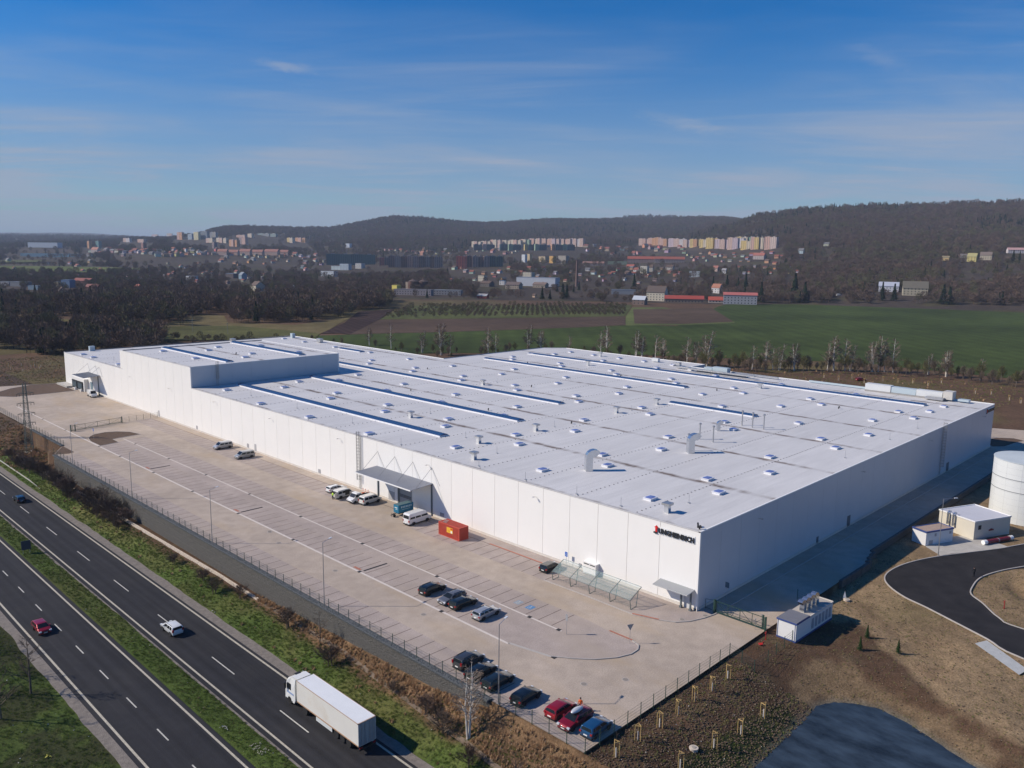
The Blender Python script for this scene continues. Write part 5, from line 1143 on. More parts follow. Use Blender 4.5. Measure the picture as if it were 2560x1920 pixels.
tq = MB().lathe([(.33,-.16),(.48,-.16),(.52,-.12),(.52,.12),(.48,.16),(.33,.16)], 18).mesh('tyre', M_tyre); rq = MB().lathe([(.02,.10),(.12,.14),(.34,.06)], 12).lathe([(.02,-.10),(.12,-.14),(.34,-.06)], 12).mesh('rim', M_rim)
for x in (2.1,3.4,4.7,11.6,15.3):
    for s in (-1, 1): o = link('wheel', tq, lr, (x,s*1.06,.52)); o.rotation_euler = (R(90),0,0); link('rim', rq, o)
P = [(13.95,.9),(13.95,3.1),(14.0,3.75),(14.9,3.85),(15.6,3.55),(15.95,3.0),(16.3,1.6),(16.35,.45),(14.2,.45)]; n = len(P); hw = 1.22
cb = MB().add([(x,hw-(.12 if z > 3.3 else 0),z) for x,z in P]+[(x,-hw+(.12 if z > 3.3 else 0),z) for x,z in P], [(i,(i+1)%n,n+(i+1)%n,n+i) for i in range(n)]+[tuple(range(n-1,-1,-1)), tuple(range(n,2*n))]).build('cab', M_lw, lr)
MB().add([(15.97,-1.08,2.92),(15.97,1.08,2.92),(16.27,1.1,1.9),(16.27,-1.1,1.9),(15.9,-1.08,2.92),(15.9,1.08,2.92),(16.2,1.1,1.9),(16.2,-1.1,1.9)], [(3,2,1,0),(4,5,6,7),(0,1,5,4),(1,2,6,5),(2,3,7,6),(3,0,4,7)]).build('windscreen', M_glass, lr)
for s in (-1, 1):
    MB().add([(14.9,s*1.235,2.0),(15.95,s*1.235,2.0),(15.75,s*1.235,2.9),(15.0,s*1.235,2.9)], [(0,1,2,3)]).build('side_window', M_glass, lr)
    MB().box(15.9,16.1,s*1.45-.12,s*1.45+.12,2.0,2.8).build('mirror', M_trimb, lr); MB().box(16.25,16.38,s*.9-.2,s*.9+.2,.8,1.0).build('headlight', M_hl, lr)
    MB().box(14.3,15.9,s*1.232-.01,s*1.232+.01,1.45,1.7).build('door_stripe', COL('pale_blue_stripe',(.25,.33,.50),.5), lr)
MB().box(14.6,15.4,-.4,.4,3.86,3.9).build('sunroof', M_trimb, lr); MB().box(13.35,14.0,-.9,.9,.6,1.3).build('coupling', M_trimb, lr); MB().box(14.6,16.3,-1.23,1.23,.35,.6).build('skirt', M_trimb, lr)
MB().add([(14.0,-1.0,3.75),(14.0,1.0,3.75),(13.6,1.0,3.97),(13.6,-1.0,3.97),(14.9,1.0,3.9),(14.9,-1.0,3.9)], [(0,1,2,3),(0,1,4,5),(2,3,5,4)]).build('wind_deflector', M_lw, cb)
# red container
ct = thing('shipping_container', 'orange-red shipping container with yellow sticker by the facade', 'container', (-6.35,49.2,0), 0)
M_ct = MAT('container_red', (.52,.075,.045), .55, var=.10, vscale=1.2, stain=((.45,.17,.12),.8,.55,.85))
b = MB(); W_, Lc, Hc = 2.44, 6.2, 2.62
n = 26
def corr(b, fn, n, depth=.05):
    for i in range(n): 
        a, c = i/n, (i+.5)/n; d = (i+1)/n
        fn(b, a, c, 0); fn(b, c, d, depth)
b.box(.06,W_-.06,.06,Lc-.06,.12,Hc-.05)
for i in range(n):
    a = .12+(Lc-.24)*i/n; c = a+(Lc-.24)/n*.5
    b.box(0.01,.07,a,c,.15,Hc-.12); b.box(W_-.07,W_-.01,a,c,.15,Hc-.12); b.box(.1,W_-.1,a,c,Hc-.06,Hc-.01)
for i in range(11):
    a = .12+(W_-.24)*i/11; c = a+(W_-.24)/11*.5; b.box(a,c,.01,.07,.15,Hc-.12)
for x in (0, W_-.12):
    for y in (0, Lc-.12): b.box(x,x+.12,y,y+.12,0,Hc)
for z in (0, Hc-.12):
    for x in (0, W_-.1): b.box(x,x+.1,.12,Lc-.12,z,z+.12)
    for y in (0, Lc-.1): b.box(.12,W_-.12,y,y+.1,z,z+.12)
b.build('corrugated_shell', M_ct, ct)
st = MB().box(-.02,-.001,1.9,3.7,1.0,2.1).build('sticker', COL('yellow_sticker',(.75,.42,.03),.5), ct); MB().box(-.03,-.02,1.95,2.6,1.75,2.0).build('red_print', M_red, st); MB().box(-.03,-.02,2.8,3.55,1.5,1.56).box(-.03,-.02,2.8,3.4,1.3,1.35).build('print_lines', COL('print_brown',(.5,.2,.03),.5), st)
MB().box(-.03,-.02,2.05,2.5,1.08,1.5).build('white_field', M_plate, st)
b = MB(); [b.bar((.2,4.2+k*.22,Hc+.05),(1.7,5.0+k*.22,Hc+.07),.05,.05) for k in range(5)]; o = b.build('loose_bars', M_galv, None, loc=(-6.35,49.2,0)); tag(o, 'bundle of thin metal bars lying on the red container', 'metal bars')
# blue site generator on a trailer
gt = thing('trailer_generator', 'blue boxy generator trailer between the minibus and the loading door', 'trailer', (-2.5,70.0,0), R(0))
M_gb = MAT('generator_blue', (.012,.16,.27), .45, var=.1, vscale=1)
MB().box(-3.3,.7,-.9,.8,.75,2.45).build('casing', M_gb, gt); MB().box(-3.25,.65,-.85,.75,2.45,2.5).build('lid', COL('generator_lid',(.10,.17,.19),.5), gt)
me = textmesh('WARMLUFT', .5, .01, 0) if False else None
lb = MB()
for k, wv in enumerate((.35,.35,.35,.35,.35,.35,.35)): lb.box(-2.6+k*.42,-2.6+k*.42+wv*.75,-.915,-.9,1.75,2.15)
for k in range(9): lb.box(-2.4+k*.25,-2.4+k*.25+.18,-.915,-.9,1.35,1.45)
lb.build('white_print', COL('pale_print',(.45,.6,.66),.5), gt); MB().box(-3.32,-3.3,-.5,.4,1.8,1.95).box(-3.32,-3.3,-.5,.2,1.5,1.58).build('front_print', M_plate, gt)
for s in (-1, 1): o = link('wheel', _kids[('tyre',.36)], gt, (-1.3,s*.85,.36)); o.rotation_euler = (R(90),0,0); link('rim', _kids[('rim',.36)], o)
MB().bar((-3.3,0,.6),(-4.7,0,.5),.12,.12).bar((-3.3,.5,.6),(-4.4,0,.5),.08,.08).box(-3.0,.5,-.6,.6,.5,.75).tube((-4.3,.1,.0),(-4.3,.1,.9),.05).build('drawbar', M_trimb, gt)
o = MB().tube((-4.0,-.5,.33),(-4.0,-.25,.33),.33,n=12).build('spare_wheel', M_tyre, gt)
# ================================================================== PEOPLE
def person(loc, rot, label, bands, lean=0.0, arms=((.32,.05,1.05),(.30,-.28,1.0))):
    J = {'pel':(0,0,.95),'che':(lean*.5,0,1.28),'nek':(lean,0,1.50),'hed':(lean+.03,0,1.68),'lh':(0,.10,.90),'lk':(.03,.11,.50),'lf':(-.02,.12,.06),'lt':(.16,.14,.04),'rh':(0,-.10,.90),'rk':(.08,-.12,.50),'rf':(.05,-.13,.06),'rt':(.23,-.15,.04),
         'ls':(lean*.8,.19,1.42),'le':(lean*.6,.27,1.14),'lw':(arms[0][0]*.6,.28,arms[0][2]-.1),'rs':(lean*.8,-.19,1.42),'re':(lean*.6,-.27,1.14),'rw':(arms[1][0]*.6,-.28,arms[1][2]-.1)}
    K = list(J); rad = dict(pel=.15,che=.17,nek=.065,hed=.10,lh=.10,lk=.075,lf=.05,lt=.04,rh=.10,rk=.075,rf=.05,rt=.04,ls=.075,le=.055,lw=.04,rs=.075,re=.055,rw=.04)
    E_ = [('pel','che'),('che','nek'),('nek','hed'),('pel','lh'),('lh','lk'),('lk','lf'),('lf','lt'),('pel','rh'),('rh','rk'),('rk','rf'),('rf','rt'),('che','ls'),('ls','le'),('le','lw'),('che','rs'),('rs','re'),('re','rw')]
    me = bpy.data.meshes.new('body'); me.from_pydata([J[k] for k in K], [(K.index(a), K.index(b)) for a, b in E_], []); o = bpy.data.objects.new('tmp', me); C.objects.link(o)
    mo = o.modifiers.new('s', 'SKIN'); mo.use_smooth_shade = True
    for i, k in enumerate(K): me.skin_vertices[0].data[i].radius = (rad[k], rad[k]); me.skin_vertices[0].data[i].use_root = (k == 'pel')
    o.modifiers.new('d', 'SUBSURF').levels = 1
    dg = bpy.context.evaluated_depsgraph_get(); m2 = bpy.data.meshes.new_from_object(o.evaluated_get(dg)); bpy.data.objects.remove(o)
    m2.materials.clear(); 
    for _, c in bands: m2.materials.append(c)
    for p in m2.polygons:
        z = sum(m2.vertices[v].co.z for v in p.vertices)/len(p.vertices)
        for i, (zt, _) in enumerate(bands):
            if z <= zt: p.material_index = i; break
    r = thing('person', label, 'person', loc, rot); link('body', m2, r)
    MB().lathe([(.02,1.83),(.08,1.80),(.115,1.70),(.10,1.66)], 10, c=(lean+.01,0)).build('hair', bands[-1][1] if False else COL('dark_hair',(.03,.02,.015),.8), r)
    return r
SKIN = COL('skin',(.45,.27,.19),.6); TR = COL('dark_trousers',(.03,.032,.04),.8); HV = COL('hi_vis_yellow',(.50,.78,.05),.6); ORG = COL('orange_jacket',(.75,.14,.03),.6); DJ = COL('dark_jacket',(.012,.014,.018),.8); SH = COL('shoes',(.02,.018,.016),.7)
person((-9.0,89.2,0), R(10), 'worker in a bright yellow high-visibility vest behind the open van', [(.1,SH),(.95,TR),(1.5,HV),(9,SKIN)], .08)
person((-35.0,-5.35,0), R(200), 'person in an orange top standing between the two red cars', [(.1,SH),(.95,TR),(1.52,ORG),(9,SKIN)], .1)
person((50.4,-26.1,-.93), R(40), 'person in dark clothes walking on the curved asphalt road', [(.1,SH),(.95,DJ),(1.52,DJ),(9,SKIN)], .05)
# ================================================================== YARD FURNITURE
def lamp_post(loc, h, rot, label, arm=1.6):
    r = thing('street_lamp', label, 'street lamp', loc, rot, 'tall lamp posts of the site')
    MB().lathe([(.10,0),(.10,.9),(.075,1.0),(.05,h)], 10).box(-.17,.17,-.17,.17,0,.05).build('pole', M_galv, r)
    MB().tube((0,0,h-.05),(arm,0,h+.10),.035,n=6).build('arm', M_galv, r); MB().box(arm-.1,arm+.55,-.14,.14,h+.08,h+.18).build('lamp_head', COL('lamp_head_pale',(.62,.64,.66),.35), r); return r
for (y, lb) in ((160.2,'grey lamp post by the fence near the far brown soil island'),(120.6,'grey lamp post on the gabion wall, second from the far end'),(81.1,'grey lamp post by the fence, level with the loading canopy'),(42.2,'grey lamp post by the fence, level with the red container'),(2.8,'grey lamp post between the black cars parked by the fence')): lamp_post((-41.2,y,0), 10.6, R(18), lb)
lamp_post((57.0,-18.1,-1), 11.4, R(-42), 'slim lamp post in front of the small white pump sheds', 2.2)
def sign_post(loc, rot, label, h, plate, cat='road sign'):
    r = thing('sign_post', label, cat, loc, rot); MB().tube((0,0,-.1),(0,0,h),.035,n=8).build('pole', M_galv, r); plate(r); return r
M_back = COL('sign_back',(.30,.31,.32),.4)
def pl_rect(x, zc, hh, ww, front, mark=None):
    def f(r):
        MB().box(-.05,-.035,-ww/2,ww/2,zc-hh/2,zc+hh/2).build('sign_face', front, r)
        MB().box(-.034,-.02,-ww/2,ww/2,zc-hh/2,zc+hh/2).build('sign_back', M_back, r)
        if mark: mark(r)
    return f
BS = COL('sign_blue',(.01,.12,.50),.4)
def pmark(z): 
    def f(r):
        me = textmesh('P', .42, .005, .01); me.materials.clear(); me.materials.append(M_plate); o = link('lettering', me, r, (-.058, .12, z)); o.rotation_euler = (R(90),0,R(-90))
    return f
def wheelchair(r):
    b = MB(); b.box(-.065,-.052,-.03,.05,2.45,2.55); b.box(-.065,-.052,-.03,.02,2.2,2.44); b.box(-.065,-.052,-.14,.02,2.18,2.24)
    for k in range(10):
        a = R(200+16*k*1.4); a2 = R(200+16*(k+1)*1.4); b.bar((-.06,.02+.14*math.cos(a),2.2+.14*math.sin(a)),(-.06,.02+.14*math.cos(a2),2.2+.14*math.sin(a2)),.02,.03)
    b.build('wheelchair_symbol', M_plate, r)
sign_post((-20.9,9.1,0), R(0), 'narrow rectangular sign on a pole on the rounded paving island', 3.15, pl_rect(0,2.7,1.0,.42,M_back))
def tri(r):
    MB().add([(-.03,-.55,2.95),(-.03,.55,2.95),(-.03,0,2.0),(.0,-.55,2.95),(.0,.55,2.95),(.0,0,2.0)], [(0,1,2),(5,4,3),(0,3,4,1),(1,4,5,2),(2,5,3,0)]).build('triangle_plate', M_back, r)
sign_post((-16.4,.9,0), R(65), 'triangular give way sign seen from behind near the kerb bend', 3.1, tri)
sign_post((-.95,26.4,0), R(0), 'blue disabled parking sign against the white wall by the bicycle shelter', 2.7, pl_rect(0,2.35,.85,.60,BS,wheelchair))
sign_post((7.0,-1.3,0), R(0), 'grey sign in the shade along the warehouse side', 3.2, pl_rect(0,2.7,.95,.7,COL('shade_sign',(.10,.16,.20),.5)))
sign_post((-26.9,187.6,0), R(0), 'small blue parking sign on the half-round soil island', 3.1, pl_rect(0,2.7,.85,.62,BS,pmark(2.5)))
mb_ = thing('road_sign_board', 'dark rectangular sign board in the grass median seen from behind', 'road sign', (-63.8,117.0,-5.92), R(88))
MB().box(-.05,0,-.85,.85,.7,2.6).build('board', COL('board_back',(.045,.055,.075),.5), mb_); MB().tube((0,-.6,-.2),(0,-.6,2.6),.05).tube((0,.6,-.2),(0,.6,2.6),.05).build('posts', M_galv, mb_)
# symbols on the paving
for y in (21.8, 19.2):
    b = MB(); o = MB().quad((-18.7,y-.6,.02),(-17.3,y-.6,.02),(-17.3,y+.6,.02),(-18.7,y+.6,.02)).build('painted_symbol', COL('symbol_blue' if y < 20 else 'symbol_faded',(.08,.22,.42) if y < 20 else (.26,.30,.34),.7)); struct(o)
    b = MB(); b.box(-17.75,-17.55,y-.08,y+.12,.024,.028); b.box(-18.15,-17.8,y-.05,y+.05,.024,.028)
    for k in range(12): a = R(30*k*.8+20); a2 = R(30*(k+1)*.8+20); b.bar((-18.2+.25*math.cos(a),y+.3*math.sin(a),.027),(-18.2+.25*math.cos(a2),y+.3*math.sin(a2),.027),.07,.006)
    struct(b.build('painted_wheelchair', M_paint))
# bicycle shelter
bs = thing('bicycle_shelter', 'long green-framed glass bicycle shelter along the facade', 'shelter', (-7.1,7.6,0), 0)
M_sh = MAT('shelter_frame', (.17,.21,.20), .45, metal=.4); M_shg = MAT('shelter_glass', (.45,.60,.56), .08, spec=.5); M_shg.node_tree.nodes['Principled BSDF'].inputs['Alpha'].default_value = .15
for y in (0,4.1,8.4,12.5,16.5):
    f = MB(); f.bar((0,y,0),(-.25,y,1.55),.10,.10); f.bar((-.25,y,1.55),(2.75,y,2.95),.09,.10); f.bar((1.45,y,0),(1.9,y,2.50),.09,.09); f.bar((0,y,.05),(1.45,y,.05),.06,.06); f.build('frame', M_sh, bs)
f = MB()
for t in (0, .33, .66, 1): f.bar((-.25+3.0*t,0,1.60+1.4*t),(-.25+3.0*t,16.5,1.60+1.4*t),.05,.05)
f.build('purlins', M_sh, bs)
for k in range(4):
    y0 = (0,4.1,8.4,12.5)[k]; y1 = (4.1,8.4,12.5,16.5)[k]; MB().add([(-.25,y0+.08,1.66),(2.75,y0+.08,3.06),(2.75,y1-.08,3.06),(-.25,y1-.08,1.66),(-.25,y0+.08,1.65),(2.75,y0+.08,3.05),(2.75,y1-.08,3.05),(-.25,y1-.08,1.65)], [(3,2,1,0),(4,5,6,7),(0,1,5,4),(1,2,6,5),(2,3,7,6),(3,0,4,7)]).build('roof_pane', M_shg, bs)
rk = MB()
for k in range(4):
    q = MB(); y0 = (0,4.1,8.4,12.5)[k]; q.bar((.5,y0+.4,.3),(.5,y0+3.7,.3),.04,.04)
    for i in range(6): yy = y0+.5+i*.6; q.tube((.2,yy,.0),(.2,yy,.5),.018,n=4); q.tube((.2,yy,.5),(.7,yy,.5),.018,n=4); q.tube((.7,yy,.5),(.7,yy,0),.018,n=4)
    q.build('bike_rack', M_lad, bs)
# three red and white beacons against the wall
for i in range(3):
    yy = 84.6+i*1.0; o = thing('warning_beacon', ['left','middle','right'][2-i]+' one of three red and white warning beacons under the ladder', 'warning beacon', (-1.0,yy+2.0,0), 0, 'red and white beacons by the facade')
    MB().box(-.12,-.08,-.12,.12,.3,1.3).build('board', COL('beacon_white',(.7,.68,.65),.5), o); MB().box(-.13,-.121,-.12,.12,.95,1.15).box(-.13,-.121,-.12,.12,.55,.75).build('stripe', COL('beacon_red',(.6,.08,.03),.5), o); MB().box(-.4,.2,-.25,.25,0,.16).build('foot', COL('beacon_foot',(.45,.12,.06),.6), o)
# lattice pylon
py = thing('lattice_pylon', 'green lattice power pylon standing at the bank below the yard', 'pylon', (-40.2,202.3,-4.4), 0)
M_py = MAT('pylon_green', (.09,.115,.10), .6); Hh = 20.6
b = MB(); hwid = lambda z: .95-.62*(z/Hh)
for sx in (-1,1):
    for sy in (-1,1): b.bar((sx*hwid(0),sy*hwid(0),0),(sx*hwid(Hh),sy*hwid(Hh),Hh),.12,.12)
b.build('legs', M_py, py)
b = MB(); z = 0; k = 0
while z < Hh-1.2:
    z1 = z+1.35; a, c = hwid(z), hwid(z1)
    for s in (-1, 1):
        b.bar((s*a,-a,z),(s*c,c,z1),.06,.06); b.bar((-a,s*a,z),(c,s*c,z1),.06,.06); b.bar((-a*.99,s*a,z),(a,s*a,z),.05,.05); b.bar((s*a,-a,z),(s*a,a*.99,z),.05,.05)
    z = z1
b.build('bracing', M_py, py)
for z in (8.7,11.6,14.7,17.6):
    a = MB(); a.bar((-2.3,0,z),(2.3,0,z),.12,.14); a.bar((-2.3,0,z),(-.4,0,z+.55),.06,.06); a.bar((2.3,0,z),(.4,0,z+.55),.06,.06); e = a.build('crossarm', M_py, py)
    q = MB(); 
    for x in (-2.2,-1.4,1.4,2.2): q.lathe([(.04,z-.75),(.10,z-.6),(.05,z-.5),(.10,z-.4),(.05,z-.3),(.03,z-.05)], 8, c=(x,0))
    q.build('insulator', COL('insulator_dark',(.05,.04,.035),.3), e)
MB().box(-1.2,1.2,-1.2,1.2,-.6,.12).build('footing', M_conc, py)
# ================================================================== EAST SIDE BUILDINGS
gb_ = thing('plant_container', 'white flat-roofed plant building with blue trim and four exhaust hoods', 'building', (2.0,-15.5,-.55), R(-1.5))
M_pw = MAT('plant_white', (.70,.70,.68), .5, var=.03, vscale=.5); M_bt = MAT('blue_trim', (.045,.075,.22), .45)
w1 = MB().box(0,11.9,0,3.0,0,2.85).build('wall', M_pw, gb_); MB().box(-.03,4.1,-.03,3.05,0,.32).build('base_band', M_bt, w1); MB().box(4.1,11.95,-.03,3.03,0,.3).build('base_band', M_bt, w1)
MB().box(-.12,4.0,-.12,3.12,2.86,3.10).build('roof', M_bt, gb_); MB().box(-.06,3.95,-.06,3.06,3.10,3.16).build('roof_felt', MAT('felt_grey',(.16,.165,.19),.8,var=.1), gb_)
MB().box(4.02,12.0,-.06,3.06,2.72,2.90).build('roof', MAT('plant_roof',(.42,.38,.33),.8,var=.1,vscale=1), gb_); MB().box(4.02,12.02,-.09,.06,2.75,3.0).box(11.9,12.04,-.09,3.1,2.75,3.0).build('roof_edge', COL('plant_edge',(.6,.56,.5),.6), gb_)
for i in range(6): MB().box(4.9+i*1.15,5.6+i*1.15,-.05,-.005,.7,2.3).build('louvre', COL('plant_louvre',(.30,.33,.37),.5), gb_)
for x in (.15, 2.9-.05): MB().box(-.05,-.005,x,x+.06,.3,2.8).build('corner_strip', M_bt, gb_) 
for i in range(4): o, rt = duct(5.1+i*1.4, 1.6, .60, R(180), gb_, 2.9, 1.9); o.rotation_euler = (0,0,R(180))
for (x, y) in ((.9,-9.6),(2.9,-9.6)): tag(MB().tube((x,y,-.3),(x,y,1.6),.035,n=5).lathe([(.02,1.75),(.1,1.7),(.12,1.6),(.02,1.5)],8,c=(x,y)).build('marker_post', M_galv), 'thin metal post with round top by the plant building, '+('left' if x < 1 else 'right')+' one', 'post')
s2 = thing('pump_shed', 'small white shed with blue roof edge beside the lamp post', 'building', (61.0,-14.5,-1), R(-23.5)); M_sw = MAT('shed_white', (.66,.66,.66), .55, var=.05, vscale=.7)
MB().box(0,7.4,0,3.3,0,2.75).build('wall', M_sw, s2)
for a in ((-.1,7.5,-.1,.12),(-.1,7.5,3.18,3.4)): MB().box(*a,2.65,2.95).build('roof_edge', M_bt, s2)
for a in ((-.1,.12,.12,3.18),(7.28,7.5,.12,3.18)): MB().box(*a,2.65,2.95).build('roof_edge', M_bt, s2)
MB().box(.12,7.28,.12,3.18,2.7,2.86).build('roof', MAT('gravel_roof',(.36,.27,.22),.9,var=.3,vscale=4), s2)
[MB().box(x0,x1,-.04,-.005,z0,z1).build('vent', M_louv, s2) for x0,x1,z0,z1 in ((.9,1.9,.1,1.0),(6.3,6.9,1.8,2.3),(2.3,2.8,1.7,2.3))]
s1 = thing('pump_house', 'larger cream walled pump house with white roof in front of the tank', 'building', (72.0,-20.15,-1), R(-23.5)); M_cr = MAT('cream_wall', (.60,.56,.46), .6, var=.05, vscale=.5)
MB().box(0,10.4,0,8.4,0,3.75).build('wall', M_cr, s1); MB().box(-.12,10.52,-.12,.06,3.7,3.95).box(-.12,.06,.06,8.34,3.7,3.95).box(10.34,10.52,.06,8.34,3.7,3.95).box(-.12,10.52,8.34,8.52,3.7,3.95).build('roof_edge', M_trim, s1)
MB().box(.06,10.34,.06,8.34,3.74,3.82).build('roof', MAT('pump_roof',(.52,.53,.58),.6,var=.05,vscale=.4), s1); MB().box(1.1,1.9,-.05,-.005,2.0,2.9).build('window', M_dark, s1); MB().box(4.2,5.6,-.06,-.005,1.4,1.7).box(4.6,5.2,-.06,-.005,1.7,1.85).build('red_valve', COL('valve_red',(.2,.01,.02),.5), s1)
for y in (4.6,5.9):
    b = MB(); b.tube((-.5,y,1.6),(-.5,y,4.0),.22,n=10); b.tube((-.5,y,4.0),(-.2,y,4.35),.22,n=10); b.tube((-.2,y,4.35),(.3,y,4.2),.22,n=10); b.tube((-.5,y,1.9),(0,y,1.9),.2,n=8); b.build('flue', M_shiny, s1)
tk = thing('water_tank', 'tall white cylindrical water tank at the right edge', 'tank', (96.3,-23.9,-1), 0)
M_tk = MAT('tank_white', (.66,.68,.66), .45, var=.03, vscale=.3); M_tj = COL('tank_joint',(.40,.42,.42),.6); M_tb = COL('tank_band',(.16,.17,.18),.5)
Rt = 7.1; Ht = 13.4; nc, nw = 14, 10
pw = 2*math.pi/nc; ph = Ht/nw
b = MB(); q = MB(); b.lathe([(Rt-.04,0),(Rt-.04,Ht)], 84); b.build('shell', M_tj, tk)
# curved plates, one mesh shared by all of them
vs = []; ns = 6
for j in (0.01, ph-.01):
    for i in range(ns+1): a = .0015+(pw-.003)*i/ns; vs.append((Rt*math.cos(a), Rt*math.sin(a), j))
plate_me = MB().add(vs, [(i,i+1,ns+2+i,ns+1+i) for i in range(ns)]).mesh('plate', M_tk, True)
for j in range(nw):
    for i in range(nc): link('plate', plate_me, tk, (0,0,j*ph), i*pw)
for z in (Ht*.72, Ht*.52): MB().lathe([(Rt+.0,z-.05),(Rt+.06,z-.05),(Rt+.06,z+.05),(Rt+.0,z+.05)], 84).build('ring', M_tb, tk)
MB().lathe([(Rt+.08,Ht-.06),(Rt+.08,Ht+.08),(Rt-.1,Ht+.1),(.01,Ht+.55)], 84).build('roof', MAT('tank_roof',(.50,.55,.56),.5,var=.05,vscale=.3), tk)
a = R(198); MB().lathe([(.3,0),(.3,.15)], 12).build('inspection_port', COL('port_brass',(.45,.36,.18),.5), tk, loc=((Rt+.0)*math.cos(a), Rt*math.sin(a), 11.6)).rotation_euler = (0,R(90),a)
tag(MB().tube((75.9,-24.8,-.45),(70.9,-22.4,-.45),.42,n=12).build('fire_main_pipe', COL('dark_red_pipe',(.17,.008,.02),.4)), 'thick dark red pipe lying on the ground by the pump house', 'pipe') if False else None
pt = thing('fire_main_pipe', 'dark red pipe with white ends lying before the pump house', 'pipe', (70.6,-22.6,-.5), R(-23)); MB().tube((.4,0,0),(7.0,0,0),.42,n=14).build('pipe', COL('dark_red_pipe',(.17,.008,.02),.4), pt)
for x0, x1 in ((-.5,.4),(7.0,7.9)): MB().tube((x0,0,0),(x1,0,0),.46,n=14).build('end_cap', M_trim, pt)
MB().tube((3.6,0,-.02),(3.8,0,-.02),.46,n=14).build('clamp', M_back, pt)
for nm, p, lb in (('fire_hydrant',(-.3,-12.0,-.45),'red hydrant standpipe beside the green gate post'),('fire_hydrant',(39.5,-33.6,-1),'red and white hydrant inside the bend of the asphalt road')):
    r = thing(nm, lb, 'hydrant', p, 0); r.scale = (.8,.8,.8); MB().lathe([(.16,0),(.16,.1),(.08,.12),(.08,1.5),(.12,1.52),(.12,1.62),(.02,1.75)], 12).tube((0,0,1.3),(.0,.28,1.3),.06,n=8).build('standpipe', COL('hydrant_red',(.30,.015,.015),.5), r)
r = thing('red_valve', 'bright red valve wheel lying in the rubble below the gate', 'valve', (-2.4,-12.3,-.4), 0); b = MB()
for k in range(12): a, a2 = k*math.pi/6, (k+1)*math.pi/6; b.tube((.5*math.cos(a),.5*math.sin(a),.35),(.5*math.cos(a2),.5*math.sin(a2),.35),.07,n=6)
for k in range(3): a = k*math.pi/3; b.tube((-.5*math.cos(a),-.5*math.sin(a),.35),(.5*math.cos(a),.5*math.sin(a),.35),.05,n=5)
r.scale = (.6,.6,.6); b.build('hand_wheel', M_red, r); MB().tube((0,0,0),(0,0,.4),.15,n=8).tube((0,0,.1),(2.2,.3,.1),.07,n=6).build('pipe', M_red, r)
for p, lb in (((-30.0,-18.4),'pale round concrete shaft cover between the staked saplings'),((23.6,-14.2),'pale round concrete shaft cover on the sandy bank')):
    z = float(G(*p)); r = thing('shaft_cover', lb, 'shaft cover', (*p, z), 0); MB().lathe([(.5,-.4),(.5,.15),(.54,.16),(.54,.26),(.1,.3)], 20).build('ring', M_white_conc, r); MB().lathe([(.25,.28),(.25,.34)], 14).build('lid', COL('shaft_lid',(.35,.32,.27),.8), r)
tag(MB().add([(23.9,-13.4,-1),(24.5,-13.6,-1),(24.3,-13.9,-1),(24.2,-13.6,.35)], [(0,1,3),(1,2,3),(2,0,3)]).build('marker_stone', M_trim), 'small white pointed marker near the sandy bank', 'marker')
# gate and soil bed beyond the far end of the building
gate('sliding_gate', 'green gate far behind the right end of the warehouse', (176.5,4.5), (171,11), 2.0)
island([(163,-.5),(166,2),(172,4),(178,2),(181,-2),(180,-5),(174,-4),(166,-3)])
# staked saplings
M_stk = MAT('stake_wood', (.50,.34,.13), .7, var=.2, vscale=3); M_wrap = MAT('trunk_wrap', (.62,.58,.52), .8); M_twig = MAT('twig_bark', (.10,.075,.055), .9)
def sapling(loc, label, rot=0, sc=1.0):
    r = thing('staked_sapling', label, 'young tree', loc, rot, 'staked saplings'); r.scale = (sc,)*3
    pts = [(.38*math.cos(a),.38*math.sin(a)) for a in (.5,2.6,4.7)]
    pm = _kids.get('stk')
    if pm is None:
        pm = [MB().tube((p[0],p[1],-.3),(p[0],p[1],1.95),.045,n=6).mesh('stake', M_stk) for p in pts]
        q = MB(); [q.bar((pts[i][0],pts[i][1],z),(pts[(i+1)%3][0],pts[(i+1)%3][1],z),.05,.09) for i in range(3) for z in (1.88,)]
        t = MB().tube((0,0,-.1),(0,0,1.1),.07,n=7); s = MB().tube((0,0,1.1),(.03,0,3.0),.022,.006,n=5)
        for k in range(9): a = k*2.4; z = 1.5+.16*k; s.tube((0,0,z),(.35*math.cos(a),.35*math.sin(a),z+.45),.010,.004,n=4)
        pm = pm+[q.mesh('stake_rail', M_stk), t.mesh('wrapped_trunk', M_wrap), s.mesh('branches', M_twig)]; _kids['stk'] = pm
    for mm in pm: link(mm.name.split('.')[0], mm, r)
    return r
SP = [(-14.0,-13.6),(-18.5,-13.9),(-22.2,-13.6),(-26.1,-13.7),(-30.3,-13.8),(-34.6,-13.7),(-38.9,-13.8)]
SL = ['nearest the bend of the green fence','second from the fence bend, upper row','third along the yard fence','fourth along the yard fence','fifth along the yard fence','sixth along, right of the blue car','below the fence corner at the blue car']
for p, l in zip(SP, SL): sapling((*p, float(G(*p))), 'staked sapling in the upper row, '+l, rnd.uniform(0,2))
for p, l in zip([(-16.9,-20.4),(-22.4,-20.3),(-27.5,-19.6),(-33.9,-19.1)], ['nearest the pond bend','second along the pond edge','third, above the moss patch','lowest, by the bottom picture edge']): sapling((*p, float(G(*p))), 'staked sapling in the lower row, '+l, rnd.uniform(0,2))
FL = [(-6.7,350.1),(-3.5,347.3),(-5.7,358.2),(-5.3,364.2),(2.8,358.8),(4.2,351.3),(5.1,361.6),(10.7,358.4),(6.1,355.9),(-3.1,371.8),(1.3,368.0)]
for p in FL: sapling((*p, 0), 'tiny staked sapling in the dark soil left of the warehouse end', rnd.uniform(0,2), 1.15)['group'] = 'saplings left of the warehouse'
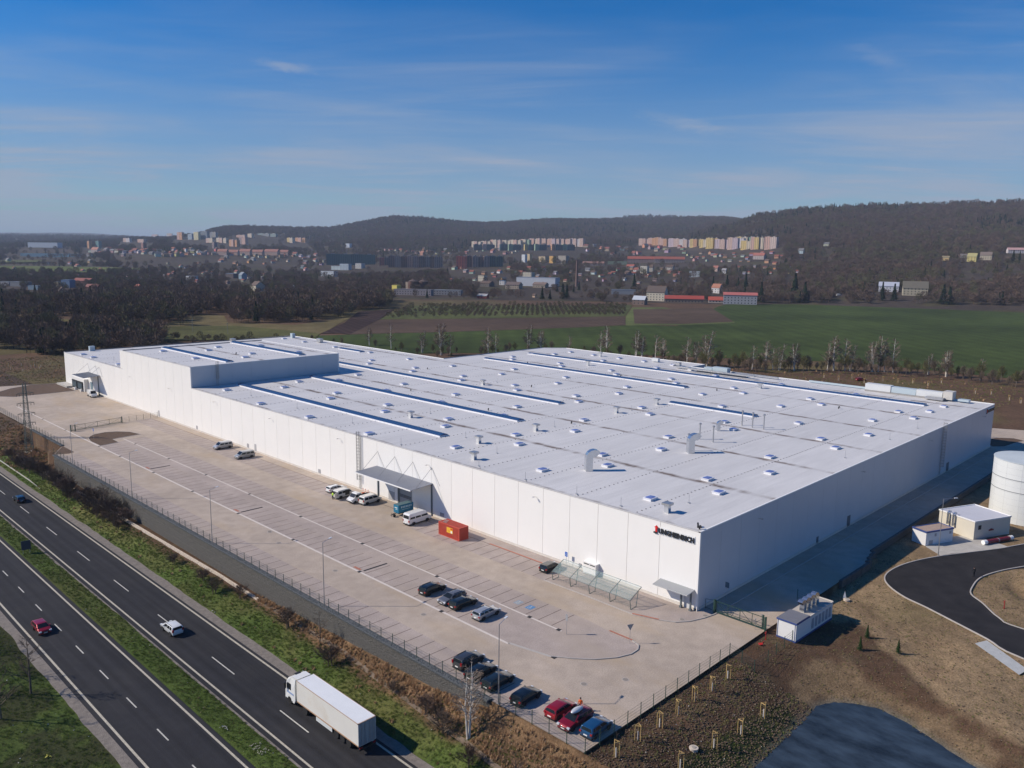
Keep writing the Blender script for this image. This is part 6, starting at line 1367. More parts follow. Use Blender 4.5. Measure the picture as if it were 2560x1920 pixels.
for px, py in ((2160,962),(2096,955),(2170,970),(2207,957),(2245,962),(2282,962),(2320,968),(2353,962),(2438,988),(2478,990),(2523,1005),(2552,1012),(2130,950),(2060,948)):
    p = at(px, py-4, 0); sapling((p[0],p[1],0), 'tiny staked sapling in the dirt behind the right end of the roof', rnd.uniform(0,2), 1.1)['group'] = 'saplings behind the warehouse'

# rubbish on the grass median and the bank
dq = random.Random(8)
for (px, py, zz, n, colr, lb) in ((648,1872,-5.9,26,(.26,.25,.19),'scatter of pale broken slabs in the median grass'),(560,1822,-5.9,9,(.30,.30,.27),'few pale fragments in the median grass, left of the larger scatter'),(10,1310,-5.9,4,(.42,.38,.05),'crumpled yellow sheet in the median grass at the left edge'),(532,1522,-5.3,3,(.55,.53,.48),'pale rag lying on the green bank beside the highway'),(122,1905,-6.1,5,(.45,.42,.08),'yellow rubbish in the grass of the lower left corner')):
    p = at(px, py, zz); b = MB(); rad = .22*n**.5
    for k in range(n):
        x = p[0]+dq.uniform(-rad,rad)*.6; y = p[1]+dq.uniform(-rad,rad)*1.2; z = float(G(x,y))+.03; a = dq.uniform(0,3); l = dq.uniform(.05,.16); b.bar((x-l*math.cos(a),y-l*math.sin(a),z+dq.uniform(0,.15)),(x+l*math.cos(a),y+l*math.sin(a),z+dq.uniform(0,.2)),dq.uniform(.06,.16),.04)
    o = b.build('rubbish', COL('rubbish', colr, .8)); tag(o, lb, 'rubbish', kind='stuff')
# ================================================================== THE TOWN BEYOND THE FIELDS
CLEAR = []          # (x, y, radius) kept free of trees, with a gap towards the viewer's side
VIEW = math.atan2(_w[1], _w[0]); ROW0 = math.atan2(_r0[1], _r0[0])
_tc = {}
def wallmat(c, nm='wall'):
    if nm in ('wall','panel','roof'): g_ = sum(c)/3; c = tuple((v*.82+g_*.18)*.88 for v in c)
    k = (nm,)+tuple(c)
    if k not in _tc: _tc[k] = MAT(nm+'_plaster', c, .8, var=.06, vscale=.2)
    return _tc[k]
M_win = COL('window_glass', (.04,.05,.06), .2); ROOFR = (.28,.075,.045); ROOFB = (.12,.075,.055); ROOFG = (.16,.16,.17)
def house(px, py, wpx, hpx, wall, roof, rot=-30, label=None, cat='house', flat=False, ratio=.75, win=True, rh=.42, group=None, clear=1.0):
    """one building: its width and height come from its apparent size and its distance"""
    p, d = hit(px, py); k = d/FPX; W = max(5, wpx*k); H = max(3.0, hpx*k)
    fore = abs(math.cos(R(rot)))+ratio*abs(math.sin(R(rot))); W = W/fore; D = W*ratio
    if D > 14 and ratio > .5: D = 14
    r = thing('house' if cat == 'house' else cat.replace(' ', '_'), label or 'small house in the distant town', cat, (p[0], p[1], p[2]-.6), ROW0+R(rot), group)
    hw = H*(1-rh)+.6 if not flat else H+.6
    f = MB().box(-W/2,W/2,-D/2,D/2,0,hw)
    if not flat: f.add([(-W/2,-D/2,hw),(-W/2,D/2,hw),(-W/2,0,hw+H*rh-.15),(W/2,-D/2,hw),(W/2,D/2,hw),(W/2,0,hw+H*rh-.15)], [(0,2,1),(3,4,5)])
    wo = f.build('wall', wallmat(wall), r)
    e = .5; t = .25
    if flat: MB().box(-W/2-.2,W/2+.2,-D/2-.2,D/2+.2,hw,hw+.35).build('roof', wallmat(roof, 'roof'), r)
    else:
        zt = hw+H*rh; b = MB()
        for s in (-1, 1): b.add([(-W/2-e,0,zt),(W/2+e,0,zt),(W/2+e,s*(D/2+e),hw-.25),(-W/2-e,s*(D/2+e),hw-.25),(-W/2-e,0,zt+t),(W/2+e,0,zt+t),(W/2+e,s*(D/2+e),hw-.25+t),(-W/2-e,s*(D/2+e),hw-.25+t)], [(0,1,2,3),(7,6,5,4),(2,3,7,6),(0,3,7,4),(1,2,6,5)])
        ro = b.build('roof', wallmat(roof, 'roof'), r)
        if hpx > 9: MB().box(W*.2-.35,W*.2+.35,-.35,.35,zt-.8,zt+1.0).build('chimney', wallmat((.3,.14,.1), 'brick'), ro)
    if win and hpx > 9:
        nf = max(1, round((hw-1)/3)); nx = max(2, int(W/3.6))
        for j in range(nf):
            for i in range(nx):
                x = -W/2+W*(i+.5)/nx; z = 1.6+j*3.0
                if z+1.3 > hw: continue
                MB().box(x-.55,x+.55,-D/2-.06,-D/2+.02,z,z+1.3).build('window', M_win, r)
        for i in (-.25, .25): MB().box(-W/2-.06,-W/2+.02,D*i-.5,D*i+.5,1.6,2.9).build('window', M_win, r)
    CLEAR.append((p[0], p[1], max(W, D)*.6*clear, d)); return r
HC = dict(cream=(.55,.50,.38), white=(.62,.62,.60), yellow=(.60,.45,.10), grey=(.35,.35,.36), blue=(.20,.32,.42), pink=(.50,.32,.27), orange=(.55,.24,.08), tan=(.38,.30,.22), brown=(.10,.065,.055), green=(.25,.33,.2), brick=(.26,.09,.06))
L1 = lambda a, b: q1(a, b); L2 = lambda a, b: q2(a, b); L3 = lambda a, b: q3(a, b)
def h1(a0, a1, yt, yb, *k, **kw): p = q1((a0+a1)/2, yb); return house(p[0], p[1], (a1-a0)*.3888, (yb-yt)*.3888, *k, **kw)
def h2(a0, a1, yt, yb, *k, **kw): p = q2((a0+a1)/2, yb); return house(p[0], p[1], (a1-a0)*.3888, (yb-yt)*.3888, *k, **kw)
def h3(a0, a1, yt, yb, *k, **kw): p = q3((a0+a1)/2, yb); return house(p[0], p[1], (a1-a0)*.3888, (yb-yt)*.3888, *k, **kw)
c = HC
# nearer named buildings (left to right)
h1(372,432,466,520,c['cream'],ROOFB,-55,'pale yellow gabled house at the edge of the bare wood, far left')
h1(1612,1706,424,482,c['cream'],ROOFB,-50,'cream house with gable among bare trees left of the middle')
h1(1535,1590,364,406,c['blue'],(.2,.25,.3),-50,'pale blue gabled house above the bare wood')
h1(2065,2170,356,388,(.6,.66,.7),ROOFG,-25,'long low white hall right of the bare wood',cat='hall',flat=True,ratio=.4)
h1(2130,2212,322,346,(.5,.6,.62),ROOFG,-25,'small pale hall behind the long white one',cat='hall',flat=True,ratio=.4)
h1(480,605,405,440,(.2,.08,.07),(.30,.07,.05),-20,'long low shed with red roof, upper of two on the far left',cat='shed',ratio=.35)
h1(555,655,444,482,(.18,.08,.07),(.26,.075,.06),-20,'low shed with dull red roof, lower of two on the far left',cat='shed',ratio=.4)
h1(868,912,444,476,(.35,.14,.09),(.42,.10,.05),-35,'small orange-roofed cottage in the bare wood, left')
h1(0,76,426,446,c['grey'],(.22,.25,.28),-15,'flat grey shed at the left picture edge',cat='shed',flat=True,ratio=.4,win=False)
h1(80,192,428,452,(.22,.24,.27),(.20,.23,.28),-15,'grey-blue shed near the left picture edge',cat='shed',flat=True,ratio=.4,win=False)
h1(190,262,452,474,c['blue'],(.18,.26,.32),-15,'small blue-grey shed left of the yellow gabled house',cat='shed',flat=True,ratio=.4,win=False)
h1(355,390,428,460,(.50,.42,.22),ROOFG,-15,'small ochre block behind the yellow gabled house',flat=True)
h1(408,475,418,460,(.10,.20,.36),(.12,.20,.34),-15,'blue shed right of the ochre block, far left',cat='shed',flat=True,win=False)
h1(1200,1272,388,414,(.55,.57,.58),ROOFG,-25,'low whitish building left of the blue gabled house',flat=True,ratio=.5)
h1(1456,1525,372,400,(.16,.12,.11),(.2,.3,.42),-20,'dark shed with bluish roof beside the blue gabled house',cat='shed',flat=True,win=False)
h2(334,392,550,606,(.62,.52,.05),(.55,.48,.06),-40,'bright yellow cube-like building at the edge of the orchards',flat=True,win=False)
h2(345,602,576,612,(.30,.26,.27),(.22,.20,.21),-15,'long grey-brown hall beside the bright yellow building',cat='hall',flat=True,ratio=.2)
h2(600,790,580,612,(.24,.24,.26),(.25,.28,.30),-15,'grey industrial hall right of the two brown silos',cat='hall',flat=True,ratio=.25)
for i, (a0, a1, yt) in enumerate(((440,502,512),(505,566,514))):
    p, d = hit(*q2((a0+a1)/2, 582)); k = d/FPX; rr_c = (a1-a0)*.3888*k/2; hh = (582-yt)*.3888*k
    r = thing('silo', ['left','right'][i]+' of two dark brown round silos beyond the fields', 'silo', (p[0],p[1],p[2]-.5), 0, 'brown silos'); MB().lathe([(rr_c,0),(rr_c,hh*.86)], 24).build('shell', wallmat((.12,.06,.045),'silo'), r); MB().lathe([(rr_c*1.05,hh*.86),(rr_c*.25,hh*1.03),(.05,hh*1.05)], 24).build('roof', wallmat((.10,.07,.06),'silo_roof'), r)
    MB().box(-.8,.8,-.8,.8,hh,hh*1.14).build('turret', wallmat((.11,.07,.06),'silo_roof'), r)
h2(425,442,528,580,c['tan'],ROOFB,-30,'narrow tan stair tower at the left silo',flat=True,win=False)
h2(888,946,486,522,c['cream'],ROOFB,-35,'cream building with flat roof in front of dark trees, centre',flat=True)
h2(900,992,522,556,(.13,.11,.10),ROOFB,-35,'dark lower house below the cream flat-roofed building')
h2(1135,1412,500,552,(.52,.56,.62),(.20,.24,.30),-22,'long low warehouse with pale blue walls in the middle of the town',cat='hall',flat=True,ratio=.35,win=False)
h2(1175,1252,464,494,c['cream'],ROOFB,-30,'cream block right behind the pale blue warehouse',flat=True)
h2(1062,1176,528,570,c['tan'],(.14,.10,.09),-25,'house with large brown roof left of the pale blue warehouse')
h2(1024,1068,520,546,c['white'],(.08,.2,.4),-25,'white building with blue roof edge, centre',flat=True)
h2(1238,1342,530,562,c['tan'],(.22,.15,.12),-25,'tan roofed house in front of the pale blue warehouse')
h2(882,958,604,632,(.45,.05,.04),(.35,.36,.38),-20,'small bright red shed at the far edge of the orchard',cat='shed')
h2(1238,1262,604,626,(.6,.4,.25),ROOFB,-40,'tiny orange-cream hut beside the dark spruces')
h2(1168,1204,352,400,(.62,.66,.68),ROOFG,-45,'white tower-like block above the pale blue warehouse',flat=True)
h2(1200,1234,348,394,(.60,.45,.22),ROOFG,-45,'yellow block joined to the white tower-like block',flat=True)
h2(1275,1345,364,396,(.55,.42,.24),(.25,.2,.17),-45,'ochre apartment house right of the white tower block',flat=True)
h2(1345,1386,362,406,(.65,.36,.06),(.3,.2,.15),-45,'bright orange-yellow apartment house in the middle of the town',flat=True)
h2(1400,1476,360,410,(.38,.34,.28),(.25,.2,.17),-40,'beige-grey apartment house with rows of windows, centre',flat=True)
h2(1560,1700,396,424,(.32,.26,.24),(.28,.14,.10),-12,'long brownish terraced house, centre right',ratio=.25)
h2(1722,1845,396,414,(.30,.36,.22),(.40,.50,.25),-8,'long building with pale green roof, centre right',cat='hall',ratio=.2,flat=True,win=False)
h2(1850,2020,364,404,(.40,.27,.22),(.40,.085,.045),-10,'long terrace with bright red roof, left half',ratio=.2)
h2(2022,2212,366,404,(.40,.30,.25),(.36,.09,.05),-8,'long terrace with bright red roof, right half',ratio=.2)
h2(1930,1986,426,470,(.60,.56,.44),(.3,.25,.2),-30,'cream square apartment house below the red terrace',flat=True)
h2(1840,1900,416,444,(.5,.4,.34),(.40,.09,.05),-30,'small house with red roof left of the cream square block')
h2(1988,2016,418,460,(.50,.46,.38),ROOFB,-30,'narrow beige house beside the cream square block')
h2(2092,2150,420,450,(.55,.5,.42),ROOFB,-30,'beige house below the right half of the red terrace')
h2(1886,1925,436,468,(.6,.6,.6),ROOFR,-40,'small white-gabled house below the red-roofed one')
h2(1880,1976,618,672,(.22,.15,.12),(.50,.55,.62),-28,'small brick shed with pale grey roof near the villa')
vi = h2(1966,2110,556,648,(.62,.56,.42),(.12,.085,.07),-28,'cream villa with dark hip roof at the corner of the brown field')
h2(1745,1900,578,606,(.28,.30,.33),(.22,.26,.32),-10,'long grey-blue shed left of the cream villa',cat='shed',flat=True,ratio=.25,win=False)
h3(-95,146,668,712,(.28,.19,.13),(.45,.05,.03),-10,'long low barn with bright red roof beside the villa',cat='barn',ratio=.16,rh=.45)
h3(182,306,676,712,(.62,.52,.42),(.50,.07,.03),-12,'small low house with bright red roof left of the shuttered hall',ratio=.4,rh=.55)
hb = h3(280,488,650,722,(.40,.40,.43),(.50,.12,.10),-14,'white hall with red roof and large dark shutters at the field corner',cat='hall',ratio=.3,rh=.2)
h3(204,272,594,650,(.62,.60,.58),(.40,.15,.08),-45,'white gabled house with orange-red roof above the red barns')
h3(1276,1404,586,640,(.60,.62,.68),(.42,.46,.56),-25,'house with whitish hip roof behind dark evergreens, right')
h3(1430,1586,586,664,(.48,.42,.28),(.15,.135,.10),-22,'large house with long mossy roof and a row of windows, right',rh=.5)
h3(1686,1732,416,440,(.62,.44,.16),(.25,.2,.1),-40,'small yellow house on the wooded slope, leftmost of the group')
h3(1800,1848,406,446,(.38,.36,.33),(.15,.13,.12),-35,'grey house on the wooded slope between two yellow ones')
h3(1850,1906,402,448,(.62,.52,.14),(.4,.36,.12),-40,'bright yellow house with balcony on the wooded slope')
h3(1932,2002,394,436,(.50,.43,.30),(.2,.15,.12),-35,'beige gabled house right of the bright yellow one')
h3(2118,2230,366,394,(.60,.56,.58),(.55,.30,.28),-15,'long white hall with reddish roof at the right edge on the slope',cat='hall',ratio=.3)
h3(762,798,366,396,(.38,.5,.56),ROOFG,-40,'pale blue-white house at the foot of the wooded hill')
h3(924,962,326,348,(.45,.48,.36),ROOFG,-40,'tiny pale house high on the wooded hill')
h3(468,552,394,432,(.50,.42,.38),(.40,.12,.08),-35,'house with red roof and turret below the right tower blocks')
h3(212,252,476,510,(.52,.38,.32),(.35,.12,.08),-45,'pink gabled house above the dark spruces, right of centre')
h3(268,302,494,524,(.66,.68,.72),(.3,.3,.32),-45,'small white gabled house next to the pink one')
h3(60,128,512,546,(.45,.50,.52),(.45,.5,.52),-20,'pale low hall above the dark spruces',cat='hall',flat=True,ratio=.5)
h1(195,388,176,203,(.55,.62,.68),(.4,.45,.5),-12,'long white hall on the far left plain',cat='hall',flat=True,ratio=.2,win=False)
h1(160,500,246,264,(.16,.33,.42),(.20,.38,.48),-8,'very long pale blue greenhouse-like hall on the far left plain',cat='hall',flat=True,ratio=.15,win=False)
h1(585,648,206,238,(.55,.45,.4),(.45,.16,.1),-25,'building with broad red roof below the far left tower blocks')
h1(1124,1156,222,250,(.70,.45,.08),ROOFR,-45,'bright yellow house in the far left town')
h1(1188,1206,214,230,(.72,.74,.78),ROOFG,-45,'tiny white cube in the far left town',flat=True)
h1(38,72,274,298,(.42,.48,.32),ROOFG,-40,'small greenish house at the far left edge')
h1(480,522,312,334,(.50,.42,.34),ROOFR,-40,'small house at the edge of the far left meadow')
h2(38,76,282,306,(.62,.70,.78),ROOFG,-30,'pale blue-white block at the foot of the left hill',flat=True)
h2(514,548,330,356,(.48,.22,.14),(.4,.15,.1),-40,'orange-brown house at the foot of the middle hill')
h2(100,160,408,440,(.5,.5,.48),ROOFG,-30,'grey-white house below the green apartment block',flat=True)
h2(0,74,412,450,(.42,.52,.58),ROOFG,-25,'pale blue office block below the green apartment block',flat=True,ratio=.5)
# terraces and small houses of the town, one by one, of random make
rh_ = random.Random(23)
def scatter(n, a0, a1, b0, b1, q, grp, label, s=(26,40), cols=('cream','white','grey','pink','tan','orange'), roofs=(ROOFR,ROOFB,ROOFR,ROOFG)):
    for i in range(n):
        a = a0+(a1-a0)*(i+rh_.random())/n; yb = rh_.uniform(b0, b1); wv = rh_.uniform(*s); p = q(a, yb)
        cc = [v*rh_.uniform(.75,1.1) for v in HC[rh_.choice(cols)]]; cc = [round(v*8)/8 for v in cc]; cc = [max(.08, v) for v in cc]
        house(p[0], p[1], wv*.3888, rh_.uniform(.42,.7)*wv*.3888, cc, rh_.choice(roofs), rh_.choice((-50,-35,-25,30)), label, group=grp, win=False, clear=.7)
scatter(44, 560, 1400, 225, 262, q1, 'houses of the far left town', 'small pitched-roof house in the far left town below the tower blocks')
scatter(30, 1400, 2100, 250, 320, q1, 'houses left of the green block', 'small house among bare trees between the far left town and the green block')
scatter(24, 60, 1400, 300, 420, q1, 'scattered houses on the left plain', 'tiny house or hut among garden plots on the left plain', (14,30))
scatter(32, 250, 1150, 322, 350, q2, 'houses at the foot of the middle hill', 'small house between the brown blocks and the wooded middle hill', (18,34))
scatter(24, 1560, 2212, 300, 358, q2, 'houses below the right tower blocks', 'small house between bare trees below the right tower blocks')
scatter(26, 1450, 2212, 440, 540, q2, 'houses of the inner town', 'small house among dark trees in the middle of the town')
scatter(32, 0, 660, 395, 470, q3, 'houses right of the red terrace', 'small house among bare trees right of the red-roofed terrace', (18,36))
scatter(22, 700, 1400, 440, 520, q2, 'houses behind the silos', 'small house among bare trees between the silos and the chimney')
scatter(26, 1000, 2000, 330, 470, q1, 'houses of the left gardens', 'small house in the gardens above the bare wood, left', (18,34))
scatter(10, 350, 780, 480, 530, q3, 'houses at the wood edge', 'tiny house at the edge of the wood, right of centre', (16,30))
# apartment slabs
def slab(pts, cols, label, rot, shade=False, roofh=1.6, group=None, fl=8):
    """pts = (px0, px1, ybase, ytop); sections side by side along the row"""
    x0, x1, yb, yt = pts; p, d = hit((x0+x1)/2, yb); k = d/FPX; n = len(cols); Wt = (x1-x0)*k/abs(math.cos(R(rot))+.0); H = (yb-yt)*k; sw = Wt/n
    r = thing('apartment_block', label, 'apartment block', (p[0],p[1],p[2]-3), ROW0+R(rot), group)
    for i, cc in enumerate(cols):
        xa = -Wt/2+i*sw; off = (3.5 if i%2 else 0); D = 12; s = MB().box(xa,xa+sw-.05,-off,D-off,0,H+3-(i%3)*.8).build('section', wallmat(cc, 'panel'), r)
        MB().box(xa+sw*.35,xa+sw*.65,D*.3-off,D*.6-off,H+3-(i%3)*.8,H+3+roofh).build('lift_house', wallmat((.3,.28,.27), 'panel'), s)
        nfl = max(3, int(H/2.9)); b = MB(); nb = max(2, int(sw/4.5))
        for f in range(nfl):
            for j in range(nb):
                cx = xa+sw*(j+.5)/nb; z = 4.2+f*(H-1.5)/nfl; b.box(cx-1.0,cx+1.0,-off-.08,-off-.01,z,z+1.3)
        for f in range(nfl):
            if i == 0: z = 4.2+f*(H-1.5)/nfl; b.box(xa-.08,xa-.01,3-off,4.5-off,z,z+1.3); b.box(xa-.08,xa-.01,7.5-off,9-off,z,z+1.3)
        o = b.build('windows', M_win, s); o['kind'] = 'stuff'
    CLEAR.append((p[0], p[1], Wt*.5, d)); 
    for t in (-.4,-.2,.2,.4):
        a = ROW0+R(rot); CLEAR.append((p[0]+Wt*t*math.cos(a), p[1]+Wt*t*math.sin(a), 16, d))
    return r
Z2 = lambda a0, a1, b0, b1: (*[q2(a0, b0)[0], q2(a1, b0)[0]], q2(0, b1)[1], q2(0, b0)[1])
Z1 = lambda a0, a1, b0, b1: (*[q1(a0, b0)[0], q1(a1, b0)[0]], q1(0, b1)[1], q1(0, b0)[1])
Z3 = lambda a0, a1, b0, b1: (*[q3(a0, b0)[0], q3(a1, b0)[0]], q3(0, b1)[1], q3(0, b0)[1])
PK = (.62,.42,.34); CRM = (.62,.52,.38); LIL = (.55,.42,.46); ORN = (.62,.30,.12); YEL = (.66,.48,.14); SAL = (.60,.36,.28); GRN = (.28,.42,.26); WHI = (.60,.55,.55)
seq = [(845,905,268,306,[CRM,SAL,CRM]),(905,965,266,306,[CRM,PK,CRM]),(965,1030,258,308,[SAL,CRM,PK]),(1030,1095,260,308,[PK,CRM,CRM]),(1095,1160,258,308,[CRM,SAL,CRM]),(1160,1215,254,306,[SAL,CRM,GRN]),(1215,1285,250,306,[PK,SAL,CRM,PK]),(1285,1345,250,304,[PK,PK,SAL]),(1345,1405,250,304,[SAL,LIL,PK]),(1405,1480,252,302,[LIL,PK,SAL,PK]),(1480,1562,250,300,[LIL,PK,WHI,PK])]
nm = ['first','second','third','fourth','fifth','sixth','seventh','eighth','ninth','tenth','last']
for s, n_ in zip(seq, nm): slab(Z2(*s[:4]), s[4], n_+' pastel block from the left in the long middle row of apartment towers', -42)
TEAL = (.07,.15,.16); TEAL_SHADE = (.085,.115,.125)  # fronts in shade: the shade is put into these dark tones
for i, (a0, a1, ec, cc, nn) in enumerate(((862,918,TEAL,[TEAL_SHADE,TEAL],'leftmost'),(918,995,PK,[SAL,TEAL,TEAL_SHADE],'second'),(1030,1085,TEAL,[TEAL,TEAL_SHADE],'third'),(1085,1165,GRN,[GRN,TEAL,TEAL_SHADE],'fourth'),(1188,1255,ORN,[YEL,TEAL,TEAL_SHADE],'fifth'),(1255,1330,GRN,[GRN,TEAL,TEAL_SHADE],'sixth'),(1362,1432,ORN,[ORN,TEAL,TEAL_SHADE],'seventh'),(1434,1510,GRN,[GRN,TEAL,TEAL_SHADE],'rightmost'))):
    slab(Z2(a0,a1,286,324), cc, nn+' teal slab coloured as in shade in the lower front row of the middle estate', 14)
seq = [(1925,1985,250,292,[PK,SAL,PK]),(1985,2030,246,292,[SAL,ORN]),(2030,2065,244,292,[ORN,SAL]),(2065,2120,252,296,[SAL,ORN,SAL]),(2120,2212,250,300,[LIL,PK,WHI])]
for s, n_ in zip(seq, ('leftmost pink','second salmon','tall orange','fourth orange','fifth pale lilac')): slab(Z2(*s[:4]), s[4], n_+' block of the right row of apartment towers', -42)
seq = [(0,68,308,358,[WHI,PK,LIL]),(68,130,305,352,[YEL,ORN,YEL]),(130,172,308,356,[YEL,CRM]),(172,232,300,364,[YEL,YEL,(.70,.42,.06)]),(232,312,308,366,[LIL,PK,LIL]),(314,396,298,366,[PK,LIL,WHI]),(374,460,290,318,[YEL,CRM,GRN]),(398,462,318,368,[YEL,CRM]),(462,524,296,368,[SAL,YEL,CRM])]
for s, n_ in zip(seq, ('sixth whitish','seventh yellow-orange','eighth cream-yellow','strong yellow','lilac and pink','pale pink','rear yellow-green','cream-yellow','salmon and yellow')): slab(Z3(*s[:4]), s[4], n_+' block in the right row of apartment towers, before the hill', -40)
slab(Z3(522,550,314,352), [(.08,.09,.11)], 'dark narrow slab between two bright blocks of the right row', 20); slab(Z3(550,610,294,368), [SAL,(.66,.50,.42)], 'last peach block at the right end of the right row', -40)
BR = (.24,.125,.095); BR2 = (.42,.28,.22); BRR = (.42,.09,.06)
slab(Z2(255,315,372,420), [BRR,BR], 'reddish brown block at the left end of the dark middle blocks', 8); slab(Z2(315,470,362,434), [BR,BR2,BR,BR2], 'long dark brown apartment block with pale zigzag stripes', 8); slab(Z2(470,580,364,434), [BR2,BR,BR2], 'dark brown apartment block in the middle of the brown row', 8); slab(Z2(580,660,364,436), [(.22,.14,.10),BR2,BR2], 'brown block with lighter end wall at the right of the brown row', 5)
slab(Z2(748,815,362,442), [BRR,BRR], 'brick-red apartment tower right of the brown row', -5); slab(Z2(815,960,362,432), [BR,BR2,BR,BR2], 'dark brown block joined to the brick-red tower', 8); slab(Z2(960,1045,362,428), [TEAL,(.06,.13,.11)], 'dark green end block of the second brown row', 8)
slab((818,878,662,636), [(.05,.15,.15),(.06,.18,.16)], 'left half of the dark green apartment block', 8); slab((878,937,662,637), [(.05,.15,.15),(.06,.18,.16)], 'right half of the dark green apartment block', 8)
for a in (((780,850,146,168),[PK,WHI],'pale pink long block, leftmost of the far left estate'),((872,940,152,170),[SAL,PK],'salmon low block of the far left estate'),((966,1025,122,150),[LIL,PK],'lilac block on the ridge of the far left estate'),((1065,1115,116,148),[CRM,SAL],'cream block on the ridge left of the orange tower'),((1130,1184,110,152),[SAL,ORN],'orange tower on the ridge of the far left estate'),((1202,1240,120,152),[(.30,.38,.45)],'blue-grey block between orange and yellow towers'),((1240,1282,108,154),[(.62,.56,.30)],'pale yellow tower on the ridge'),((1284,1340,104,148),[(.16,.20,.25)],'dark slab right of the pale yellow tower'),((1232,1320,93,112),[(.18,.26,.32)],'distant dark slab behind the yellow tower'),((1342,1400,108,142),[(.22,.24,.27),(.3,.3,.3)],'grey slab on the ridge, far left estate'),((1316,1380,146,170),[PK,CRM],'pinkish low block below the grey slab'),((1380,1465,144,172),[CRM,PK,CRM],'cream and pink low block, left estate'),((1465,1532,156,196),[ORN,SAL,ORN],'orange block standing forward in the left estate'),((1510,1588,124,140),[SAL,PK],'salmon block on the rear ridge'),((1530,1590,140,182),[(.3,.22,.22),SAL],'brown-pink tall block right of the orange one'),((1588,1622,116,138),[CRM],'cream tower on the rear ridge'),((1640,1790,114,130),[(.22,.30,.28),(.25,.28,.3),(.22,.3,.28)],'long greenish slab on the far slope'),((1840,1890,142,170),[YEL,CRM],'yellow block at the foot of the first hill'),((1890,1970,142,168),[ORN,SAL,ORN],'orange block at the foot of the first hill'),((558,578,168,208),[ORN],'narrow orange tower on the far left'),((610,642,168,208),[(.10,.26,.27)],'narrow teal tower on the far left'),((905,925,176,208),[(.35,.16,.12)],'reddish brown narrow tower in the far left town'),((1362,1380,172,208),[(.3,.22,.22)],'narrow brownish tower in the left town')):
    slab(Z1(*a[0]), a[1], a[2], -42)
for i, (a0, a1) in enumerate(((1398,1470),(1470,1540),(1540,1620),(1620,1700),(1700,1800),(1800,1860))):
    h1(a0,a1,216+4*(i%2),252,(.50,.33,.27),(.33,.12,.085),-20,['first','second','third','fourth','fifth','sixth'][i]+' section from the left of the long reddish terraces in the left town',ratio=.3)
# mill chimney
p, d = hit(*q2(1521, 556)); k = d/FPX; hh = 164*.3888*k
r = thing('factory_chimney', 'tall slim brick chimney standing among dark trees', 'chimney', (p[0],p[1],p[2]-.5), 0); MB().lathe([(2.2,0),(1.3,hh)], 14).build('shaft', wallmat((.16,.10,.085),'chimney'), r); MB().lathe([(1.5,hh),(1.5,hh+.8),(1.0,hh+.8)], 14).build('rim', wallmat((.1,.07,.06),'chimney'), r); CLEAR.append((p[0],p[1],8,d))
# white van far off by the villa
p, d = hit(*q2(1621, 628)); V('minibus','parked_van','white van parked by the dark trees left of the villa','van',(p[0],p[1],0.05),ROW0,WHT); CLEAR.append((p[0],p[1],6,d))
p, d = hit(*q3(1020, 668)); V('minibus','parked_van','white vehicle at the wood edge beyond the green field','van',(p[0],p[1],float(Gfar(p[0],p[1]))),ROW0,WHT); CLEAR.append((p[0],p[1],6,d))
# wooden power poles in the meadow
for i, (a, yb, yt, lb) in enumerate(((1240,750,640,'leaning thin power pole in the tan meadow beyond the left roof'),(715,840,745,'thin power pole before the bare wood on the left'),(1465,760,690,'short thin pole in the meadow, right of the leaning one'))):
    p, d = hit(*q1(a, yb)); hh = (yb-yt)*.3888*d/FPX; r = thing('power_pole', lb, 'power pole', (p[0],p[1],0), 0); MB().tube((0,0,0),(0,0,hh),.16,.11,6).build('pole', wallmat((.22,.22,.19),'pole'), r); MB().bar((-.9,0,hh-.5),(.9,0,hh-.5),.12,.12).build('crossarm', wallmat((.22,.22,.19),'pole'), r)
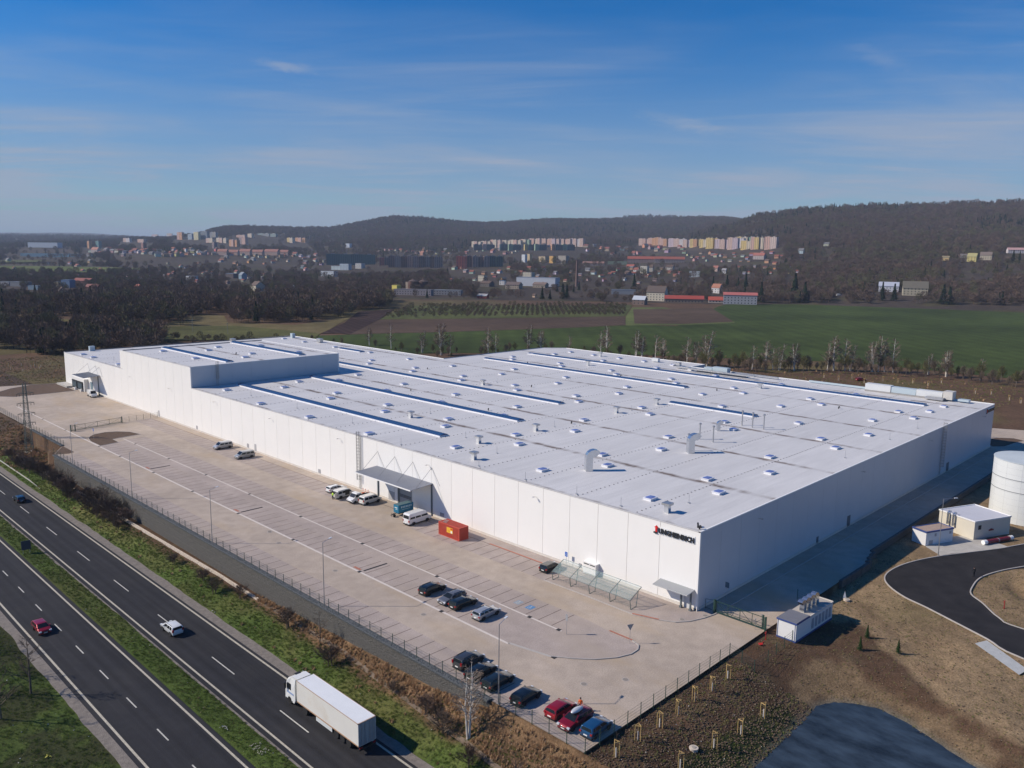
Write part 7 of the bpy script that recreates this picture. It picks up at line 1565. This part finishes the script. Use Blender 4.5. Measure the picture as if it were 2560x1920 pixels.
# ================================================================== TREES
M_bark = MAT('grey_bark', (.12,.095,.075), .95, var=.3, vscale=2, rand=.2); M_birch = MAT('birch_bark', (.60,.56,.50), .8, var=.35, vscale=3, rand=.1)
def crownmat(nm, c, rd=.25): return MAT(nm, c, .95, var=.2, vscale=.3, rand=rd, spec=.1)
M_tw = crownmat('bare_twigs', (.122,.092,.072)); M_tw2 = crownmat('reddish_twigs', (.128,.088,.068)); M_tw3 = crownmat('olive_twigs', (.115,.105,.058)); M_twb = crownmat('birch_twigs', (.22,.17,.13)); M_ev = crownmat('evergreen_needles', (.014,.026,.013)); M_evl = crownmat('spruce_needles', (.022,.045,.014), .1)
def bare(h, seed, spread=.42, n=6, tw=.02, twn=3, limbs=14, birch=False, dens=1.0, stems=1, upr=.75):
    """trunk with limbs, and the fine twigs of the crown"""
    q = random.Random(seed); T = MB(); K = MB()
    def V3(a): return Vector(a)
    for st in range(stems):
        ang = q.uniform(0, 6.28); base = V3((.25*math.cos(ang)*(stems > 1), .25*math.sin(ang)*(stems > 1), -.3)); ln = q.uniform(.02,.14) if stems > 1 else q.uniform(0,.05)
        top = V3((math.cos(ang)*ln*h, math.sin(ang)*ln*h, h*q.uniform(.85,1))); r0 = h*.014+.03
        mid = base.lerp(top, .5)+V3((q.uniform(-.03,.03)*h, q.uniform(-.03,.03)*h, 0))
        T.tube(base, mid, r0, r0*.62, n, cap=False); T.tube(mid, top, r0*.62, r0*.12, n, cap=False)
        for i in range(limbs):
            t = .22+.74*(i+q.random())/limbs; p = base.lerp(mid, t*2) if t < .5 else mid.lerp(top, t*2-1)
            a = q.uniform(0, 6.28); L = h*spread*(1.05-t)*q.uniform(.6,1.1)+h*.06; up = q.uniform(.5,1.0)*upr
            d = V3((math.cos(a), math.sin(a), up)).normalized(); e = p+d*L; rr_l = r0*(1-t)*.42+.012
            e = e+V3((0,0,L*.15)); T.tube(p, e, rr_l, rr_l*.25, 4, cap=False)
            for j in range(int(7*dens)):
                s = q.uniform(.2,1); b = p.lerp(e, s); a2 = a+q.uniform(-1.3,1.3); d2 = V3((math.cos(a2), math.sin(a2), q.uniform(.1,1.4) if not birch else q.uniform(-.3,1.2))).normalized(); L2 = L*q.uniform(.22,.5)
                e2 = b+d2*L2; K.tube(b, e2, tw*1.5, tw*.5, 3, cap=False)
                for k in range(twn):
                    b3 = b.lerp(e2, q.uniform(.2,1)); d3 = (d2+V3((q.uniform(-.8,.8), q.uniform(-.8,.8), q.uniform(-.5,.7)))).normalized(); x = b3+d3*L2*q.uniform(.4,.8)
                    w_ = d3.orthogonal().normalized()*tw; K.add([b3-w_, b3+w_, x], [(0,1,2)])
    return T, K
def treething(T, K, mb, mk, label, loc, rot=0, sc=1.0, name='bare_tree', cat='tree', group=None):
    r = thing(name, label, cat, loc, rot, group); r.scale = (sc,)*3 if not isinstance(sc, tuple) else sc
    T_ = T if isinstance(T, bpy.types.Mesh) else T.mesh('trunk', mb); K_ = K if isinstance(K, bpy.types.Mesh) else K.mesh('crown', mk)
    link('trunk', T_, r); link('crown', K_, r); return r
# -- birch clump by the fence end
T, K = bare(9.5, 5, .26, 7, .018, 5, 16, True, 1.3, 3, .9)
treething(T, K, M_birch, M_twb, 'white-stemmed birch clump of several trunks at the near end of the gabion wall', (-44.6,4.6,float(G(-44.6,4.6))), .6)
T, K = bare(4.2, 8, .35, 5, .012, 4, 12, False, 1, 1); treething(T, K, M_bark, M_tw, 'small bare sapling on the brown bank right of the birch clump', (-46.0,-5.0,float(G(-46.0,-5.0))), 1)
T, K = bare(6.0, 12, .34, 5, .014, 5, 14, False, 1, 1); treething(T, K, M_bark, M_tw, 'slim bare tree by the trodden path above the lorry', (-43.9,39.5,float(G(-43.9,39.5))), 1)
# -- bushes on the verge
bp_ = []
for s in range(4):
    T, K = bare(3.0, 40+s, .85, 4, .014, 5, 16, False, 1.2, 4, .9); bp_.append((T.mesh('trunk', M_bark), K.mesh('crown', M_tw if s%2 else M_tw2)))
VB = [((-46.6,187),1.1),((-46.2,179.9),1.2),((-46.0,169.5),1.3),((-45.6,162),1.1),((-45.9,151.9),1.3),((-45.9,147.7),1.0),((-45.2,137.4),1.25),((-45.6,131.3),1.5),((-45.0,127.5),1.1),((-44.3,123.3),1.3),((-44.4,118),1.0),((-45.8,88.4),.75),((-45.4,76.4),.8),((-46.2,70.3),1.0),((-44.4,64),.8),((-44.4,48.0),1.1),((-45.8,33.6),1.1),((-44.6,20),.6),((-44.6,12.7),.9),((-45.6,8.1),1.0),((-47.2,1.5),.9),((-48.0,-4),.8)]
for i, (p, s) in enumerate(VB):
    a = bp_[i%4]; far = p[1] > 110
    treething(a[0], a[1], None, None, ('bare thorny bush of the dark thicket below the gabion wall' if far else 'low bare bush on the grass bank beside the highway'), (*p, float(G(*p))), i*1.7, s*(1.25 if far else 1), 'bare_bush', 'bush', 'bushes of the thicket' if far else 'bushes on the grass bank')
for i in range(20):
    y = 116+i*4.5+rnd.uniform(-1,1); x = rnd.uniform(-46.8,-44.1); a = bp_[i%4]
    treething(a[0], a[1], None, None, 'bare thorny bush of the dark thicket below the gabion wall', (x, y, float(G(x,y))), i*2.1, rnd.uniform(.7,1.25), 'bare_bush', 'bush', 'bushes of the thicket')
T, K = bare(8.5, 77, .42, 6, .016, 5, 18, False, 1.2, 2); treething(T, K, M_bark, M_tw, 'taller dark bare tree rising above the thicket before the wall', (-45.3,127.5,float(G(-45.3,127.5))), 0)
T, K = bare(6.5, 78, .45, 6, .016, 5, 16, False, 1.2, 2); treething(T, K, M_bark, M_tw2, 'bare tree in the thicket left of the tallest one', (-45.4,150.5,float(G(-45.4,150.5))), 0)
# -- trees at the lower left corner
for i, (p, h, lb) in enumerate((((-79.2,57.0),9.0,'bare roadside tree in the lower left corner'),((-82.5,67.5),10.0,'bare tree at the left picture edge near the red car'),((-84,52),8.5,'bare tree left of the lower left roadside tree'),((-83,78),9.5,'bare tree just beyond the left picture edge'),((-85.5,62),9.5,'bare tree at the left edge behind the grass'))):
    T, K = bare(h, 90+i, .36, 6, .016, 5, 16, False, 1.1); treething(T, K, M_bark, M_tw, lb, (*p, float(G(*p))), i)
# -- young spruces near the pond
for i, (p, lb) in enumerate((((12.2,-22.0),'upper one of three little spruces by the plant building'),((8.0,-22.6),'lower left one of three little spruces'),((11.3,-26.8),'right one of three little spruces'))):
    K = MB(); q = random.Random(i)
    for k in range(420):
        z = q.uniform(.1,1.9); a = q.uniform(0,6.28); r0 = .62*(1-z/2.05); L = r0*q.uniform(.6,1.1); c0 = (.05*math.cos(a), .05*math.sin(a), z+.1); e = (L*math.cos(a), L*math.sin(a), z-.12*q.random()); w_ = .05
        K.add([(c0[0]-w_*math.sin(a),c0[1]+w_*math.cos(a),c0[2]),(c0[0]+w_*math.sin(a),c0[1]-w_*math.cos(a),c0[2]),e], [(0,1,2)])
    T = MB().tube((0,0,-.2),(0,0,2.1),.05,.01,6); treething(T, K, M_bark, M_evl, lb, (*p, float(G(*p))), i, 1.05, 'young_spruce')
# -- row of birches and bushes behind the building
pb = []
for s in range(5):
    T, K = bare(14, 200+s, .30, 5, .055, 4, 20, True, 1.3, (1,2,3,1,2)[s], 1.0); pb.append((T.mesh('trunk', M_birch), K.mesh('crown', M_twb)))
pd_ = []; M_h1 = crownmat('hedge_twigs', (.16,.12,.085)); M_h2 = crownmat('olive_hedge_twigs', (.15,.14,.06)); M_h3 = crownmat('pale_hedge_twigs', (.19,.15,.11))
for s in range(4):
    T, K = bare(7, 230+s, .55, 4, .045, 3, 15, False, 1.1, 4, 1.1); pd_.append((T.mesh('trunk', M_bark), K.mesh('crown', (M_h1, M_h2, M_h3, M_h2)[s])))
BT = [(1718,915,1.0),(1765,918,1.25),(1740,914,.8),(1880,926,.85),(1915,926,.95),(1932,927,.8),(1948,928,.9),(1985,928,.9),(2068,928,.95),(2085,929,1.15),(2112,929,1.1),(2125,930,.9),(2180,931,1.0),(2195,931,1.25),(2212,932,.95),(2232,933,1.15),(2320,938,.7),(2365,944,.85),(2450,952,.7),(924,866,.75),(978,874,1.0),(1055,884,.85),(1103,890,1.15),(1125,888,.8),(1222,890,1.0),(1240,888,.85),(1320,880,1.05),(1352,880,.8),(1422,884,.7),(1519,890,1.1),(1502,888,.9),(1589,898,1.05),(1605,899,.8),(1638,902,.95),(1660,905,.8)]
ords = 'leftmost'
for i, (px, py, s) in enumerate(BT):
    p = at(px, py-2, 0); a = pb[i%5]; treething(a[0], a[1], None, None, 'tall slender pale birch in the row behind the warehouse roof', (p[0],p[1],0), i*1.3, s*1.08, 'birch_tree', 'tree', 'birches behind the warehouse')
hl = [(700,858),(850,862),(1000,880),(1103,893),(1250,890),(1330,880),(1400,884),(1520,892),(1600,900),(1700,918),(1894,930),(2090,930),(2361,946),(2600,972)]
nb = 0
for i in range(150):
    px = 720+(2600-720)*(i+rnd.random())/150; py = float(np.interp(px, [h[0] for h in hl], [h[1] for h in hl]))+rnd.uniform(-8,4)
    if px < 1650 and rnd.random() < .35: continue
    p = at(px, py, 0); a = pd_[rnd.randrange(4)]; treething(a[0], a[1], None, None, 'bushy bare shrub in the hedge between warehouse and green field', (p[0],p[1],0), rnd.uniform(0,6), (lambda q_: (q_, q_, q_*1.45))(rnd.uniform(.5,1.05)*(.85 if px > 1650 else .6)), 'bare_bush', 'bush', 'hedge behind the warehouse')
# ---------------------------------------------------------------- woods as one mass: instanced low trees
def crown_blades(h, rx, n, seed, L=(1.2,2.6), wd=.16, z0=.25, ever=False, trunk=True):
    q = random.Random(seed); b = MB(); 
    if trunk: b.tube((0,0,-.5),(0,0,h*.62),h*.016,h*.008,4,cap=False)
    for i in range(n):
        if ever:
            t = q.random()**1.3; z = h*(.10+.9*t); a = q.uniform(0,6.28); r = rx*(1-t)*q.uniform(.55,1.05)+.1; c0 = Vector((r*.3*math.cos(a), r*.3*math.sin(a), z+.1*h*.1)); e = Vector((r*math.cos(a), r*math.sin(a), z-h*.05)); w_ = Vector((-math.sin(a), math.cos(a), q.uniform(-.3,.3)))*(rx*.16)
            b.add([c0-w_, c0+w_, e+w_*.4, e-w_*.4], [(0,1,2,3)]); continue
        while True:
            v = Vector((q.uniform(-1,1), q.uniform(-1,1), q.uniform(-1,1)))
            if .15 < v.length < 1: break
        if q.random() < .55: v = v.normalized()*q.uniform(.75,1.0)
        lum = 1+.18*math.sin(v.x*7+seed)+.15*math.sin(v.y*6+v.z*5)
        p = Vector((v.x*rx*lum, v.y*rx*lum, h*(z0+(1-z0)/2)+v.z*h*(1-z0)/2)); d = (v+Vector((q.uniform(-.5,.5), q.uniform(-.5,.5), q.uniform(.1,.9)))).normalized(); l = q.uniform(*L); w_ = d.cross(Vector((q.uniform(-1,1), q.uniform(-1,1), q.uniform(-1,1)))).normalized()*wd
        b.add([p-d*l*.5-w_, p-d*l*.5+w_, p+d*l*.5], [(0,1,2)])
    return b
protos = bpy.data.collections.new('wood_trees')
specs = [(12,4.2,300,M_tw,False),(14,4.8,330,M_tw2,False),(10,4.6,280,M_tw,False),(13,4.0,300,M_tw3,False),(11,5.2,330,M_tw2,False),(14,3.3,360,M_ev,True),(11,3.0,320,M_ev,True),(8,3.6,240,M_tw,False)]
for i, (h, rx, n, mm, ev) in enumerate(specs):
    o = bpy.data.objects.new('wood_tree_%02d' % i, crown_blades(h, rx, n, 300+i, wd=.20, ever=ev).mesh('wood_tree', mm)); protos.objects.link(o)
def scatter_gn(name, P, idx, rot, scl, label):
    me = bpy.data.meshes.new(name); me.vertices.add(len(P)); me.vertices.foreach_set('co', np.asarray(P, np.float32).ravel())
    for nm, tp, arr in (('ti','INT',idx),('tr','FLOAT',rot),('ts','FLOAT',scl)):
        a = me.attributes.new(nm, tp, 'POINT'); a.data.foreach_set('value', np.asarray(arr, np.int32 if tp == 'INT' else np.float32))
    me.update(); o = link(name, me); o['kind'] = 'stuff'; o['label'] = label; o['category'] = 'wood'
    g = bpy.data.node_groups.get('scatter_trees')
    if g is None:
        g = bpy.data.node_groups.new('scatter_trees', 'GeometryNodeTree'); g.interface.new_socket('Geometry', in_out='INPUT', socket_type='NodeSocketGeometry'); g.interface.new_socket('Geometry', in_out='OUTPUT', socket_type='NodeSocketGeometry')
        gi = g.nodes.new('NodeGroupInput'); go = g.nodes.new('NodeGroupOutput'); ip = g.nodes.new('GeometryNodeInstanceOnPoints'); ci = g.nodes.new('GeometryNodeCollectionInfo')
        ci.inputs['Collection'].default_value = protos; ci.inputs['Separate Children'].default_value = True; ci.inputs['Reset Children'].default_value = True
        def na(nm, tp):
            n = g.nodes.new('GeometryNodeInputNamedAttribute'); n.data_type = tp; n.inputs['Name'].default_value = nm; return [s for s in n.outputs if s.enabled and s.name == 'Attribute'][0]
        g.links.new(gi.outputs[0], ip.inputs['Points']); g.links.new(ci.outputs[0], ip.inputs['Instance']); ip.inputs['Pick Instance'].default_value = True
        g.links.new(na('ti','INT'), ip.inputs['Instance Index'])
        cr = g.nodes.new('ShaderNodeCombineXYZ'); g.links.new(na('tr','FLOAT'), cr.inputs[2]); g.links.new(cr.outputs[0], ip.inputs['Rotation']); g.links.new(na('ts','FLOAT'), ip.inputs['Scale']); g.links.new(ip.outputs[0], go.inputs[0])
    md = o.modifiers.new('scatter', 'NODES'); md.node_group = g; return o
# fields kept clear
NOTREE = [[q3(-20,870), q3(250,745), q3(290,716), q3(880,716), q3(1500,720), q3(2212,732), q3(2700,745), q6(2900,330), q6(0,70), q2(-100,1000), q1(1700,810), q1(1900,700), q2(140,716), q2(330,700), q2(420,674), q2(1900,670), q2(2160,694), q3(200,738), q3(-20,800)],
          [q1(-60,325), q1(600,333), q1(940,342), q1(900,360), q1(640,380), q1(-60,370)], [q1(-60,290), q1(300,290), q1(300,306), q1(-60,308)],
          [q1(1190,648), q1(1300,634), q1(1440,636), q1(1470,690), q1(1900,700), q1(2212,660), q1(2080,780), q1(1900,830), q1(1050,830), q1(1020,712)],
          [q1(-60,638), q1(120,640), q1(440,664), q1(450,686), q1(120,694), q1(-60,694)], [q1(430,700), q1(560,706), q1(860,702), q1(800,730), q1(440,726)]]
def woods(d0, d1, sp, scl, seed, dens):
    g = np.random.default_rng(seed); A = 0.66; n = int(A*2*.5*(d1*d1-d0*d0)/(sp*sp))
    r = np.sqrt(g.uniform(d0*d0, d1*d1, n)); a = g.uniform(-A, A, n)+YAW; x = CAM[0]+r*np.cos(a); y = CAM[1]+r*np.sin(a); z = Gfar(x, y); u, v = uv(x, y, z)
    keep = np.ones(n, bool)
    for p in NOTREE: keep &= ~inpoly(u, v, p)
    keep &= g.random(n) < dens(u, v, x, y, r)
    x, y, z, r, u, v = [q_[keep] for q_ in (x, y, z, r, u, v)]
    vx, vy = math.cos(YAW), math.sin(YAW); ok = np.ones(len(x), bool)
    for cx_, cy_, rad, d in CLEAR:
        if not (d0-200 < d < d1+200): continue
        dx = x-cx_; dy = y-cy_; ux, uy = (cx_-CAM[0])/d, (cy_-CAM[1])/d; al = dx*ux+dy*uy; pe = np.abs(-dx*uy+dy*ux); f = 22+rad*.8; f2 = 12*d/46
        ok &= ~((pe < rad+3*scl) & (al < rad+4) & (al > -f)); ok &= ~((pe < rad+2*scl) & (al <= -f) & (al > -f2) & (g.random(len(x)) > .16))
    x, y, z, u, v, r = x[ok], y[ok], z[ok], u[ok], v[ok], r[ok]
    m = len(x); sc = scl*g.uniform(.7, 1.2, m); big = fbm(x, y, 260, 3, 71); idx = g.choice([0,1,2,3,4,7], m, p=[.28,.22,.18,.10,.17,.05])
    warm = fbm(x, y, 120, 2, 88); idx = np.where((warm > .6) & (g.random(m) < .5), 3, idx)
    pe_ = np.where(r > 2200, np.clip((big-.52)*3, 0.01, .55), np.clip((big-.58)*2, .02, .35)); ev = g.random(m) < pe_; idx = np.where(ev, g.choice([5,6], m), idx)
    return np.stack([x, y, z-.3], 1), idx, g.uniform(0, 6.28, m), sc, u, v
def dens_mid(u, v, x, y, r):
    d = np.full(u.shape, .95)
    n = fbm(x, y, 90, 3, 101)
    left = (u < 900) & (v < 716); d = np.where(left, np.clip((n-.33)*3.0, .12, .8), d)
    farL = (u < 860) & (v < 660); d = np.where(farL, np.clip((n-.36)*2.6, .10, .7), d)
    mid = (u >= 900) & (u < 1940) & (v < 700); d = np.where(mid, np.clip((n-.33)*3.2, .18, .85), d)
    edge = (u > 900) & (u < 1900) & (v > 700); d = np.where(edge, np.clip((n-.25)*2.0, .2, .85), d)
    return d
PP = [woods(945, 1650, 7.6, .92, 1, dens_mid), woods(1650, 3000, 10.5, 1.1, 2, dens_mid), woods(3000, 5600, 17, 1.55, 3, lambda u, v, x, y, r: np.where((u < 900) & (v > 590), .55, .95)), woods(5600, 9000, 45, 2.2, 4, lambda u, v, x, y, r: np.full(u.shape, .6))]
def region(poly, sp, scl, seed, ix=(0,1,2,4,3), ev=.04, clear=True):
    """a patch of wood inside a surveyed outline on the flat ground"""
    g = np.random.default_rng(seed); W = np.array([at(*p)[:2] for p in poly]); x0, y0 = W.min(0); x1, y1 = W.max(0); n = int((x1-x0)*(y1-y0)/(sp*sp)); x = g.uniform(x0, x1, n); y = g.uniform(y0, y1, n); k = inpoly(x, y, W); x = x[k]; y = y[k]; m = len(x)
    idx = np.where(g.random(m) < ev, g.choice([5,6], m), g.choice(list(ix), m)); return np.stack([x, y, np.zeros(m)-.2], 1), idx, g.uniform(0,6.28,m), scl*g.uniform(.65,1.15,m), None, None
nearwood = [region([q1(-80,700), q1(120,700), q1(430,720), q1(640,740), q1(900,745), q1(1040,790), q1(1060,850), q1(900,880), q1(560,890), q1(300,900), q1(60,860), q1(-80,860)], 6.2, .92, 11), region([q1(-80,560), q1(-80,620), q1(430,652), q1(640,690), q1(1180,705), q1(1200,640), q1(1480,630), q1(1490,690), q1(2000,680), q1(2250,640), q2(150,705), q2(320,695), q2(350,640), q1(2212,560), q1(1500,560), q1(900,560)], 7.5, 1.15, 12), region([q1(1060,792), q1(1900,800), q1(1960,830), q1(1060,850)], 9, .45, 13, (7,3,2), 0)]
# the nearest trees of the wood one by one, the rest as one mass
allw = [np.concatenate([k[i] for k in nearwood]) for i in range(4)]
dd = np.hypot(allw[0][:, 0]-CAM[0], allw[0][:, 1]-CAM[1]); od = np.argsort(dd); first = od[:120]; rest = od[120:]
pm = [o.data for o in protos.objects]
for i in first:
    p = allw[0][i]; o = link('bare_tree' if allw[1][i] not in (5,6) else 'evergreen_tree', pm[int(allw[1][i])], None, tuple(map(float, p)), float(allw[2][i])); o.scale = (float(allw[3][i]),)*3
    tag(o, 'bare brown tree at the near edge of the wood, upper left' if allw[1][i] not in (5,6) else 'dark evergreen at the near edge of the wood, upper left', 'tree', 'near trees of the left wood' if allw[1][i] not in (5,6) else 'evergreens of the left wood')
scatter_gn('near_wood', allw[0][rest], allw[1][rest], allw[2][rest], allw[3][rest], 'dark bare wood in a wide belt beyond the left part of the warehouse')
P = [np.concatenate([k[i] for k in PP]) for i in range(4)]
hill = P[0][:, 2] > 60
scatter_gn('hill_forest', P[0][hill], P[1][hill], P[2][hill], P[3][hill], 'leafless brown forest with dark evergreen patches covering the hills')
scatter_gn('town_trees', P[0][~hill], P[1][~hill], P[2][~hill], P[3][~hill], 'mass of bare trees between the houses and behind the fields')
# orchard rows
W = [at(*q)[:2] for q in (q2(455,684), q2(1850,680), q2(1826,742), q2(1000,756), q2(275,762))]
g = np.random.default_rng(5); a0 = R(18); X = []; 
c0 = np.mean(W, 0)
for i in range(-60, 61):
    for j in range(-90, 91):
        x = c0[0]+i*11*math.cos(a0)-j*5.2*math.sin(a0)+g.uniform(-.6,.6); y = c0[1]+i*11*math.sin(a0)+j*5.2*math.cos(a0)+g.uniform(-.6,.6); X.append((x, y))
X = np.array(X); u_, v_ = uv(X[:,0], X[:,1], 0); nn = fbm(X[:,0], X[:,1], 60, 2, 9); k = inpoly(X[:,0], X[:,1], W) & (g.random(len(X)) < np.where((u_ > 1300) | ((u_ > 1130) & (u_ < 1210)), .95, .62)); X = X[k]; m = len(X)
scatter_gn('orchard', np.column_stack([X, np.zeros(m)]), g.choice([7,3,2], m), g.uniform(0,6,m), g.uniform(.32,.48,m), 'rows of small bare fruit trees on the far orchard meadow')
# single dark evergreens that stand out
for i, (p, hpx, lb) in enumerate(((q2(1300,640),86,'tall dark spruce in front of the pale blue warehouse, left of the pair'),(q2(1350,640),64,'shorter dark spruce just right of the tall one'),(q2(1432,636),98,'broad dark spruce group before the chimney, left one'),(q2(1458,632),90,'dark spruce before the chimney, right one'),(q3(212,636),92,'dark spruce above the red barns, left'),(q3(300,640),100,'dark spruce above the red barns, second'),(q3(372,648),96,'dark spruce above the shuttered hall, left'),(q3(420,652),120,'tall dark spruce above the shuttered hall'),(q3(520,712),130,'dark olive spruce at the right end of the shuttered hall'),(q3(735,690),160,'tallest dark spruce at the edge of the green field'),(q3(800,706),120,'round dark evergreen right of the tallest spruce'),(q3(770,712),70,'low dark evergreen beneath the tallest spruce'),(q3(1298,700),110,'dark evergreen left of the whitish roof'),(q3(1375,700),100,'brownish-dark evergreen before the whitish roof'),(q3(1690,722),112,'large dark evergreen clump right of the mossy roof, left half'),(q3(1730,722),100,'large dark evergreen clump right of the mossy roof, right half'),(q3(1215,560),70,'single dark evergreen in the middle of the wooded slope'),(q3(2140,456),70,'dark evergreen below the long white hall on the slope'),(q3(2180,460),66,'dark evergreen at the right edge on the slope'),(q2(855,596),56,'small dark spruce left of the red shed'),(q2(560,630),60,'dark spruce before the grey-brown hall'),(q1(228,520),70,'dark evergreen left of the yellow gabled house'),(q1(138,560),80,'dark evergreen in the wood at the far left'),(q1(1762,440),64,'dark evergreen right of the cream gabled house'),(q2(1890,585),110,'large dark pine left of the cream villa'),(q3(1320,390),40,'small dark evergreen high on the slope'))):
    pt, d = hit(*p); h = hpx*.3888*d/FPX; o = link('evergreen_tree', pm[5+i%2], None, (pt[0],pt[1],pt[2]-.3), i*1.1); s = h/(14 if i%2 == 0 else 11); wdt = s*(1.35 if 'round' in lb or 'clump' in lb or 'broad' in lb else 1.05); o.scale = (wdt,wdt,s); tag(o, lb, 'evergreen')
# ---------------------------------------------------------------- ground litter: tufts, stones
lit = bpy.data.collections.new('litter')
def tuft(n, h, r, mm, seed, nm):
    q = random.Random(seed); b = MB()
    for i in range(n):
        a = q.uniform(0,6.28); rr_a = r*q.random()**.5; p = Vector((rr_a*math.cos(a), rr_a*math.sin(a), 0)); t = p+Vector((q.uniform(-.5,.5)*h, q.uniform(-.5,.5)*h, h*q.uniform(.5,1))); w_ = Vector((math.cos(a+1), math.sin(a+1), 0))*.02*h/.3
        b.add([p-w_, p+w_, t], [(0,1,2)])
    o = bpy.data.objects.new(nm, b.mesh(nm, mm)); lit.objects.link(o)
M_g1 = crownmat('grass_blades', (.10,.145,.028)); M_g2 = crownmat('dry_grass_blades', (.20,.19,.075)); M_g3 = crownmat('reed_stalks', (.44,.29,.165)); M_st = MAT('stone', (.28,.22,.15), .95, rand=.3); M_cl = MAT('clod', (.10,.068,.044), .95, rand=.3); M_litr = MAT('litter_white', (.55,.55,.52), .7, rand=.3)
tuft(36,.30,.30,M_g1,1,'l0_grass'); tuft(36,.28,.30,M_g2,2,'l1_dry'); tuft(40,.75,.35,M_g3,3,'l2_reed')
def rock(mm, seed, nm, s=1):
    q = random.Random(seed); bm = bmesh.new(); bmesh.ops.create_icosphere(bm, subdivisions=1, radius=.16*s)
    for v in bm.verts: v.co *= q.uniform(.7,1.3); v.co.z *= .6
    me = bpy.data.meshes.new(nm); bm.to_mesh(me); bm.free(); me.materials.append(mm); lit.objects.link(bpy.data.objects.new(nm, me))
rock(M_st,1,'l3_stone',.75); rock(M_cl,2,'l4_clod',1.3); rock(M_litr,3,'l5_white',.7)
_pc, protos_ = protos, protos
gs = bpy.data.node_groups['scatter_trees'].copy(); gs.name = 'scatter_litter'
for n in gs.nodes:
    if n.type == 'COLLECTION_INFO' or n.bl_idname == 'GeometryNodeCollectionInfo': n.inputs['Collection'].default_value = lit
def litter(name, x0, x1, y0, y1, n, pr, scl, label, mask, seed, cat):
    g = np.random.default_rng(seed); x = g.uniform(x0, x1, n); y = g.uniform(y0, y1, n); k = mask(x, y); x = x[k]; y = y[k]; m = len(x); z = G(x, y); o = scatter_gn(name, np.stack([x, y, z], 1), g.choice(6, m, p=pr), g.uniform(0,6.28,m), g.uniform(scl[0], scl[1], m), label); o.modifiers[0].node_group = gs; o['category'] = cat
litter('verge_grass', -49.2, -43.6, -30, 200, 9000, [.80,.165,.01,.01,.01,.005], (.35,.85), 'rough grass on the bank between highway and wall', lambda x, y: x < 99, 1, 'grass')
litter('median_grass', -64.6, -61.2, -20, 200, 7000, [.80,.18,.0,.008,.005,.007], (.3,.7), 'rough grass on the median strip of the highway', lambda x, y: x < 99, 2, 'grass')
litter('corner_grass', -100, -76.6, 20, 120, 9000, [.82,.17,.0,.005,.0,.005], (.35,.9), 'grass at the lower left corner beside the highway', lambda x, y: x < 99, 3, 'grass')
litter('reed_bank', -45.6, -41.8, -20, 62, 2600, [.03,.37,.55,.03,.015,.005], (.3,.85), 'russet dry stalks on the bank under the gabion wall', lambda x, y: x > np.interp(y, _py, _px)-.3, 4, 'dry stalks')
litter('bank_soil', -47, -9, -24, -11.4, 7000, [.03,.22,.0,.13,.615,.005], (.25,.7), 'clods and dry weeds on the dark slope with the staked saplings', lambda x, y: ~inpoly(x, y, POND), 5, 'soil clods')
litter('sandy_ground', -6, 90, -60, -11.6, 12000, [.03,.47,.0,.25,.248,.002], (.2,.6), 'stones and dry grass on the sandy ground round the asphalt road', lambda x, y: ~inpoly(x, y, aro) & ~inpoly(x, y, POND) & ~inpoly(x, y, [(50,-10),(70,-8),(112,-14),(112,-34),(66,-28),(54,-18)]) & ~((x > 1.5) & (x < 14.5) & (y > -16)), 6, 'stones')
litter('rear_dirt', 165, 300, 15, 170, 6000, [.20,.55,.03,.02,.20,.0], (.7,1.6), 'dry weeds on the brown dirt behind the warehouse', lambda x, y: (x > 176), 7, 'weeds')
litter('left_dirt', -48, 60, 305, 400, 5000, [.06,.40,.05,.04,.45,.0], (.6,1.5), 'weeds and clods on the dark dirt left of the warehouse', lambda x, y: (y > 308) & ~((x < -34) & (y < 354)), 8, 'weeds')
litter('pylon_bank', -48, -37, 170, 300, 3500, [.10,.45,.20,.04,.21,.0], (.5,1.3), 'dry weeds on the bank round the lattice pylon', lambda x, y: (x < -37.2) & (y > 185), 9, 'weeds')
# ================================================================== HAZE
mt = bpy.data.materials.new('haze_air'); mt.use_nodes = True; t = mt.node_tree; t.nodes.clear()
o_ = t.nodes.new('ShaderNodeOutputMaterial'); pv = t.nodes.new('ShaderNodeVolumePrincipled'); pv.inputs['Color'].default_value = (.62,.74,.92,1); pv.inputs['Density'].default_value = 0.000070
pv.inputs['Anisotropy'].default_value = 0.0
t.links.new(pv.outputs[0], o_.inputs['Volume'])
hz_ = MB().box(-26000,26000,-26000,26000,-16,330).build('haze', mt); hz_['kind'] = 'stuff'
